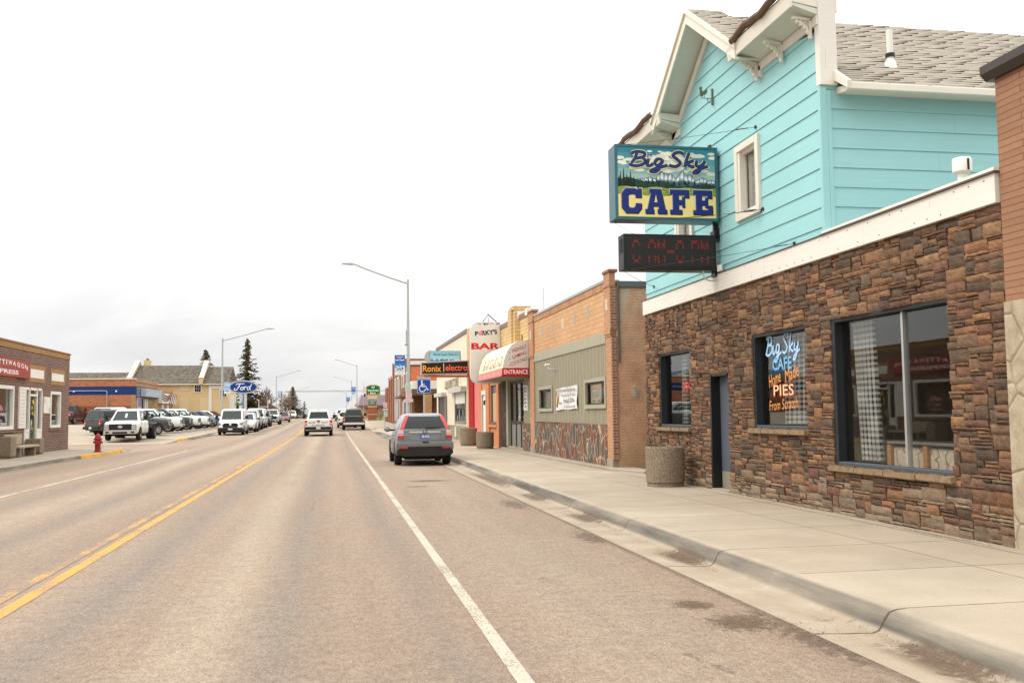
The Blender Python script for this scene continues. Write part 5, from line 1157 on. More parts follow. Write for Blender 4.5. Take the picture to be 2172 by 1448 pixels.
# ------------------------------------------------------------------ low shop with canopy and the brick block beyond
z_ = gzs
c1_ = emp('canopy_shop', (9, 80, .2), 'low brown-brick shop with a white fascia and brown canopy beside the liquor store', 'building')
M_BRN = brick_mat('rough_brown_brick', (.20, .10, .05), (.28, .15, .075), (.16, .09, .05), .3, .09, .01, bumpd=.8); M_TANB = brick_mat('tan_column_brick', (.48, .28, .13), (.52, .32, .16), (.36, .22, .12), .3, .09, .01)
B('rear_wall', M_BRN, c1_, (8.9, 16, 68.1, 91, .2, 3.9), (7.2, 8.9, 88.5, 88.8, .2, 3.9)); B('column', M_TANB, c1_, (7.2, 7.75, 78, 78.6, .2, 3.2), (7.1, 7.5, 90.2, 90.8, .2, 3.4)); B('canopy_fascia', M_TRIM, c1_, (6.6, 16, 83.0, 91, 3.75, 4.45)); B('canopy_beam', simple('brown_canopy', (.13, .075, .05), .7), c1_, (6.3, 16, 82.6, 91, 3.25, 3.748))
bb = emp('red_brick_building', (BX, 110, .3), 'stepped two-storey red brick block with tall white-framed windows behind the street lamp', 'building')
M_RB = brick_mat('bright_red_brick', (.50, .13, .06), (.56, .17, .08), (.40, .16, .09), .25, .08, .008); M_RB2 = brick_mat('brown_red_brick', (.27, .13, .075), (.32, .16, .09), (.24, .15, .10), .25, .08, .008)
B('side_wall', M_RB, bb, (BX + .05, 16, 91.2, 91.5, .3, 6.1)); B('side_coping', M_CHAR, bb, (BX, 16, 91.1, 91.6, 6.1, 6.22)); B('rear_parapet', M_TRIM, bb, (BX + .5, 16, 97, 98, 6.2, 6.9))
B('front_wall', M_RB2, bb, (BX, 16, 91.5, 104, .3, 6.2), (BX, 16, 104, 118, .3, 7.5), (BX, 16, 118, 126, .3, 6.0), (BX, 16, 126, 134, .4, 5.1))
B('brick_pier', brick_mat('red_pier_brick', (.36, .13, .07), (.40, .15, .08), (.28, .14, .09), .25, .08, .008), bb, *[(BX - .12, BX - .002, y, y + .8, .3, zt) for y, zt in ((117, 7.7), (121, 6.3), (125.4, 6.3), (129.5, 5.2), (133.4, 5.2))])
for y0_, y1_ in ((93.5, 96.2), (99.5, 102.5), (106.5, 109.5), (112, 114)):
    f = B('window', M_WHITE, bb, (BX - .08, BX, y0_, y0_ + .3, .9 if y0_ > 100 else 4.3, 5.6), (BX - .08, BX, y1_ - .3, y1_, .9 if y0_ > 100 else 4.3, 5.6), (BX - .08, BX, y0_, y1_, 5.5, 5.7)); B('pane', M_TINT, f, (BX - .03, BX - .001, y0_ + .3, y1_ - .3, .9 if y0_ > 100 else 4.3, 5.5))
B('awning', simple('brown_metal_awning', (.22, .12, .09), .6), bb, (BX - .9, BX, 93, 103, 3.25, 3.45))
for y0_ in (94, 98.5, 108): f = B('shop_window', simple('brown_frame', (.16, .09, .07), .6), bb, (BX - .05, BX, y0_, y0_ + 3.2, .8, 3.1)); B('pane', M_TINT, f, (BX - .06, BX - .051, y0_ + .2, y0_ + 3, 1.0, 3.0))
# ------------------------------------------------------------------ planters / litter bins of exposed aggregate
def planter(loc, r, h, lab, grp='exposed aggregate planters', square=False, taper=.06):
    o = emp('planter', loc, lab, 'planter', grp); m = MB()
    if not square:
        m.lathe([(0, .0), (r * .93, .0), (r * .93, .06), (r * .90, .07), (r * (1 - taper * .3), .085), (r, h - .02), (r - .02, h), (r - .08, h), (r - .09, h - .12), (0, h - .12)], (0, 0, 0), 40)
        m.build('tub', M_AGG, o, local=True, smooth=40)
    else:
        m.box(-r, r, -r, r, .07, h); m.box(-r * .9, r * .9, -r * .9, r * .9, 0, .07); m.build('tub', M_AGG, o, local=True, bevel=.015)
        m = MB(); m.box(-r + .08, r - .08, -r + .08, r - .08, h - .0, h + .004); m.build('soil', simple('planter_soil', (.06, .045, .03), .95), o, local=True)
    return o
def soil(o, r, h): m = MB(); m.lathe([(0, h - .10), (r - .085, h - .10)], (0, 0, 0), 24); m.build('soil', simple('dry_soil', (.10, .075, .05), .95, 0, .3, 9), o, local=True)
p = planter((6.53, 18.85, .155), .39, .78, 'round exposed-aggregate planter standing by the cafe wall under the OPEN window'); soil(p, .39, .78)
p = planter((6.30, 41.0, .155), .375, .70, 'round aggregate planter on the pavement outside the orange brick shopfront'); soil(p, .375, .70)
p = planter((6.18, 45.2, .155), .40, .82, 'round aggregate planter in front of the crimson pier, half hidden behind the nearer one'); soil(p, .40, .82)
# ------------------------------------------------------------------ left side: the dark brick shop
LX = -12.6
pb = emp('brick_shop', (LX, 45, .15), 'dark brown brick corner shop with a red hanging sign and white-framed windows', 'building')
M_DB = brick_mat('dark_purple_brick', (.115, .050, .042), (.17, .078, .060), (.40, .315, .25), .215, .0875, .0115, bumpd=.6, c3=(.07, .035, .032)); M_GOLD = brick_mat('gold_soldier_brick', (.36, .20, .075), (.42, .25, .10), (.25, .16, .09), .08, .30, .006)
LH = [(38.4, 42.35, 1.23, 2.95), (43.75, 46.3, .15, 2.95), (47.56, 49.25, 1.22, 2.87)]
wall_with_holes('brick_wall', M_DB, pb, LX - .3, LX, 20, 50.75, .15, 4.46, LH)
B('side_wall', M_DB, pb, (-40, LX - .3, 50.45, 50.75, .15, 4.46), (-40, LX - .3, 20, 20.3, .15, 4.3)); B('gold_course', M_GOLD, pb, (LX - .3, LX + .015, 20, 50.77, 4.462, 4.69), (-40, LX - .3, 50.5, 50.77, 4.462, 4.69))
B('coping', simple('brown_clay_coping', (.25, .14, .085), .8, 0, .15, 3), pb, (LX - .34, LX + .05, 19.9, 50.82, 4.692, 4.765), (-40, LX - .34, 50.45, 50.82, 4.692, 4.765), bevel=.01); B('roof', M_DARK, pb, (-40, LX - .3, 20, 50.5, 4.1, 4.2))
for y0, y1, z0, z1 in ((44.45, 46.45, 3.38, 3.76), (47.65, 49.72, 3.36, 3.71), (40.5, 42.5, 3.38, 3.76), (36.5, 38.5, 3.38, 3.76)):
    f = B('gold_panel_surround', M_GOLD, pb, (LX, LX + .02, y0 - .16, y1 + .16, z0 - .18, z0), (LX, LX + .02, y0 - .16, y1 + .16, z1, z1 + .18), (LX, LX + .02, y0 - .16, y0, z0, z1), (LX, LX + .02, y1, y1 + .16, z0, z1)); B('white_panel', M_WHITE, f, (LX, LX + .012, y0, y1, z0, z1))
def lwin(y0, y1, z0, z1, glass=True):
    f = B('window', M_WHITE, pb, (LX - .12, LX + .03, y0, y0 + .13, z0, z1), (LX - .12, LX + .03, y1 - .13, y1, z0, z1), (LX - .12, LX + .03, y0 + .13, y1 - .13, z1 - .13, z1), (LX - .12, LX + .05, y0 + .13, y1 - .13, z0, z0 + .12), bevel=.006)
    B('pane', M_GLASS, f, (LX - .08, LX - .075, y0 + .13, y1 - .13, z0 + .12, z1 - .13)); B('blind', simple('taupe_blind', (.17, .125, .095), .8), f, (LX - .5, LX - .49, y0, y1, z0, z1)); B('brick_sill', M_DB, f, (LX, LX + .05, y0 - .15, y1 + .15, z0 - .12, z0 - .002)); return f
f = lwin(38.4, 42.35, 1.23, 2.95); lwin(47.56, 49.25, 1.22, 2.87)
a = Art(*EFRAME(LX - .07, 38.5, 1.35)); pk = (.88, .62, .66)
for i in range(3):
    scribble(a, 1.9, 2.9, .62 - i * .22, (.2, .15, .12)[i], pk, i + 3)
a.done('painted_lettering', f)
mb = emp('menu_board', (LX, 43.3, 1.25), 'tall white menu board beside the glass shop door', 'menu board'); B('board', M_WHITE, mb, (LX + .0, LX + .07, 42.92, 43.78, 1.25, 2.94), bevel=.005)
a = Art(*EFRAME(LX + .073, 42.92, 1.25)); rnd = random.Random(8)
for k in range(11): 
    y = 1.58 - k * .145
    scribble(a, .08, .70, y, .04, rnd.choice([(.62, .62, .64), (.72, .62, .62), (.58, .66, .72)]), k)
a.done('menu_print', mb)
gd = B('glass_door_unit', M_WHITE, pb, *[(LX - .1, LX + .02, y, y + .09, .18, 2.95) for y in (43.8, 44.4, 45.5, 46.2)], (LX - .1, LX + .02, 43.8, 46.29, 2.85, 2.95), (LX - .1, LX + .018, 44.49, 45.5, 2.60, 2.68), (LX - .1, LX + .018, 43.89, 44.4, 1.1, 1.2), (LX - .1, LX + .018, 45.59, 46.2, 1.1, 1.2), (LX - .08, LX + .0, 43.89, 44.4, .2, 1.1), (LX - .08, LX + .0, 45.59, 46.2, .2, 1.1))
B('pane', M_GLASS, gd, (LX - .05, LX - .045, 43.89, 46.2, 1.2, 2.85), (LX - .05, LX - .045, 44.49, 45.5, .3, 1.2)); B('dark_room', simple('shop_interior', (.10, .10, .09), .9), gd, (LX - 1.3, LX - 1.2, 43, 47, .2, 3)); B('handle', M_ALU, gd, (LX + .02, LX + .06, 44.58, 44.61, 1.15, 1.6))
a = Art(*EFRAME(LX - .04, 44.55, .5)); rnd = random.Random(3)
for k in range(16): x, y = rnd.uniform(.1, .8), rnd.uniform(.6, 2.0); a.ell(x, y, .05, .09, rnd.choice([(.85, .70, .2), (.15, .45, .2), (.35, .22, .45), (.9, .8, .3)]), 8)
for k in range(5): x, y = rnd.uniform(.15, .8), rnd.uniform(.15, .6); a.ell(x, y, .12, .12, (.08, .28, .14), 9)
a.done('window_decals', gd)
pn = emp('wall_notice', (LX, 47, 1.9), 'white framed notice on the dark brick between the door and right window', 'notice'); B('sheet', M_WHITE, pn, (LX, LX + .02, 46.5, 47.5, 1.88, 2.6)); a = Art(*EFRAME(LX + .022, 46.5, 1.88))
for k in range(5): a.rect(.06, .2, .62 - k * .05, .64 - k * .05, (.5, .3, .32)); a.rect(.78, .92, .22 - k * .04, .24 - k * .04, (.3, .3, .3)); a.rect(.3, .55, .55 - k * .09, .56 - k * .09, (.8, .55, .6))
a.done('print', pn)
sg = emp('hanging_sign', (LX + .3, 41.6, 3.3), 'red board sign with arched white lettering on the dark brick shop', 'sign')
B('board', simple('brick_red_sign', (.30, .030, .018), .5, 0, .12, 2), sg, (LX + .06, LX + .14, 37.9, 43.95, 3.30, 4.02), bevel=.006)
a = Art(*EFRAME(LX + .143, 37.9, 3.30)); wc = (.90, .87, .84)
lets = 'PATTIWAGON'; xs_ = [1.18, 1.68, 2.20, 2.66, 3.02, 3.46, 3.98, 4.50, 5.02, 5.52]
for ch, x in zip(lets, xs_): t = (x - 3.3) / 2.3; a.text(ch, x, .545 - .10 * t * t, 1, wc, width=.12 if ch == 'I' else (.50 if ch == 'W' else .38), height=.19, rot=-.26 * t, bold=.03)
a.text('EXPRESS', 2.85, .19, 1, wc, width=3.35, height=.17, bold=.03); a.done('lettering', sg)
B('sign_bracket', M_CHAR, sg, (LX, LX + .06, 38.5, 38.6, 3.5, 3.9), (LX, LX + .06, 43.6, 43.7, 3.5, 3.9))
M_AGG2 = M_AGG
p = planter((-12.2, 40.05, .15), .33, .82, 'square aggregate planter at the near end of the concrete bench', 'square planters beside the bench', True); p = planter((-12.25, 44.1, .15), .29, .66, 'square aggregate planter at the far end of the concrete bench by the shop door', 'square planters beside the bench', True)
bn_ = emp('concrete_bench', (-12.0, 42.3, .15), 'low concrete bench with a slab back between two square planters', 'bench')
M_BEN = simple('pale_cast_concrete', (.38, .32, .235), .85, 0, .12, 3, .2)
B('seat', M_BEN, bn_, (-12.35, -11.9, 40.9, 43.5, .50, .59), bevel=.015); B('backrest', M_BEN, bn_, (-12.52, -12.44, 40.9, 43.0, .60, 1.02), bevel=.015)
for y in (41.1, 43.0): B('leg', M_AGG, bn_, (-12.3, -11.95, y, y + .2, .15, .499), bevel=.01)
# hydrant
hy = emp('fire_hydrant', (-10.12, 45.7, .15), 'dark red fire hydrant on the left pavement corner by the yellow kerb', 'fire hydrant')
M_HYD = simple('faded_red_enamel', (.27, .022, .022), .5, 0, .25, 7, .2)
m = MB(); m.lathe([(0, 0), (.17, 0), (.17, .04), (.13, .045), (.12, .10), (.125, .56), (.15, .57), (.15, .61), (.13, .62), (.115, .70), (.08, .77), (.035, .80), (.035, .845), (0, .85)], (0, 0, 0), 20); m.build('barrel', M_HYD, hy, local=True, smooth=35)
m = MB(); m.lathe([(0, -.19), (.05, -.19), (.05, -.16), (.06, -.15), (.06, .15), (.05, .16), (.05, .19), (0, .19)], (0, 0, .43), 14, 'x'); m.build('side_outlet', M_HYD, hy, local=True, smooth=35)
m = MB(); m.lathe([(0, -.25), (.085, -.25), (.085, -.19), (.10, -.18), (.10, 0)], (0, 0, .42), 16, 'y'); m.build('front_outlet', M_HYD, hy, local=True, smooth=35)
m = MB(); m.lathe([(.15, .52), (.185, .54), (.185, .575), (.15, .58)], (0, 0, 0), 20); m.build('flange', M_HYD, hy, local=True)
m = MB(); m.tube(catmull([(.2, -.1, .40), (.24, -.13, .22), (.14, -.17, .16), (.05, -.19, .30)], 6), .008, 5); m.build('chain', M_CHAR, hy, local=True)
# ------------------------------------------------------------------ dealership showroom
db = emp('dealership_building', (-21.1, 118, .5), 'orange-red brick car showroom with a broad blue painted stripe', 'building')
M_OB = brick_mat('orange_brick', (.44, .145, .062), (.52, .19, .085), (.42, .26, .17), .25, .085, .011, c3=(.30, .10, .05)); M_BLUEP = brick_mat('navy_painted_brick', (.018, .042, .16), (.022, .05, .18), (.016, .036, .14), .25, .085, .011); M_TB = brick_mat('tan_smooth_brick', (.42, .24, .125), (.47, .28, .15), (.33, .20, .12), .25, .085, .008)
B('side_wall', M_OB, db, (-70, -21.1, 112, 112.3, 2.9, 4.1), (-70, -21.1, 112, 112.3, 5.02, 5.78)); B('blue_stripe', M_BLUEP, db, (-70, -21.09, 111.99, 112.3, 4.103, 5.017)); B('lower_wall', brick_mat('dark_red_brick', (.29, .085, .045), (.33, .10, .055), (.24, .10, .06), .25, .085, .008), db, (-70, -21.1, 111.98, 112.3, 0, 2.897)); B('coping', M_TRIM, db, (-70, -21.0, 111.9, 112.4, 5.783, 5.88)); B('toothed_quoin', M_TB, db, (-21.5, -21.08, 111.97, 112.31, 0, 4.09))
fw = B('front_wall', M_TB, db, (-21.35, -21.1, 112.31, 126, 0, 5.85), (-21.4, -21.15, 126, 138, 0, 5.25)); B('stone_band', simple('brown_band', (.23, .13, .085), .8), db, (-21.1, -21.05, 112.31, 126, 5.02, 5.10), (-21.1, -21.05, 112.31, 126, 5.45, 5.5), (-21.15, -21.1, 126, 138, 4.75, 4.82)); B('rear_block', M_OB, db, (-60, -21.4, 112.4, 138, 0, 5.2))
B('fascia_panel', simple('star_spangled_panel', (.10, .13, .20), .6, 0, .3, 1), db, (-21.09, -20.95, 112.35, 126, 3.85, 4.95))
a = Art(*EFRAME(-20.94, 112.4, 3.9), step=.01)
for i in range(4):
    for j in range(3): a.ell(.5 + i * .6, .2 + j * .33, .10, .06, (.75, .78, .84), 5)
a.done('white_stars', db)
ms = emp('dealer_sign', (-20.8, 119, 4), 'grey-blue lettered box sign over the showroom door', 'sign'); B('cabinet', simple('silver_blue_sign', (.33, .39, .45), .4), ms, (-20.9, -20.35, 114.2, 124.8, 3.95, 4.85)); a = Art(*EFRAME(-20.34, 114.2, 3.95), step=.01); [a.rect(.8 + i * .55, 1.05 + i * .55, .12, .12 + random.Random(i).uniform(.35, .7), (.78, .84, .9)) for i in range(16)]; a.done('lettering', ms)
aw = emp('striped_awning', (-21, 132, 3.5), 'red and white striped wall awning on the showroom beyond the blue fascia', 'awning'); a = Art(*EFRAME(-20.6, 126.3, 3.35), step=.02); a.rect(0, 11.4, 0, 1.25, (.86, .84, .82)); a.up()
for i in range(5): a.strip([(0, 1.15 - i * .3), (2.2, .75 - i * .3 + .15), (4.4, .9 - i * .22), (6.2, 1.25 - i * .12 * i)], .17, (.42, .16, .17)) if i < 3 else None
for i in range(5): a.poly([(5.0 + i * 1.5, 0), (5.7 + i * 1.35, 0), (min(11.4, 7.6 + i * 1.4), 1.25), (min(11.3, 6.9 + i * 1.4), 1.25)], (.42, .16, .17))
a.done('striped_face', aw); B('back_panel', M_WHITE, aw, (-21.1, -20.62, 126.3, 137.7, 3.35, 4.6))
w_ = B('window', simple('pale_window_frame', (.62, .62, .58), .5), db, (-21.1, -21.0, 117.2, 118.1, .8, 3.7), (-21.1, -21.0, 118.6, 119.2, .8, 3.7), (-21.15, -21.02, 128.8, 130.2, 1.2, 3.3), (-21.15, -21.02, 132.5, 134, 1.2, 3.3)); B('pane', M_TINT, w_, (-21.02, -20.99, 119.2, 121.8, .8, 3.6), (-21.02, -20.99, 116.1, 117.1, .8, 3.6), (-21.1, -21.01, 130.2, 132, 1.2, 3.3), (-21.1, -21.01, 134, 136, 1.2, 3.3))
po = emp('window_poster', (-21, 114, 2), 'tall stars and stripes poster on the showroom corner', 'poster'); a = Art(*EFRAME(-20.98, 113.2, .9), step=.01); a.rect(0, 2.1, 0, 2.9, (.72, .70, .80)); a.up(); a.rect(.1, 2.0, 1.9, 2.8, (.45, .45, .62)); a.ell(1.1, 1.1, .8, .5, (.85, .80, .84)); a.rect(.2, 1.9, .1, .5, (.38, .38, .50)); a.up(); a.rect(.4, 1.7, .95, 1.25, (.15, .12, .2)); a.ell(1.2, .7, .5, .16, (.75, .2, .28)); a.done('poster_print', po); B('backing', M_WHITE, po, (-21.08, -20.99, 113.2, 115.3, .9, 3.8))
m = MB(); m.tube([(-60, 111.9, 4.55), (-24.4, 111.9, 4.55)], .045, 6); m.tube(catmull([(-24.4, 111.9, 4.55), (-24.0, 111.9, 4.5), (-23.95, 111.9, 4.2)], 4) + [(-23.95, 111.9, 1.6)], .045, 6); m.tube([(-27.9, 111.9, 4.5), (-27.9, 111.9, 1.4)], .03, 6)
m.build('conduit_pipe', M_GALV, db)
for x in (-29.6, -27.3, -23.0): m = MB(); m.box(x - .09, x + .09, 111.8, 111.95, 4.42, 4.58); m.build('wall_fixture', M_WHITE, db)
# ------------------------------------------------------------------ the long yellow building with parapet gables
yl = emp('yellow_stucco_building', (-25, 142, .6), 'long ochre stucco building with grey shingle roof and white-capped parapet gables', 'building')
def stucco(name, c):
    g = G(name, .9, 0, .2); n = g.noise(.6, 5, .6); g.col(g.mix(g.rng(n, .3, .7), tuple(v * .92 for v in c), c)); g.bump(g.noise(30, 3, .6), .3, .02); return g.m
M_OCH = stucco('ochre_stucco', (.63, .475, .26)); M_OCH2 = stucco('pale_ochre_panel', (.66, .52, .31))
def far_shingle():
    g = G('grey_shingle_roof', .95, 0, .15); x, y, z = g.sep(g.pos()); vv = g.comb(x, g.math('MULTIPLY', z, 1.0)); br = g.n('ShaderNodeTexBrick'); br.offset = .37; br.offset_frequency = 1; g.L(vv, br.inputs['Vector'])
    for k, v in (('Scale', 1.0), ('Mortar Size', .025), ('Bias', 0.0), ('Brick Width', .34), ('Row Height', .15)): br.inputs[k].default_value = v
    br.inputs['Color1'].default_value = (.055, .046, .038, 1); br.inputs['Color2'].default_value = (.14, .12, .10, 1); br.inputs['Mortar'].default_value = (.075, .065, .05, 1)
    g.col(g.mix(g.rng(g.noise(5, 4, .7), .4, .6), br.outputs[0], g.mix(1.0, br.outputs[0], (1.4, 1.4, 1.35), 'MULTIPLY'))); return g.m
M_FSH = far_shingle()
m = MB(); m.box(-27, -14.2, 140, 152, 0, 6.25); m.add([(-14.2, 140, 6.25), (-14.2, 152, 6.25), (-14.2, 146, 8.6)], [(0, 1, 2)]); m.box(-37.5, -27, 141, 151.5, 0, 6.0); m.build('wall', M_OCH, yl)
m = MB(); m.prism([(139.6, 6.25), (146, 8.95), (152.4, 6.25), (152.4, 6.05), (139.6, 6.05)], -27, -18.0, 'x'); m.build('roof', M_FSH, yl); m = MB(); m.prism([(139.6, 6.25), (146, 8.75), (152.4, 6.25), (152.4, 6.05), (139.6, 6.05)], -17.5, -14.1, 'x'); m.build('roof', M_FSH, yl); m = MB(); m.prism([(140.6, 5.9), (146.5, 8.0), (151.9, 5.9)], -36.6, -27.4, 'x'); m.build('roof', M_FSH, yl)
for x in (-27.4, -18.0):
    m = MB(); m.prism([(139.2, 6.1), (139.2, 6.9), (140.0, 6.9), (146, 9.5), (152, 6.9), (152, 6.1)], x, x + .45, 'x'); pg = m.build('parapet_gable', M_OCH, yl); m = MB(); m.prism([(139.1, 6.9), (139.1, 7.03), (140.0, 7.03), (146, 9.66), (152.1, 7.0), (152, 6.9), (146, 9.5), (140.0, 6.9)], x - .06, x + .51, 'x'); m.build('white_cap', M_TRIM, pg)
B('chimney', M_OCH2, yl, (-26.5, -25.6, 146.6, 147.4, 8.5, 9.75)); B('chimney', M_OCH2, yl, (-18.5, -17.7, 146.2, 147, 8.4, 9.7)); B('chimney_pot', M_RUST, yl, (-26.2, -25.9, 146.9, 147.2, 9.75, 10.0))
B('left_cap', M_TRIM, yl, (-37.6, -36.6, 140.5, 141.5, 5.8, 7.3)); B('eave_board', M_TRIM, yl, (-26.9, -14.1, 139.5, 139.62, 6.0, 6.14)); B('blocked_window', M_OCH2, yl, (-20.6, -19.4, 139.95, 140, 2.2, 4.2), (-17.9, -16.7, 139.95, 140, 2.2, 4.2), (-20.6, -19.4, 139.95, 140, 5.2, 6.0))
for x, z in ((-18.6, 5.05), (-15.2, 4.4)):
    f = B('window', M_WHITE, yl, (x - .12, x + .92, 139.9, 139.98, z - .1, z + 1.0)); B('pane', M_TINT, f, *[(x + i * .28, x + .24 + i * .28, 139.87, 139.9, z + j * .44, z + .4 + j * .44) for i in range(3) for j in range(2)])
B('downpipe', M_TRIM, yl, (-16.75, -16.35, 139.85, 140, .5, 5.9), (-16.35, -14.4, 139.9, 140, 5.45, 5.9)); B('porch_post', M_WHITE, yl, (-14.2, -13.6, 141, 141.5, .5, 4.6), (-14.2, -13.9, 147, 147.4, .5, 4.8)); B('rake_trim', M_TRIM, yl, (-14.08, -14.0, 141, 142, 5.6, 6.2))
bl = B('blue_roof_building', simple('blue_metal_roof', (.18, .34, .46), .5), None, (-60, -41.5, 150, 165, .5, 8.2)); tag(bl, 'sliver of blue-roofed building behind the left end of the ochre building', 'building'); bl.name = 'blue_building'
# ------------------------------------------------------------------ dealer pylon sign
fs = emp('pylon_sign', (-12.1, 135, .4), 'blue oval script car-brand sign on a grey twin-leg pylon', 'sign')
m = MB(); ell = [(-11.72 + 1.88 * math.cos(t), 5.5 + .88 * math.sin(t)) for t in [i * math.pi / 24 for i in range(48)]]; m.prism(ell, 134.8, 135.2, 'y'); m.build('oval_cabinet', M_GALV, fs)
a = Art(*RFRAME(-11.72, 134.78, 5.5), step=.012); a.ell(0, 0, 1.86, .86, (.90, .91, .93), 48); a.up(); a.ell(0, 0, 1.78, .79, (.03, .16, .42), 48); a.up(); a.ell(0, 0, 1.70, .72, (.75, .80, .88), 48); a.up(); a.ell(0, 0, 1.67, .69, (.04, .20, .50), 48); a.up(); wc = (.93, .95, .97)
a.strip([(-1.05, -.12), (-1.15, -.35), (-.85, -.38), (-.62, .0), (-.45, .38), (-.75, .42), (-.95, .25)], .11, wc); a.strip([(-.75, .40), (-.3, .45), (.15, .42)], .10, wc); a.strip([(-.72, .03), (-.4, .06)], .08, wc)
a.strip([(-.22, -.05), (-.38, -.25), (-.18, -.38), (.02, -.2), (-.1, .0), (-.24, -.06)], .10, wc); a.strip([(.02, -.02), (.2, .02), (.15, -.2), (.12, -.36)], .09, wc); a.strip([(.2, .0), (.38, .05), (.46, -.02)], .09, wc)
a.strip([(.85, .0), (.62, .02), (.5, -.22), (.62, -.38), (.82, -.2), (.98, .15), (1.08, .42)], .095, wc); a.strip([(.92, .1), (.82, -.25), (1.0, -.36)], .09, wc); a.done('oval_face', fs)
B('pylon', simple('pale_grey_pylon', (.50, .54, .55), .5), fs, (-12.2, -11.78, 134.85, 135.15, .3, 4.65), (-11.66, -11.27, 134.85, 135.15, .3, 4.65)); B('blue_spine', simple('blue_spine', (.03, .08, .28), .5), fs, (-11.778, -11.662, 134.8, 135.1, .3, 4.62))
# ------------------------------------------------------------------ street lamps
def lamp(x, y, h, arm, lab, banner=None, sgn=-1, grp='street lamps along the main street'):
    z0 = gzs(y) + (.15 if abs(x) < 60 else 0); s = emp('street_lamp', (x, y, z0), lab, 'street lamp', grp)
    m = MB(); m.tube([(0, 0, 0), (0, 0, .2), (0, 0, h)], [.125, .12, .075], 10); m.build('pole', M_GALV, s, local=True, smooth=60)
    B('base_plate', M_GALV, s, (-.2, .2, -.2, .2, 0, .04), local=True)
    P = catmull([(0, 0, h - .25), (sgn * arm * .35, 0, h + .18), (sgn * arm * .75, 0, h + .72), (sgn * (arm - .55), 0, h + .90), (sgn * (arm - .3), 0, h + .92)], 5); m = MB(); m.tube(P, .055, 8); m.build('arm', M_GALV, s, local=True, smooth=60)
    m = MB(); L = [(-.02, .05), (.1, .08), (.45, .07), (.70, .01), (.70, -.02), (.1, -.05), (-.02, -.04)]; m.prism([(sgn * (arm - .35 + px), h + .92 + pz) for px, pz in L], -.14, .14, 'y'); m.build('lamp_head', M_GALV, s, local=True, bevel=.02)
    return s
def vbanner(x0, x1, y, z0, z1, lab, pale=False):
    b = emp('street_banner', ((x0 + x1) / 2, y, z0), lab, 'banner', 'blue welcome banners on the lamp posts'); B('cloth', simple('banner_blue', (.03, .12, .36), .7), b, (x0, x1, y, y + .012, z0, z1)); h = z1 - z0; w_ = x1 - x0
    a = Art(*RFRAME(x0, y - .003, z0), step=.003); a.rect(0, w_, 0, h, (.62, .74, .88) if pale else (.16, .36, .66)); a.up(); a.rect(0, w_, h * .40, h * .62, (.55, .70, .88) if pale else (.12, .48, .80)); a.rect(0, w_, 0, h * .16, (.90, .90, .89)); a.up()
    a.text('WELCOME', w_ / 2, h * .91, 1, (.95, .96, .98), width=w_ * .68, height=h * .045, bold=.03); a.text('TO', w_ / 2, h * .84, 1, (.95, .96, .98), width=w_ * .16, height=h * .045, bold=.03); a.text('CUT BANK', w_ / 2, h * .755, 1, (.95, .96, .98), width=w_ * .88, height=h * .07, bold=.04)
    rnd = random.Random(int(y)); a.poly([(0, h * .17)] + [(w_ * i / 14, h * (.42 + rnd.uniform(-.05, .1))) for i in range(15)] + [(w_, h * .17)], (.78, .84, .90)); a.up()
    for k in range(22): xx, zz_ = rnd.uniform(0, w_ * .8), rnd.uniform(h * .18, h * .42); a.rect(xx, xx + w_ * .12, zz_, zz_ + h * .05, rnd.choice([(.30, .42, .55), (.92, .94, .96), (.45, .58, .70), (.22, .3, .4)]))
    a.up(); scribble(a, w_ * .25, w_ * .8, h * .06, h * .035, (.5, .55, .52), 2); a.done('print', b)
    m = MB(); m.tube([(x0 - .02, y, z1 + .02), (x1 + .35, y, z1 + .02)], .018, 6); m.tube([(x0 - .02, y, z0 - .02), (x1 + .35, y, z0 - .02)], .018, 6); m.build('banner_rod', M_GALV, b); return b
l1 = lamp(4.6, 61, 9.85, 3.75, 'nearest tall grey street lamp on the right kerb, its arm over the road')
B('meter_box', M_GALV, l1, (-.14, -.08, -.05, .05, 5.9, 6.7), local=True); 
m = MB(); m.lathe([(0, -.22), (.05, -.22), (.09, -.16), (.09, -.1), (0, -.08)], (0, 0, 6.3 - .5), 10, 'x'); m.build('photo_sensor', M_GALV, l1, local=True)
vbanner(3.76, 4.40, 60.95, 4.08, 5.28, 'blue WELCOME TO CUT BANK banner on the nearest right-hand lamp post')
lamp(4.6, 193, 10.3, 4.0, 'second street lamp on the right, beyond the black pickup'); vbanner(3.5, 4.35, 192.9, 5.3, 7.0, 'small blue banner on the second right-hand lamp post')
lamp(4.6, 248, 9.0, 4.3, 'third street lamp on the right near the crest'); vbanner(3.3, 4.2, 247.9, 4.2, 6.0, 'tiny blue banner on the third right-hand lamp post')
lamp(4.4, 330, 8.6, 4.6, 'short-looking street lamp rising from behind the crest straight above the sheriff pickup')
lamp(-10.6, 99, 8.85, 4.6, 'nearest street lamp on the left, rising behind the white van', sgn=1); vbanner(-10.42, -9.84, 98.95, 3.85, 4.92, 'blue-white banner on the left lamp post by the oval sign', True)
lamp(-10.6, 192, 8.2, 4.3, 'second left-hand street lamp beside the bare tree', sgn=1); vbanner(-10.35, -9.5, 191.9, 4.7, 6.3, 'pale blue banner on the lamp post beside the bare tree', True)
lamp(-10.6, 270, 7.1, 4.2, 'left-hand street lamp in front of the dark conical spruce', sgn=1); vbanner(-10.3, -9.5, 269.9, 3.6, 5.0, 'tiny pale banner on the lamp post in front of the conical spruce', True)
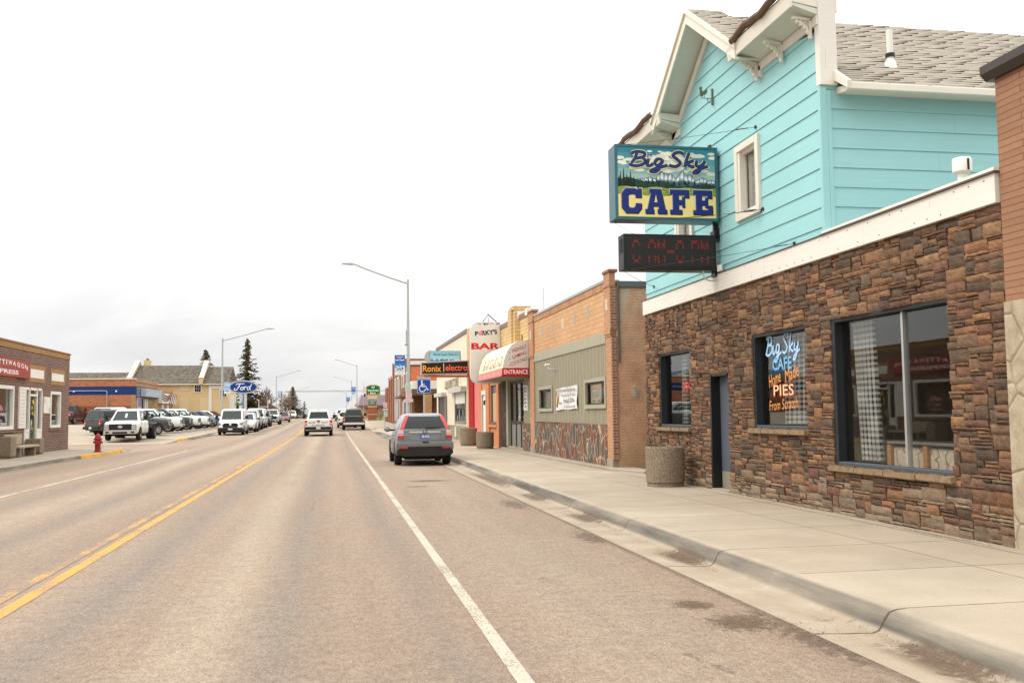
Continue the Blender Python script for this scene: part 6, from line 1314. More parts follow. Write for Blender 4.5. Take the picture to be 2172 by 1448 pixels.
# signs on posts
def post(x, y, h, s, r=.03): m = MB(); m.tube([(0, 0, -.1), (0, 0, h)], r, 8); return m.build('post', M_GALV, s, local=True)
hs = emp('disabled_parking_sign', (4.22, 46.3, .15), 'blue wheelchair parking sign on a post behind the parked silver car', 'traffic sign'); post(0, 0, 3.25, hs)
B('plate', simple('blue_sign_plate', (.0, .07, .33), .5), hs, (-.32, .32, -.045, -.035, 2.47, 3.12), local=True); B('small_plate', M_GALV, hs, (-.33, -.03, -.03, -.02, 3.14, 3.26), (-.03, .33, -.03, -.02, 3.14, 3.22), local=True)
a = Art(*RFRAME(4.22 - .32, 46.3 - .047, 2.62), step=.002); a.rect(.008, .632, .008, .642, (.93, .94, .96)); a.up(); a.rect(.02, .62, .02, .63, (.02, .29, .64)); a.up(); wc = (.95, .96, .97)
a.ell(.225, .565, .04, .04, wc); a.strip([(.225, .53), (.225, .31)], .05, wc); a.strip([(.225, .41), (.36, .41)], .04, wc); a.strip([(.225, .315), (.415, .315), (.49, .15), (.56, .18)], .042, wc, smooth=False)
a.strip([(.205, .36), (.13, .30), (.10, .20), (.15, .11), (.25, .07), (.35, .11), (.395, .2)], .036, wc); a.done('wheelchair_symbol', hs)
def regplate(parent, x, y, z, w_, h, col, lines, nm='parking_plate'):
    B(nm, M_WHITE, parent, (x, x + w_, y, y + .006, z, z + h)); a = Art(*RFRAME(x, y - .003, z), step=.002); a.rect(.0, w_, 0, h, (.80, .84, .80) if col[1] > col[0] else (.88, .80, .80)); a.up(); n = len(lines)
    for i, t in enumerate(lines): a.text(t, w_ / 2, h * (1 - (i + .6) / (n + .2)), 1, col, width=w_ * .7, height=h / (n + .2) * .5, bold=.02)
    a.done('plate_lettering', parent)
sgp = emp('parking_signs', (4.6, 60.85, 2.2), 'green and red parking restriction plates strapped to the nearest lamp post', 'traffic sign')
regplate(sgp, 4.40, 60.83, 3.02, .38, .50, (.25, .45, .33), ['TWO', 'HOUR', 'PARKING', '8AM-6PM']); regplate(sgp, 4.42, 60.83, 2.58, .38, .42, (.72, .18, .2), ['NO', 'PARKING', '2AM-6AM']); regplate(sgp, 4.30, 60.83, 2.38, .58, .19, (.80, .35, .38), ['TOW AWAY'])
s2 = emp('parking_sign_post', (4.55, 88, .2), 'thin post with red and green parking plates on the pavement before the bank sign', 'traffic sign'); post(0, 0, 2.65, s2)
regplate(s2, 4.42, 87.93, 2.25, .34, .44, (.72, .18, .2), ['NO', 'PARKING']); regplate(s2, 4.36, 87.93, 2.0, .46, .17, (.75, .25, .28), ['TOW']); regplate(s2, 4.44, 87.93, 1.45, .34, .46, (.25, .45, .33), ['TWO', 'HOUR'])
# ------------------------------------------------------------------ bank sign and bank
bk = emp('bank_sign', (6.15, 150, .7), 'brick pylon sign with an arched green bank panel', 'sign')
M_BKB = brick_mat('bank_brick', (.33, .10, .055), (.37, .12, .065), (.28, .13, .09), .3, .09, .008)
B('brick_column', M_BKB, bk, (5.45, 6.75, 149.7, 150.4, .5, 3.0)); B('stone_band', simple('bank_stone', (.62, .44, .27), .8), bk, (5.4, 6.8, 149.65, 150.45, 2.62, 2.75), (5.4, 6.8, 149.65, 150.45, 1.55, 1.63), (5.4, 6.8, 149.68, 150.42, 3.75, 4.25))
m = MB(); arcp = [(5.12, 4.25), (7.28, 4.25), (7.28, 5.42)] + [(6.2 + 1.12 * math.cos(t), 5.35 + .42 * math.sin(t)) for t in [i * math.pi / 12 for i in range(13)]] + [(5.12, 5.42)]; m.prism(arcp, 149.7, 150.4, 'y'); m.build('arched_head', simple('bank_stone_cap', (.64, .45, .27), .8), bk)
a = Art(*RFRAME(6.2, 149.68, 4.25), step=.01); a.poly([(-.98, .08), (.98, .08), (.98, 1.08)] + [(.98 * math.cos(t), 1.08 + .33 * math.sin(t)) for t in [i * math.pi / 12 for i in range(13)]] + [(-.98, 1.08)], (.02, .42, .22)); a.up(); a.text('Stockman', 0, .72, 1, (.95, .97, .93), width=1.65, height=.30, bold=.02); a.text('Bank', 0, .32, 1, (.95, .97, .93), width=.85, height=.28, bold=.02); a.rect(-.2, .2, 1.0, 1.28, (.85, .88, .86)); a.rect(-.78, -.6, .15, .32, (.85, .6, .25)); a.rect(.6, .78, .15, .32, (.85, .6, .25)); a.up(); a.text('S', 0, 1.14, 1, (.15, .2, .2), width=.16, height=.2, bold=.03); a.done('green_panel', bk)
B('message_board', simple('green_led_board', (.06, .14, .11), .4), bk, (5.5, 6.7, 149.6, 149.7, 3.05, 3.65)); a = Art(*RFRAME(5.5, 149.59, 3.05), step=.01); a.text('24 HOUR ATM', .6, .42, 1, (.8, .9, .85), width=1.05, height=.16, bold=.02); scribble(a, .25, .95, .10, .14, (.8, .9, .85), 3); a.done('message_text', bk)
bkb = emp('bank_building', (10, 192, .8), 'long tan bank with a purple-brown metal roof behind the green bank sign', 'building'); m = MB(); m.prism([(4.7, 3.35), (5.3, 5.35), (24, 5.35), (24, 3.35)], 188, 205, 'y'); m.build('metal_roof', simple('mauve_metal_roof', (.36, .27, .31), .5), bkb); B('wall', stucco('tan_bank_wall', (.56, .37, .24)), bkb, (5.3, 24, 189, 204, .5, 3.3)); B('pier', simple('terracotta_pier', (.40, .20, .13), .8), bkb, (6.2, 6.9, 188.9, 189, .6, 3.3), (7.8, 8.4, 188.9, 189, .6, 3.3)); B('dark_fascia', simple('purple_fascia', (.12, .08, .09), .6), bkb, (4.75, 24, 187.9, 188, 3.1, 3.4))
fp = emp('flagpole', (5.3, 175, .8), 'thin flagpole with a faded red and white flag and dark flag above the bank roof', 'flagpole'); m = MB(); m.tube([(0, 0, 0), (0, 0, 6.6)], .03, 6); m.build('pole', M_GALV, fp, local=True); a = Art(*RFRAME(5.32, 174.99, 5.4), step=.004); a.poly([(0, 0), (.45, .1), (.5, 1.1), (0, 1.15)], (.88, .68, .70)); a.up(); a.strip([(.1, .05), (.12, 1.1)], .07, (.92, .9, .9)); a.strip([(.3, .1), (.33, 1.08)], .07, (.92, .9, .9)); a.done('faded_flag', fp); a = Art(*RFRAME(5.32, 174.99, 4.75), step=.004); a.poly([(0, 0), (.3, .15), (.62, .5), (.3, .6), (.1, .55)], (.05, .04, .05)); a.done('dark_flag', fp)
hd = sheet('grass_verge', 4.9, 12, 140, 186, simple('verge_grass', (.12, .17, .04), .95, 0, .3, 2), .17)
# shrubs and boulders by the bank
# ------------------------------------------------------------------ trees
def leaf_mat(name, a_, b_):
    g = G(name, .8, 0, .15); i = g.n('ShaderNodeNewGeometry'); t = g.noise(.9, 3, .6, g.obj()); f = g.math('ADD', g.math('MULTIPLY', i.outputs['Random Per Island'], .6), g.math('MULTIPLY', t, .5), clamp=True); g.col(g.mix(f, a_, b_)); return g.m
M_SPR = leaf_mat('spruce_needles', (.028, .028, .012), (.15, .125, .055)); M_BARK = simple('bark', (.10, .075, .055), .9, 0, .3, 5); M_TWIG = simple('bare_twig', (.19, .135, .105), .9, 0, .3, 5)
def spruce(x, y, z, h, r, lab, seed, rag=.3, dens=1.0, topk=1.0):
    rnd = random.Random(seed); o = emp('spruce_tree', (x, y, z), lab, 'tree', 'dark spruces behind the left-hand row'); m = MB(); m.tube([(0, 0, 0), (0, 0, h * .5), (0, 0, h)], [h * .022, h * .013, .02], 8); m.build('trunk', M_BARK, o, local=True)
    m = MB(); n = int(h / .32 * dens)
    for k in range(n):
        t = (k + rnd.random() * .6) / n; zz_ = h * (.06 + .93 * t); R = r * ((1 - t) ** .9 * topk + .015)
        for b in range(rnd.randint(5, 8)):
            if rnd.random() < .12: continue
            an = rnd.uniform(0, 2 * math.pi); L = R * rnd.uniform(1 - rag * 1.6, 1 + rag); ca, sa = math.cos(an), math.sin(an); ns = max(3, int(L / .28))
            for s in range(ns):
                f = (s + .6) / ns; px, py = ca * L * f, sa * L * f; pz = zz_ + .10 * L * f - .42 * L * f * f + rnd.uniform(-.1, .1) + (.12 * L if f > .85 else 0)
                for q in range(3):
                    kk = .35 + .65 * (1 - t); w_ = rnd.uniform(.10, .26) * (1.15 - f * .5) * (h / 9) * kk; l_ = rnd.uniform(.22, .5) * (h / 10) * kk; a2 = an + rnd.uniform(-1.1, 1.1); dx, dy = math.cos(a2) * l_, math.sin(a2) * l_; dz = rnd.uniform(-.30, .05); ox, oy = -math.sin(a2) * w_, math.cos(a2) * w_
                    c = (px + rnd.uniform(-.12, .12), py + rnd.uniform(-.12, .12), pz)
                    m.add([(c[0] - ox, c[1] - oy, c[2]), (c[0] + ox, c[1] + oy, c[2] - .02), (c[0] + dx, c[1] + dy, c[2] + dz), (c[0] + dx * .4, c[1] + dy * .4, c[2] - .16)], [(0, 1, 2), (0, 3, 2), (1, 3, 2)])
    m.build('crown', M_SPR, o, local=True, fix=False); return o
spruce(-20.4, 166, .5, 12.2, 4.2, 'small pointed spruce rising behind the ochre building roof', 1, .25, 1.7)
spruce(-13.2, 158, .5, 13.4, 2.7, 'tallest ragged dark spruce directly behind the blue oval sign', 2, .42, 1.5, 1.15)
spruce(-9.15, 232, .8, 7.6, 3.3, 'broad conical dark spruce near the crest on the left', 3, .18, 2.2, 1.05); spruce(-10.9, 215, .8, 4.6, 1.6, 'short ragged spruce by the timber utility pole', 4, .45); spruce(-7.0, 250, .9, 4.4, 1.7, 'lower spruce on the right flank of the conical one', 5, .35)
def bare_tree(x, y, z, h, lab, seed):
    rnd = random.Random(seed); o = emp('bare_tree', (x, y, z), lab, 'tree', 'leafless trees'); tr = MB(); tw_ = MB()
    def br(p, d, l, r, lev):
        q = p + d * l; mid = p + d * l * .5 + Vector((rnd.uniform(-1, 1), rnd.uniform(-1, 1), rnd.uniform(-.3, .3))) * l * .06; (tr if lev < 2 else tw_).tube([p, mid, q], [r, r * .8, r * .62], 5 if lev < 3 else 3, cap=False)
        if lev >= 5: return
        for k in range(rnd.randint(3, 4) if lev < 4 else 3):
            ax = Vector((rnd.uniform(-1, 1), rnd.uniform(-1, 1), rnd.uniform(-.2, .6))).normalized(); nd = (d + ax * rnd.uniform(.5, .95)).normalized(); nd.z = nd.z * .8 + .18; br(p + d * l * rnd.uniform(.55, 1), nd.normalized(), l * rnd.uniform(.6, .82), r * .55, lev + 1)
    br(Vector((0, 0, 0)), Vector((.03, 0, 1)), h * .27, h * .04, 0); tr.build('trunk', M_BARK, o, local=True, fix=False); tw_.build('crown', M_TWIG, o, local=True, fix=False); return o
bare_tree(-11.0, 168, .5, 9.2, 'leafless grey-brown tree between the oval sign and the second left lamp', 11); bare_tree(-9.3, 200, .7, 8.0, 'smaller leafless tree behind the pale banner', 12)
def bush(x, y, z, r, lab, seed, mat):
    rnd = random.Random(seed); o = emp('shrub', (x, y, z), lab, 'shrub'); m = MB()
    for k in range(900):
        v = Vector((rnd.gauss(0, 1), rnd.gauss(0, 1), rnd.gauss(0, 1))).normalized() * r * rnd.uniform(.55, 1.05); v.z = abs(v.z) * 1.0 + .15; s = rnd.uniform(.06, .16)
        a_ = Vector((rnd.uniform(-1, 1), rnd.uniform(-1, 1), rnd.uniform(-1, 1))) * s; b_ = Vector((rnd.uniform(-1, 1), rnd.uniform(-1, 1), rnd.uniform(-1, 1))) * s; m.add([v, v + a_, v + b_], [(0, 1, 2)])
    m.build('crown', mat, o, local=True, fix=False); m = MB(); m.tube([(0, 0, -.2), (0, 0, r * .6)], .06, 5); m.build('stem', M_BARK, o, local=True)
M_SHR = leaf_mat('grey_green_leaves', (.03, .035, .018), (.13, .13, .08)); bush(8.0, 152, .7, 1.5, 'dark rounded shrub right of the bank sign', 21, M_SHR); bush(9.6, 154, .7, 1.2, 'second dark shrub against the brick block', 22, M_SHR)
bo = MB(); bo.box(7.0, 9.4, 138, 139, .5, 1.25); o = bo.build('stone_planter_wall', M_BEN, None, bevel=.05); tag(o, 'low tan stone planter wall in front of the shrubs by the bank', 'planter')
# ------------------------------------------------------------------ distant left: house, poles, frame, street name sign
ho = emp('brown_house', (-13, 192, .7), 'low dark brown house with white trim behind the leafless tree', 'house'); B('wall', simple('brown_house_wall', (.11, .065, .045), .8), ho, (-17, -10.4, 190, 198, .6, 3.0)); B('flat_fascia', M_WHITE, ho, (-11.3, -10.2, 189.8, 198, 2.85, 2.98)); m = MB(); m.prism([(-17.6, 2.9), (-13, 4.6), (-10.2, 3.0)], 189.5, 198.5, 'y'); m.build('roof', simple('dark_shingle', (.13, .08, .065), .9), ho); w__ = B('window', M_WHITE, ho, (-12.3, -11.7, 189.9, 190, 1.2, 2.4), (-10.9, -10.55, 189.9, 190, .9, 2.5)); B('pane', M_TINT, w__, (-12.2, -11.8, 189.86, 189.9, 1.3, 2.3), (-10.85, -10.6, 189.86, 189.9, 1, 2.4))
def upole(x, y, h, lab, cross=False):
    o = emp('utility_pole', (x, y, gzs(y)), lab, 'utility pole', 'timber utility poles'); m = MB(); m.tube([(0, 0, 0), (0, 0, h)], [.16, .12], 8); m.build('pole', simple('weathered_timber', (.26, .19, .13), .9, 0, .2, 4), o, local=True)
    if cross: B('crossarm', M_BARK, o, (-1.1, 1.1, -.06, .06, h - .35, h - .2), local=True)
    return o
upole(-9.05, 181, 5.1, 'plain timber pole standing right of the second left lamp'); upole(-8.6, 207, 5.9, 'timber pole with crossarm left of the conical spruce', True)
m = MB(); P = [Vector((-8.3, 207, 6.65)).lerp(Vector((40, 215, 6.9)), i / 10) for i in range(11)]; m.tube(P, .03, 4); m.tube([p + Vector((0, 0, -.18)) for p in P], .02, 4); o = m.build('power_line', M_BLACK, None); tag(o, 'overhead wires crossing the street from the crossarm pole', 'power line')
bk.scale = (1, 1, 1.08); bk.location.x -= .22
hf = emp('pipe_frame', (-10.15, 150, .6), 'white H-shaped pipe frame standing before the leafless tree', 'frame'); m = MB(); m.tube([(-10.8, 150, .5), (-10.8, 150, 4.05)], .05, 8); m.tube([(-9.5, 150, .5), (-9.5, 150, 4.05)], .05, 8); m.build('upright', M_WHITE, hf); m = MB(); m.tube([(-10.8, 150, 3.0), (-9.5, 150, 3.0)], .04, 8); m.build('crossbar', M_WHITE, hf)
ss = emp('street_name_sign', (-10.8, 120, .5), 'green street name blades on a white post left of the oval sign pylon', 'traffic sign'); B('post', M_WHITE, ss, (-10.9, -10.7, 119.95, 120.05, .5, 3.4)); B('blade', simple('street_sign_green', (.02, .22, .10), .5), ss, (-11.35, -10.45, 119.9, 119.93, 2.95, 3.15), (-10.62, -10.6, 119.4, 120.6, 3.2, 3.4))
tb = emp('blue_shop', (3.1, 262, 1), 'distant blue-fronted low shop with a white box above the crest on the right', 'building'); B('wall', simple('blue_front', (.05, .09, .18), .6), tb, (3.9, 8, 236, 244, .9, 3.1)); B('white_top', M_WHITE, tb, (3.9, 7.5, 236.5, 243, 3.1, 4.9))
cb = emp('curved_roof_kiosk', (5.6, 205, .9), 'small pale kiosk with a dark curved roof behind the pickup', 'building'); B('wall', simple('pinkish_wall', (.55, .45, .42), .7), cb, (4.8, 6.6, 208, 212, .8, 3.6)); m = MB(); m.prism([(4.5, 3.5), (4.9, 4.0), (5.6, 4.15), (6.8, 4.15), (6.8, 3.95), (5.6, 3.95), (5.0, 3.8), (4.6, 3.45)], 207.6, 212, 'y'); m.build('roof', M_CHAR, cb)
# ------------------------------------------------------------------ vehicles
def paint(name, c, metal=0.0, rough=.32):
    g = G(name, rough, metal, .5); g.b.inputs['Coat Weight'].default_value = .45; g.b.inputs['Coat Roughness'].default_value = .04
    v = g.obj(); n = g.noise(1.6, 5, .6, v); z = g.sep(v)[2]; d = g.math('MULTIPLY', g.rng(z, .75, .3), g.rng(n, .3, .7, .25, .8)); g.col(g.mix(d, c, (.17, .13, .10))); g.L(g.math('ADD', g.math('MULTIPLY', d, .4), rough), g.b.inputs['Roughness']); return g.m
PW = paint('white_car_paint', (.72, .72, .70)); PG = paint('dark_grey_car_paint', (.036, .037, .038), .2); PB = paint('blue_car_paint', (.02, .06, .17), .3); PM = paint('maroon_car_paint', (.16, .02, .03), .3)
PS = paint('silver_car_paint', (.205, .22, .238), .35, .32); PK = paint('black_green_car_paint', (.018, .02, .017), .2); PD = paint('dark_maroon_paint', (.035, .012, .014), .2); PT = paint('pale_silver_paint', (.48, .48, .46), .5)
M_TYRE = simple('tyre_rubber', (.013, .012, .0115), .85, 0, .2, 9, .3); M_RIM = simple('alloy_rim', (.45, .45, .45), .35, .8); M_RIMB = simple('black_rim', (.02, .02, .02), .4)
M_PLASTIC = simple('black_plastic', (.012, .012, .0125), .6, 0, .2); M_CHROME = simple('chrome', (.74, .74, .74), .28, .75, 0); M_LAMP = simple('headlamp_lens', (.30, .31, .31), .15, .3, .5, 14, spec=.8); M_TAIL = simple('red_lens', (.50, .012, .016), .2, 0, 0, spec=.8); M_TAILW = simple('clear_lens', (.62, .55, .55), .2, 0, 0)
M_CARGL = simple('windscreen_glass', (.028, .040, .037), .08, 0, 0, spec=.25); M_PLATE = simple('number_plate', (.62, .64, .68), .5, 0, 0); M_STK = simple('window_sticker', (.45, .62, .55), .6, 0, 0); M_UNDER = simple('underbody', (.012, .011, .010), .9, 0, 0); M_AMBER = simple('amber_lens', (.7, .25, .03), .3, 0, 0)
def vehicle(kind, loc, rz, pm_, label, group=None, name=None, L=None, W_=None, H=None, rim=None, grille='bars', rear=True, cat=None, stickers=False, topper=False, flatbed=False, mir=True):
    K = {   # length, width, height, ground clearance, belt height, hood height, wheel r, front axle, rear axle, cabin stations
        'pickup': (5.85, 2.02, 1.96, .42, 1.28, 1.24, .41, 1.85, -1.80, (1.50, .70, -.80, -1.00)),
        'suv': (4.9, 1.95, 1.76, .30, 1.12, 1.05, .37, 1.48, -1.45, (1.22, .30, -1.90, -2.40)),
        'van': (5.7, 2.02, 2.12, .28, 1.25, 1.15, .36, 1.85, -1.75, (2.05, 1.25, -2.70, -2.80)),
        'sedan': (4.7, 1.82, 1.45, .22, .95, .85, .33, 1.4, -1.35, (.95, .25, -1.15, -1.75)),
        'jeep': (4.3, 1.88, 1.85, .35, 1.15, 1.12, .40, 1.35, -1.3, (.62, .40, -1.9, -2.0))}[kind]
    l0, w0, h0, gc, belt, hood, wr, fa, ra, cab = K; L = L or l0; W_ = W_ or w0; H = H or h0; hw = W_ / 2; pick = kind == 'pickup'
    o = emp(name or {'pickup': 'pickup_truck', 'suv': 'suv', 'van': 'van', 'sedan': 'sedan_car', 'jeep': 'off_roader'}[kind], loc, label, cat or {'pickup': 'pickup truck', 'suv': 'SUV', 'van': 'van', 'sedan': 'car', 'jeep': 'off-roader'}[kind], group, rz); F, Rr = L / 2, -L / 2
    def add(n, mat, mb, par=o, **k): return mb.build(n, mat, par, local=True, **k)
    # body shell lofted from stations (y, half width, z bottom, z top)
    bedend = -1.05 if flatbed else Rr
    if pick: st = [(bedend, .94, gc + .05, 1.26), (bedend + .08, .99, gc, 1.29), (cab[3], 1.0, gc, 1.29), (cab[0], 1.0, gc, belt), (fa + .1, 1.0, gc, hood - .0), (F - .30, .985, gc + .02, hood - .03), (F - .12, .95, gc + .04, hood - .09), (F - .02, .90, gc + .08, hood - .17), (F, .84, gc + .12, hood - .24)]
    elif kind == 'van': st = [(Rr, .96, gc, belt), (Rr + .1, 1, gc, belt), (cab[0] - .2, 1, gc, belt), (cab[0] + .05, .98, gc, belt - .03), (F - .35, .95, gc, 1.02), (F - .08, .88, gc + .02, .88), (F, .80, gc + .05, .78)]
    else: st = [(Rr, .88, gc + .12, belt - .08), (Rr + .12, .97, gc, belt), (ra, 1, gc, belt), (0, 1, gc, belt - .01), (cab[0], 1, gc, belt - .02), (fa, .99, gc, hood), (F - .3, .95, gc, hood - .08), (F - .06, .88, gc + .02, hood - .20), (F, .80, gc + .08, hood - .32)]
    vs = []; N = 0
    for y, k, zb, zt in st:
        w_ = hw * k; half = [(w_ * .90, zb), (w_ * .985, zb + .10), (w_ * 1.0, zb + (zt - zb) * .45), (w_ * .985, zt - .16), (w_ * .95, zt - .05), (w_ * .88, zt), (w_ * .5, zt + .025)]
        ring = [(x, y, z) for x, z in half] + [(-x, y, z) for x, z in half[::-1]]; N = len(ring); vs += ring
    m = MB(); n = len(st); m.add(vs, [(i*N+k, i*N+(k+1) % N, (i+1)*N+(k+1) % N, (i+1)*N+k) for i in range(n-1) for k in range(N)] + [tuple(range(N))[::-1], tuple((n-1)*N+k for k in range(N))])
    body = add('body', pm_, m, smooth=38)
    # cabin frustum
    ca, cb_, cc, cd = cab; wb, wt = hw * .90, hw * (.80 if kind == 'van' else .70 if kind != 'sedan' else .66); rz_ = H; bz = belt - .04
    if kind == 'van': wt = hw * .86
    if kind == 'jeep': wt = hw * .78
    ringb = [(wb, ca), (-wb, ca), (-wb, cd), (wb, cd)]; ringt = [(wt * .93, cb_), (-wt * .93, cb_), (-wt, cc), (wt, cc)]
    if kind != 'pickup' and kind != 'sedan': ringb[2], ringb[3] = (-wb * .97, cd), (wb * .97, cd)
    zt = rz_ - .05; m = MB(); V = [(x, y, bz) for x, y in ringb] + [(x, y, zt) for x, y in ringt]; ym = (cb_ + cc) / 2; V += [(x * .80, y + (ym - y) * .30, rz_) for x, y in ringt]
    m.add(V, [(0, 1, 5, 4), (1, 2, 6, 5), (2, 3, 7, 6), (3, 0, 4, 7), (4, 5, 9, 8), (5, 6, 10, 9), (6, 7, 11, 10), (7, 4, 8, 11), (8, 9, 10, 11)]); add('cabin', pm_, m, bevel=.06, seg=3, smooth=50)
    Vv = [Vector(p) for p in V]
    def pane(nm, a, b, c, d, u0, u1, v0, v1, mat=M_CARGL, off=.008, par=o):
        A, B_, C, D = (Vv[i] for i in (a, b, c, d)); q = lambda u, v: (A.lerp(B_, u)).lerp(D.lerp(C, u), v)
        P = [q(u0, v0), q(u1, v0), q(u1, v1), q(u0, v1)]; nn = (P[1] - P[0]).cross(P[3] - P[0]).normalized(); ce = sum((Vv[i] for i in range(8)), Vector()) / 8
        if nn.dot(P[0] - ce) < 0: nn = -nn
        mm = MB(); mm.add([p + nn * off for p in P] + [p + nn * (off - .02) for p in P], [(0, 1, 2, 3), (0, 1, 5, 4), (1, 2, 6, 5), (2, 3, 7, 6), (3, 0, 4, 7)]); return add(nm, mat, mm, par)
    pane('windscreen', 0, 1, 5, 4, .07, .93, .06, .88, off=.012)
    if flatbed or stickers: pane('windscreen_sticker', 0, 1, 5, 4, .47, .55, .30, .66, M_STK, .022)
    dark = M_CARGL if pick or kind == 'sedan' else M_TINT
    if kind == 'van': pane('side_window', 1, 2, 6, 5, .03, .24, .12, .72); pane('side_window', 3, 0, 4, 7, .76, .97, .12, .72)
    elif pick:
        for (a_, b_, c_, d_, fl) in ((1, 2, 6, 5, 0), (3, 0, 4, 7, 1)):
            for u0, u1 in ((.10, .50), (.54, .92)):
                if fl: u0, u1 = 1 - u1, 1 - u0
                pane('side_window', a_, b_, c_, d_, u0, u1, .10, .88)
    else:
        for (a_, b_, c_, d_, fl) in ((1, 2, 6, 5, 0), (3, 0, 4, 7, 1)):
            for u0, u1 in ((.08, .36), (.39, .66), (.69, .92)):
                if fl: u0, u1 = 1 - u1, 1 - u0
                pane('side_window', a_, b_, c_, d_, u0, u1, .10, .88, M_CARGL if u0 in (.08, .39) else dark)
    if kind != 'van' : pane('rear_window', 2, 3, 7, 6, .08, .92, .12, .88, dark)
    if stickers: pane('price_sticker', 3, 0, 4, 7, .62, .82, .30, .72, M_STK, .018); 
    # pickup bed
    if pick and not flatbed:
        if topper:
            m = MB(); t0, t1 = Rr + .02, cab[3] - .06; P = [(hw * .9, 1.27), (hw * .74, 1.88), (hw * .6, 1.94), (-hw * .6, 1.94), (-hw * .74, 1.88), (-hw * .9, 1.27)]; A_ = [(x, t0 + (z - 1.27) * .32, z) for x, z in P]; B2 = [(x, t1, z) for x, z in P]; m.add(A_ + B2, [(0, 1, 2, 3, 4, 5), (11, 10, 9, 8, 7, 6)] + [(i, (i+1) % 6, 6 + (i+1) % 6, 6 + i) for i in range(6)]); tp = add('topper', pm_, m, smooth=35)
            m = MB(); q = lambda u, v: (hw * (-.80 + 1.6 * u) * (1 - v * .17), t0 + .03 + v * .50 * .34 - .035, 1.34 + v * .50); m.add([q(0, 0), q(1, 0), q(1, 1), q(0, 1)], [(0, 1, 2, 3)]); add('topper_window', M_CARGL, m, tp)
            for s in (-1, 1): m = MB(); m.add([(s * hw * .895, t0 + .35, 1.36), (s * hw * .895, t1 - .2, 1.36), (s * hw * .80, t1 - .2, 1.74), (s * hw * .80, t0 + .4, 1.74)], [(0, 1, 2, 3)]); add('topper_window', M_TINT, m, tp)
        else:
            m = MB(); m.box(-hw * .82, hw * .82, Rr + .1, cab[3] - .06, 1.295, 1.325); add('bed_opening', M_UNDER, m)
    if flatbed:
        m = MB(); m.box(-hw * 1.12, hw * 1.12, Rr - .4, -1.2, 1.02, 1.14); fb = add('flatbed', simple('flatbed_steel', (.12, .12, .115), .6, .3), m, bevel=.01); m = MB()
        for s in (-1, 1): m.box(s * hw * .85 - .05, s * hw * .85 + .05, -1.3, -1.2, 1.14, 1.92)
        m.box(-hw * .85, hw * .85, -1.3, -1.2, 1.86, 1.93); add('headache_rack', M_PLASTIC, m, fb)
        m = MB(); m.box(-.4, .4, Rr - .3, -1.0, .5, 1.0); add('chassis', M_UNDER, m)
    # wheels
    def wheel(x, y, dual=False):
        s = 1 if x > 0 else -1; wd = .26 if pick else .22; m = MB()
        for k in ((0, 1) if dual else (0,)): xo = x - s * k * .30; m.lathe([(wr * .60, -wd / 2), (wr * .93, -wd / 2), (wr, -wd / 2 + .04), (wr, wd / 2 - .04), (wr * .93, wd / 2), (wr * .60, wd / 2), (wr * .60, -wd / 2)], (xo, y, wr), 28, 'x')
        t = add('wheel', M_TYRE, m, smooth=45); m = MB(); f = x + s * (wd / 2 - .03)
        m.lathe([(0, 0), (wr * .12, 0), (wr * .14, -s * .02)], (f, y, wr), 20, 'x'); m.lathe([(wr * .62, s * .022), (wr * .56, s * .012), (wr * .55, -s * .06)], (f, y, wr), 28, 'x'); ns = 6 if pick else 5
        for k in range(ns * 2):
            a0 = 2 * math.pi * k / (ns * 2); da = .11; m.add([(f + s * .004, y + r_ * math.cos(a0 + t_), wr + r_ * math.sin(a0 + t_)) for r_, t_ in ((wr * .1, -.5), (wr * .57, -da), (wr * .57, da), (wr * .1, .5))], [(0, 1, 2, 3)])
        add('rim', rim or M_RIM, m, t); m = MB(); m.lathe([(0, 0), (wr * .58, 0)], (f - s * .05, y, wr), 20, 'x'); add('brake_disc', M_UNDER, m, t)
    for s in (-1, 1):
        wheel(s * (hw - .10), fa); wheel(s * (hw - .08 if not flatbed else hw + .12), ra if not flatbed else ra - .35, flatbed)
        for y in ((fa, ra) if not flatbed else (fa,)):
            m = MB(); R1 = wr + .085; zc = wr; a_s = math.asin(max(-1, min(1, (gc + .03 - zc) / R1))); T = [a_s + (math.pi - 2 * a_s) * i / 14 for i in range(15)]; m.prism([(y + R1 * math.cos(t), zc + R1 * math.sin(t)) for t in T], s * (hw - .20), s * (hw + .004), 'x'); add('wheel_arch', M_UNDER, m)
    m = MB(); m.box(-hw * .78, hw * .78, Rr + .3 if not flatbed else -1, F - .35, .22 if not pick else .30, gc + .12); add('underbody', M_UNDER, m)
    # front
    zg = hood - .16
    if pick:
        m = MB(); m.box(-hw * .68, hw * .68, F - .03, F + .02, zg - .44, zg - .0); gr = add('grille', M_PLASTIC, m, bevel=.02); m = MB(); m.box(-hw * .58, hw * .58, F + .02, F + .035, zg - .20, zg - .155); m.box(-hw * .58, hw * .58, F + .02, F + .03, zg - .09, zg - .06) if grille == 'bars' else None
        m.box(-hw * .58, hw * .58, F + .02, F + .03, zg - .33, zg - .30); add('grille_bar', M_CHAR, m, gr); m = MB(); m.lathe([(0, 0), (.075, 0), (.085, .012), (0, .014)], (0, F + .036, zg - .18), 20, 'y'); e = add('emblem', M_CHROME, m, gr)
        for v in e.data.vertices: v.co.x *= 1.7
        m = MB(); m.box(-hw * .96, hw * .96, F - .12, F + .09, gc + .02, gc + .27); bp = add('front_bumper', M_CHROME if grille == 'chrome' or grille == 'bars' else pm_, m, bevel=.03, seg=2); m = MB(); m.box(-.45, .45, F + .10, F + .104, gc + .05, gc + .16); add('air_slot', M_UNDER, m, bp)
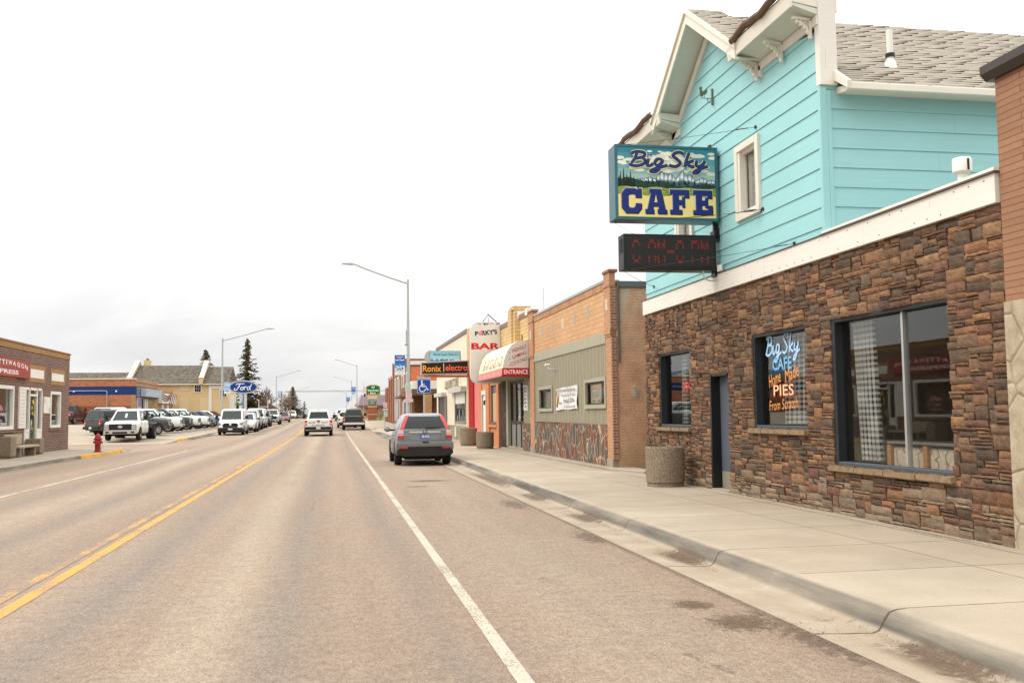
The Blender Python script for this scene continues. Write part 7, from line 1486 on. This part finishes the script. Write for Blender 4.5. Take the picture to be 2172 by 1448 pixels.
        for s in (-1, 1): m = MB(); m.box(s * hw * .71, s * hw * .94, F - .12, F + .015, zg - .38, zg - .03); hl = add('headlight', M_LAMP, m, bevel=.015); m = MB(); m.box(s * hw * .74, s * hw * .90, F + .014, F + .02, zg - .17, zg - .11); m.box(s * hw * .74, s * hw * .90, F + .014, F + .02, zg - .31, zg - .25); add('lamp_unit', M_TAILW, m, hl); m = MB(); m.box(s * hw * .64, s * hw * .84, F + .10, F + .105, gc + .08, gc + .18); add('fog_lamp', M_UNDER, m, bp)
    elif kind == 'van':
        m = MB(); m.prism([(-hw * .55, .62), (hw * .55, .62), (hw * .62, .86), (hw * .45, .98), (-hw * .45, .98), (-hw * .62, .86)], F - .10, F + .02, 'y'); add('grille', M_PLASTIC, m, bevel=.01); m = MB(); m.box(-hw * .97, hw * .97, F - .25, F + .05, gc - .02, .60); fbp = add('front_bumper', M_PLASTIC, m, bevel=.05, seg=2); m = MB(); m.box(-.17, .17, F + .05, F + .06, .42, .55); add('number_plate', M_PLATE, m, fbp)
        for s in (-1, 1): m = MB(); m.prism([(s * hw * .66, .78), (s * hw * .97, .85), (s * hw * .97, 1.05), (s * hw * .72, .98)], F - .32, F - .03, 'y'); add('headlight', M_LAMP, m)
        m = MB(); m.lathe([(0, 0), (.1, 0), (0, .02)], (0, F + .02, .86), 16, 'y'); add('emblem', M_CHROME, m)
    else:
        m = MB(); m.box(-hw * .48, hw * .48, F - .10, F + .015, zg - .42, zg - .20); add('grille', M_PLASTIC if kind != 'jeep' else pm_, m, bevel=.02); m = MB(); m.box(-hw * .8, hw * .8, F - .1, F + .02, gc + .02, gc + .16); add('front_bumper', M_PLASTIC, m, bevel=.02)
        for s in (-1, 1):
            m = MB()
            if kind == 'jeep': m.lathe([(0, 0), (.10, 0), (.09, .03), (0, .04)], (s * hw * .55, F + .02, hood - .32), 14, 'y')
            else: m.box(s * hw * .55, s * hw * .90, F - .24, F - .015, zg - .32, zg - .17)
            add('headlight', M_LAMP, m, bevel=0 if kind == 'jeep' else .02)
        m = MB(); m.box(-.25, .25, F + .015, F + .022, gc + .18, gc + .30); add('number_plate', M_PLATE, m)
    # rear
    if rear and not flatbed:
        if pick:
            m = MB(); m.box(-hw * .80, hw * .80, Rr - .012, Rr + .03, .72, 1.235); tg = add('tailgate', pm_, m, bevel=.015); m = MB(); m.box(-.12, .12, Rr - .02, Rr - .012, 1.10, 1.18); add('handle', M_PLASTIC, m, tg)
            for s in (-1, 1): m = MB(); m.box(s * hw * .825, s * hw * .985, Rr - .015, Rr + .10, .80, 1.20); tl = add('taillight', M_TAIL, m, bevel=.012); m = MB(); m.box(s * hw * .85, s * hw * .96, Rr - .02, Rr - .012, .90, 1.0); add('reverse_lamp', M_TAILW, m, tl)
            m = MB(); m.box(-hw * .97, hw * .97, Rr - .16, Rr + .05, .50, .70); rb = add('rear_bumper', M_CHROME if grille == 'chrome' else M_PLASTIC, m, bevel=.03, seg=2); m = MB(); m.box(-.16, .16, Rr - .168, Rr - .16, .54, .68); add('number_plate', M_PLATE, m, rb)
        else:
            for s in (-1, 1): m = MB(); m.box(s * hw * .76, s * hw * .93, Rr - .01, Rr + .10, belt - .36, belt - .10); add('taillight', M_TAIL, m, bevel=.012)
            m = MB(); m.box(-hw * .9, hw * .9, Rr - .06, Rr + .05, gc + .02, gc + .28); add('rear_bumper', M_PLASTIC, m, bevel=.03); m = MB(); m.box(-.16, .16, Rr - .012, Rr + .02, belt - .36, belt - .24); add('number_plate', M_PLATE, m)
    # sides: door seams, handles, mirrors
    for s in (-1, 1):
        m = MB()
        for y in ((ca - .12, (ca + cd) / 2 - .05, cd + .08) if kind != 'van' else (1.7, .75, -.6)): m.box(s * (hw * .985), s * (hw + .003), y - .006, y + .006, gc + .1, belt - .08)
        add('door_seam', M_UNDER, m); m = MB()
        for y in ((ca + cd) / 2 + .08, cd + .22): m.box(s * (hw * .97), s * (hw + .02), y, y + .16, belt - .20, belt - .165)
        add('door_handle', M_CHROME if pick else M_PLASTIC, m)
        if mir: my = ca - .30 if kind != 'van' else ca - .35; mh = (.30 if pick or kind == 'van' else .16); m = MB(); m.box(s * (hw + .05), s * (hw + .28), my - .06, my + .06, belt + .02, belt + .02 + mh); mr = add('mirror', M_PLASTIC, m, bevel=.03, seg=2); m = MB(); m.box(s * hw * .9, s * (hw + .08), my - .02, my + .02, belt + .0, belt + .05); add('mirror_arm', M_PLASTIC, m, mr)
    return o
FACE = math.pi
gL = 'vehicles for sale parked side by side in the dealer lot'; gS = 'cars parked nose-on along the left kerb'
def zat(y): return gzs(y)
vehicle('pickup', (-13.35, 69.2, .16), FACE, PW, 'white flatbed truck with black grille facing the street at the near edge of the lot', name='flatbed_truck', cat='truck', grille='chrome', flatbed=True, H=2.05, W_=2.08, stickers=False)
vehicle('pickup', (-15.0, 77.3, lotz(-15.0, 77)), R_(-45), PG, 'dark grey pickup with a matching topper seen from behind, left of the flatbed truck', topper=True, grille='blk')
vehicle('pickup', (-19.5, 95.0, lotz(-19.5, 95)), R_(-12), PW, 'white pickup with a cap, only its roof showing behind the grey topper', topper=True, grille='blk')
vehicle('pickup', (-26.7, 108, lotz(-26.7, 108)), R_(-4), PD, 'dark maroon pickup parked by the orange brick wall at the far left', grille='blk')
row = [('pickup', -16.4, 81.6, PG, 'dark grey pickup with bright alloy wheels, first in the dealer row', None), ('pickup', -16.1, 86.4, PW, 'white pickup with silver wheels, second in the dealer row', None), ('pickup', -16.0, 91.0, PK, 'near-black pickup wedged between two white ones in the dealer row', None),
       ('pickup', -15.9, 95.6, PW, 'white pickup with pale wheels in the middle of the dealer row', None), ('pickup', -15.6, 100.4, PW, 'white pickup with black wheels in the dealer row', M_RIMB), ('suv', -15.1, 105.0, PG, 'dark grey SUV beside the blue one in the dealer row', None),
       ('suv', -14.9, 109.4, PB, 'blue SUV toward the far end of the dealer row', None), ('suv', -15.3, 114.0, PK, 'black SUV just past the blue one in the dealer row', None), ('suv', -15.2, 118.6, PW, 'white SUV near the far end of the dealer row', None), ('suv', -15.0, 123.4, PM, 'maroon SUV, last of the dealer row before the ochre building', None)]
for k, x, y, p_, lab, rm in row: x += .75; vehicle(k, (x, y, lotz(x, y)), R_(-88), p_, lab, gL, rim=rm, stickers=k == 'pickup', rear=False, grille='bars' if p_ is PW else 'blk')
vehicle('van', (-8.1, 84.6, zat(84)), FACE, PW, 'white panel van with black grille facing us at the head of the left parked line', rear=False)
vehicle('suv', (-7.75, 92.6, zat(92)), FACE, PW, 'white SUV directly behind the white panel van', gS, rear=False); vehicle('pickup', (-7.98, 100.2, zat(100)), FACE, PT, 'pale silver pickup third in the left parked line', gS, rear=False)
vehicle('van', (-8.05, 108.6, zat(108)), FACE, PW, 'tall white van behind the silver pickup in the left parked line', gS, rear=False); vehicle('jeep', (-8.0, 117, zat(117)), FACE, PK, 'dark off-roader in the left parked line', gS, rear=False)
vehicle('pickup', (-7.7, 131, zat(131)), FACE, PT, 'silver pickup with a chrome grille ahead of the maroon car', gS, rear=False, grille='chrome'); vehicle('sedan', (-7.3, 152, zat(152)), FACE, PM, 'maroon car in the left parked line', gS, rear=False, H=1.6, L=4.7); vehicle('suv', (-8.5, 213, zat(213)), FACE, PW, 'small distant white SUV at the far end of the left parked line', gS, rear=False)
# sheriff pickup
sh = vehicle('pickup', (-1.07, 78.3, zat(77)), 0, PW, 'white county sheriff pickup driving away in the lane ahead', grille='blk')
a = Art((0, 0, 0), (1, 0, 0), (0, 0, 1), (0, -1, 0), step=.004); Rr = -5.85 / 2; a.o = Vector((0, Rr - .016, .72)); a.text('GLACIER', -.46, .30, 1, (.16, .16, .15), width=.52, height=.09, bold=.03); a.text('COUNTY', .46, .30, 1, (.16, .16, .15), width=.50, height=.09, bold=.03); a.ell(0, .31, .09, .04, (.15, .18, .2)); a.text('SHERIFF', 0, .10, 1, (.62, .45, .20), width=.95, height=.075, bold=.05); a.m.build('tailgate_lettering', ART, sh, local=True, fix=False, colors=True)
m = MB(); m.box(-.75, .75, -.2, .05, 1.97, 2.02); m.build('roof_light_bar', M_WHITE, sh, local=True, bevel=.01); m = MB(); m.box(-.12, .12, -.86, -.82, 1.93, 1.97); m.build('brake_lamp', M_TAIL, sh, local=True)
vehicle('pickup', (1.95, 96.4, zat(96)), 0, PK, 'dark green-black pickup with chrome bumper parked at the right kerb', grille='chrome', H=1.98)
vehicle('suv', (1.45, 105.5, zat(105)), 0, PW, 'white SUV mostly hidden in front of the dark pickup on the right', 'cars ahead on the right'); vehicle('suv', (1.35, 158, zat(158)), 0, PW, 'white SUV with dark rear glass further up the right kerb', 'cars ahead on the right', H=1.85)
# ------------------------------------------------------------------ the silver car parked at the right kerb (seen from behind)
def silver_car():
    L, hw, H = 4.55, .91, 1.665; yr = 31.3; o = emp('compact_suv', (2.88, yr + L / 2, 0), 'silver-blue compact SUV with tall red tail lamps parked at the right kerb', 'SUV')
    R0 = -L / 2
    def add(n, mat, mb, par=o, **k): return mb.build(n, mat, par, local=True, **k)
    # stations: y, half width, bottom, belt top
    st = [(R0 + .0, .84, .60, 1.12), (R0 + .05, .875, .50, 1.14), (R0 + .22, .905, .36, 1.15), (R0 + .7, .91, .30, 1.14), (0, .91, .30, 1.10), (1.0, .91, .30, 1.06), (1.5, .90, .30, 1.02), (1.95, .86, .34, .93), (2.2, .76, .42, .80), (2.275, .62, .48, .70)]
    vs = []; N = 0
    for y, w_, zb, zt in st:
        half = [(w_ * .93, zb), (w_ * .99, zb + .08), (w_ * 1.0, zb + (zt - zb) * .38), (w_ * .985, zb + (zt - zb) * .62), (w_ * .955, zt - .14), (w_ * .90, zt - .03), (w_ * .82, zt), (w_ * .4, zt + .02)]
        ring = [(x, y, z) for x, z in half] + [(-x, y, z) for x, z in half[::-1]]; N = len(ring); vs += ring
    n = len(st); m = MB(); m.add(vs, [(i*N+k, i*N+(k+1) % N, (i+1)*N+(k+1) % N, (i+1)*N+k) for i in range(n-1) for k in range(N)] + [tuple(range(N))[::-1], tuple((n-1)*N+k for k in range(N))]); add('body', PS, m, smooth=38)
    # greenhouse loft (y at belt, y at roof)
    def ring(z, w_, yf, yb, c=.10):
        P = []
        for sx, sy in ((1, 1), (-1, 1), (-1, -1), (1, -1)):
            y = yf if sy > 0 else yb
            seq = [(w_, y - sy * c * 1.6), (w_ - c, y)] if (sx * sy) > 0 else [(w_ - c, y), (w_, y - sy * c * 1.6)]
            P += [(sx * a_, b_, z) for a_, b_ in seq]
        return P
    RB = [ring(1.10, .80, 1.05, R0 + .06, .09), ring(1.20, .785, .88, R0 + .09, .09), ring(1.42, .70, .55, R0 + .20, .09), ring(1.58, .62, .28, R0 + .31, .10), ring(1.635, .57, .10, R0 + .38, .10), ring(1.665, .46, -.1, R0 + .55, .10)]
    V = [p for r in RB for p in r]; k = 8; m = MB(); m.add(V, [(i*k+j, i*k+(j+1) % k, (i+1)*k+(j+1) % k, (i+1)*k+j) for i in range(len(RB)-1) for j in range(k)] + [tuple((len(RB)-1)*k+j for j in range(k))]); add('roof', PS, m, smooth=38)
    def rz(z):   # rear plane y and half width at height z
        T = [(1.10, R0 + .06, .80), (1.20, R0 + .09, .785), (1.42, R0 + .20, .70), (1.58, R0 + .31, .62), (1.635, R0 + .38, .57)]
        for (a_, b_, c_), (d_, e_, f_) in zip(T, T[1:]):
            if z <= d_: t = (z - a_) / (d_ - a_); return b_ + (e_ - b_) * t, c_ + (f_ - c_) * t
        return T[-1][1:]
    def rearstrip(nm, fn, mat, zs, off, par=o):
        m = MB(); P = []
        for z in zs: y, w_ = rz(z); a_, b_ = fn(z, w_); P += [(a_, y - off, z), (b_, y - off, z)]
        m.add(P + [(p[0], p[1] + off + .004, p[2]) for p in P], [(2*i, 2*i+1, 2*i+3, 2*i+2) for i in range(len(zs)-1)] + [(2*i, 2*i+2, len(P)+2*i+2, len(P)+2*i) for i in range(len(zs)-1)] + [(2*i+1, 2*i+3, len(P)+2*i+3, len(P)+2*i+1) for i in range(len(zs)-1)]); return add(nm, mat, m, par)
    zs = [1.18, 1.26, 1.34, 1.42, 1.50, 1.565]
    rw = rearstrip('rear_window', lambda z, w_: (-(w_ - .135), w_ - .135), M_TINT, zs, .012)
    for s in (-1, 1):
        t = rearstrip('taillight', lambda z, w_: (s * (w_ - .125), s * (w_ - .012)), M_TAIL, [1.13, 1.20, 1.30, 1.40, 1.50, 1.57, 1.60], .022)
        for nm, za, zb, mt in (('lamp_white', 1.02, 1.145, M_TAILW), ('lamp_band', .965, 1.0, M_TAILW), ('lamp_red', .86, 1.018, M_TAIL)):
            m = MB(); m.prism([(s * .665, za), (s * (.845 if za > 1 else .865), za), (s * (.815 if za > 1 else .86), zb), (s * (.672 if za < 1 else .69), zb)], R0 - (.022 if nm != 'lamp_band' else .028), R0 + .14, 'y'); add(nm, mt, m, t)
        m = MB(); m.prism([(s * .54, .555), (s * .76, .555), (s * .80, .585), (s * .76, .61), (s * .56, .605)], R0 - .078, R0 + .1, 'y'); add('reflector', M_TAIL, m)
        m = MB(); m.box(s * .665 - .003, s * .665 + .003, R0 - .008, R0 + .02, .62, 1.13); add('panel_gap', M_UNDER, m)
    m = MB(); m.prism([(-.46, .86), (-.40, .82), (.40, .82), (.46, .86), (.50, 1.04), (-.50, 1.04)], R0 - .004, R0 + .02, 'y'); hb = add('plate_recess', paint('recess_silver', (.23, .26, .295), .4), m)
    m = MB(); m.box(-.50, .50, R0 - .05, R0 + .02, 1.04, 1.095); add('garnish_bar', M_CHROME if False else simple('satin_silver', (.60, .59, .57), .3, .5), m, bevel=.012, seg=2)
    m = MB(); m.box(-.065, .065, R0 - .062, R0 - .048, 1.035, 1.13); em = add('emblem', M_CHAR, m, bevel=.012); a = Art((0, R0 - .066, 1.04), (1, 0, 0), (0, 0, 1), (0, -1, 0)); a.text('H', 0, .043, 1, (.82, .82, .82), width=.075, height=.062, bold=.05); a.m.build('emblem_letter', ART, em, local=True, fix=False, colors=True)
    m = MB(); m.box(-.165, .165, R0 - .018, R0 - .005, .855, 1.0); pl = add('number_plate', simple('blue_plate', (.10, .15, .36), .5), m); a = Art((0, R0 - .021, .855), (1, 0, 0), (0, 0, 1), (0, -1, 0)); rnd = random.Random(4); a.text('38-4702', 0.02, .075, 1, (.86, .88, .90), width=.25, height=.085, bold=.04); a.m.build('plate_numbers', ART, pl, local=True, fix=False, colors=True)
    a = Art((0, R0 - .006, 1.0), (1, 0, 0), (0, 0, 1), (0, -1, 0)); a.text('CR-V', -.56, .0, 1, (.72, .72, .72), width=.16, height=.035, bold=.03) ; a.m.build('badge', ART, o, local=True, fix=False, colors=True)
    # bumper: painted step, dark lower skirt
    m = MB(); m.prism([(R0 + .3, .48), (R0 - .03, .49), (R0 - .055, .60), (R0 - .085, .68), (R0 - .08, .76), (R0 - .01, .80), (R0 + .3, .80)], -.91, .91, 'x'); add('rear_bumper', PS, m, bevel=.03, seg=2, smooth=40)
    m = MB(); m.prism([(-.89, .50), (-.90, .42), (-.86, .35), (-.62, .30), (.62, .30), (.86, .35), (.90, .42), (.89, .50), (.80, .58), (.56, .635), (-.56, .635), (-.80, .58)], R0 - .06, R0 + .35, 'y'); add('lower_skirt', simple('dusty_black_plastic', (.020, .017, .0145), .7, 0, .5, 4), m, bevel=.02)
    m = MB(); m.box(-.08, .11, R0 - .09, R0 - .06, .725, .765); add('tow_cover', M_UNDER, m)
    for x in (-.45, -.15, .15, .45): m = MB(); m.box(x - .07, x + .07, R0 - .07, R0 - .06, .585, .605); add('parking_sensor', M_PLASTIC, m)
    m = MB(); m.box(-.62, .70, R0 + .2, 1.6, .20, .36); add('underbody', M_UNDER, m); m = MB(); m.lathe([(0, 0), (.035, 0), (.04, .12)], (.62, R0 - .04, .32), 12, 'y'); add('exhaust', M_UNDER, m)
    m = MB(); m.tube([(.02, R0 + .02, 1.205), (.35, R0 + .045, 1.22), (.50, R0 + .05, 1.215)], [.022, .014, .008], 6); add('wiper', M_BLACK, m); m = MB(); m.tube([(-.02, R0 + .62, 1.66), (.0, R0 + .5, 1.86)], .006, 5); add('aerial', M_BLACK, m)
    m = MB(); m.box(.03, .06, R0 + .30, R0 + .32, 1.50, 1.56); add('window_tab', M_UNDER, m)
    for s in (-1, 1):
        for y in (-1.28, 1.35):
            wr, wd = .355, .225; x = s * .79; m = MB(); m.lathe([(wr * .62, -wd / 2), (wr * .94, -wd / 2), (wr, -wd / 2 + .03), (wr, wd / 2 - .03), (wr * .94, wd / 2), (wr * .62, wd / 2), (wr * .62, -wd / 2)], (x, y, wr), 32, 'x'); t = add('wheel', M_TYRE, m, smooth=45)
            f = x + s * (wd / 2 - .015); m = MB(); m.lathe([(wr * .66, 0), (wr * .58, -s * .01), (wr * .57, -s * .06)], (f, y, wr), 28, 'x')
            for k_ in range(7): a0 = 2 * math.pi * k_ / 7; m.add([(f, y + r_ * math.cos(a0 + t_), wr + r_ * math.sin(a0 + t_)) for r_, t_ in ((wr * .05, -1), (wr * .60, -.16), (wr * .60, .16), (wr * .05, 1))], [(0, 1, 2, 3)])
            add('rim', M_RIM, m, t)
            R1 = wr + .07; m = MB(); T = [math.pi * i / 14 for i in range(15)]; m.prism([(y + R1 * math.cos(q), wr + .0 + R1 * math.sin(q)) for q in T], s * .70, s * .914, 'x'); add('wheel_arch', M_PLASTIC, m)
        # side glass strip and seams
        m = MB(); P = [(.795, R0 + .62, 1.17), (.785, .72, 1.16), (.655, .38, 1.46), (.665, R0 + .78, 1.47)]; m.add([(s * (x + .012), y, z) for x, y, z in P], [(0, 1, 2, 3)]); add('side_window', M_CARGL, m)
        m = MB(); m.box(s * .93, s * 1.14, .50, .64, 1.04, 1.21); mr = add('mirror', PS, m, bevel=.045, seg=3, smooth=40); m = MB(); m.box(s * .78, s * .96, .54, .60, 1.07, 1.13); add('mirror_arm', M_PLASTIC, m, mr)
        m = MB(); [m.box(s * .90, s * .912, y - .005, y + .005, .42, .72) for y in (.75, -.15, -.98)]; add('door_seam', M_UNDER, m); m = MB(); [m.box(s * .88, s * .925, y, y + .16, .93, .96) for y in (-.1, -.95)]; add('door_handle', PS, m)
    return o
silver_car()
bpy.context.view_layer.update()
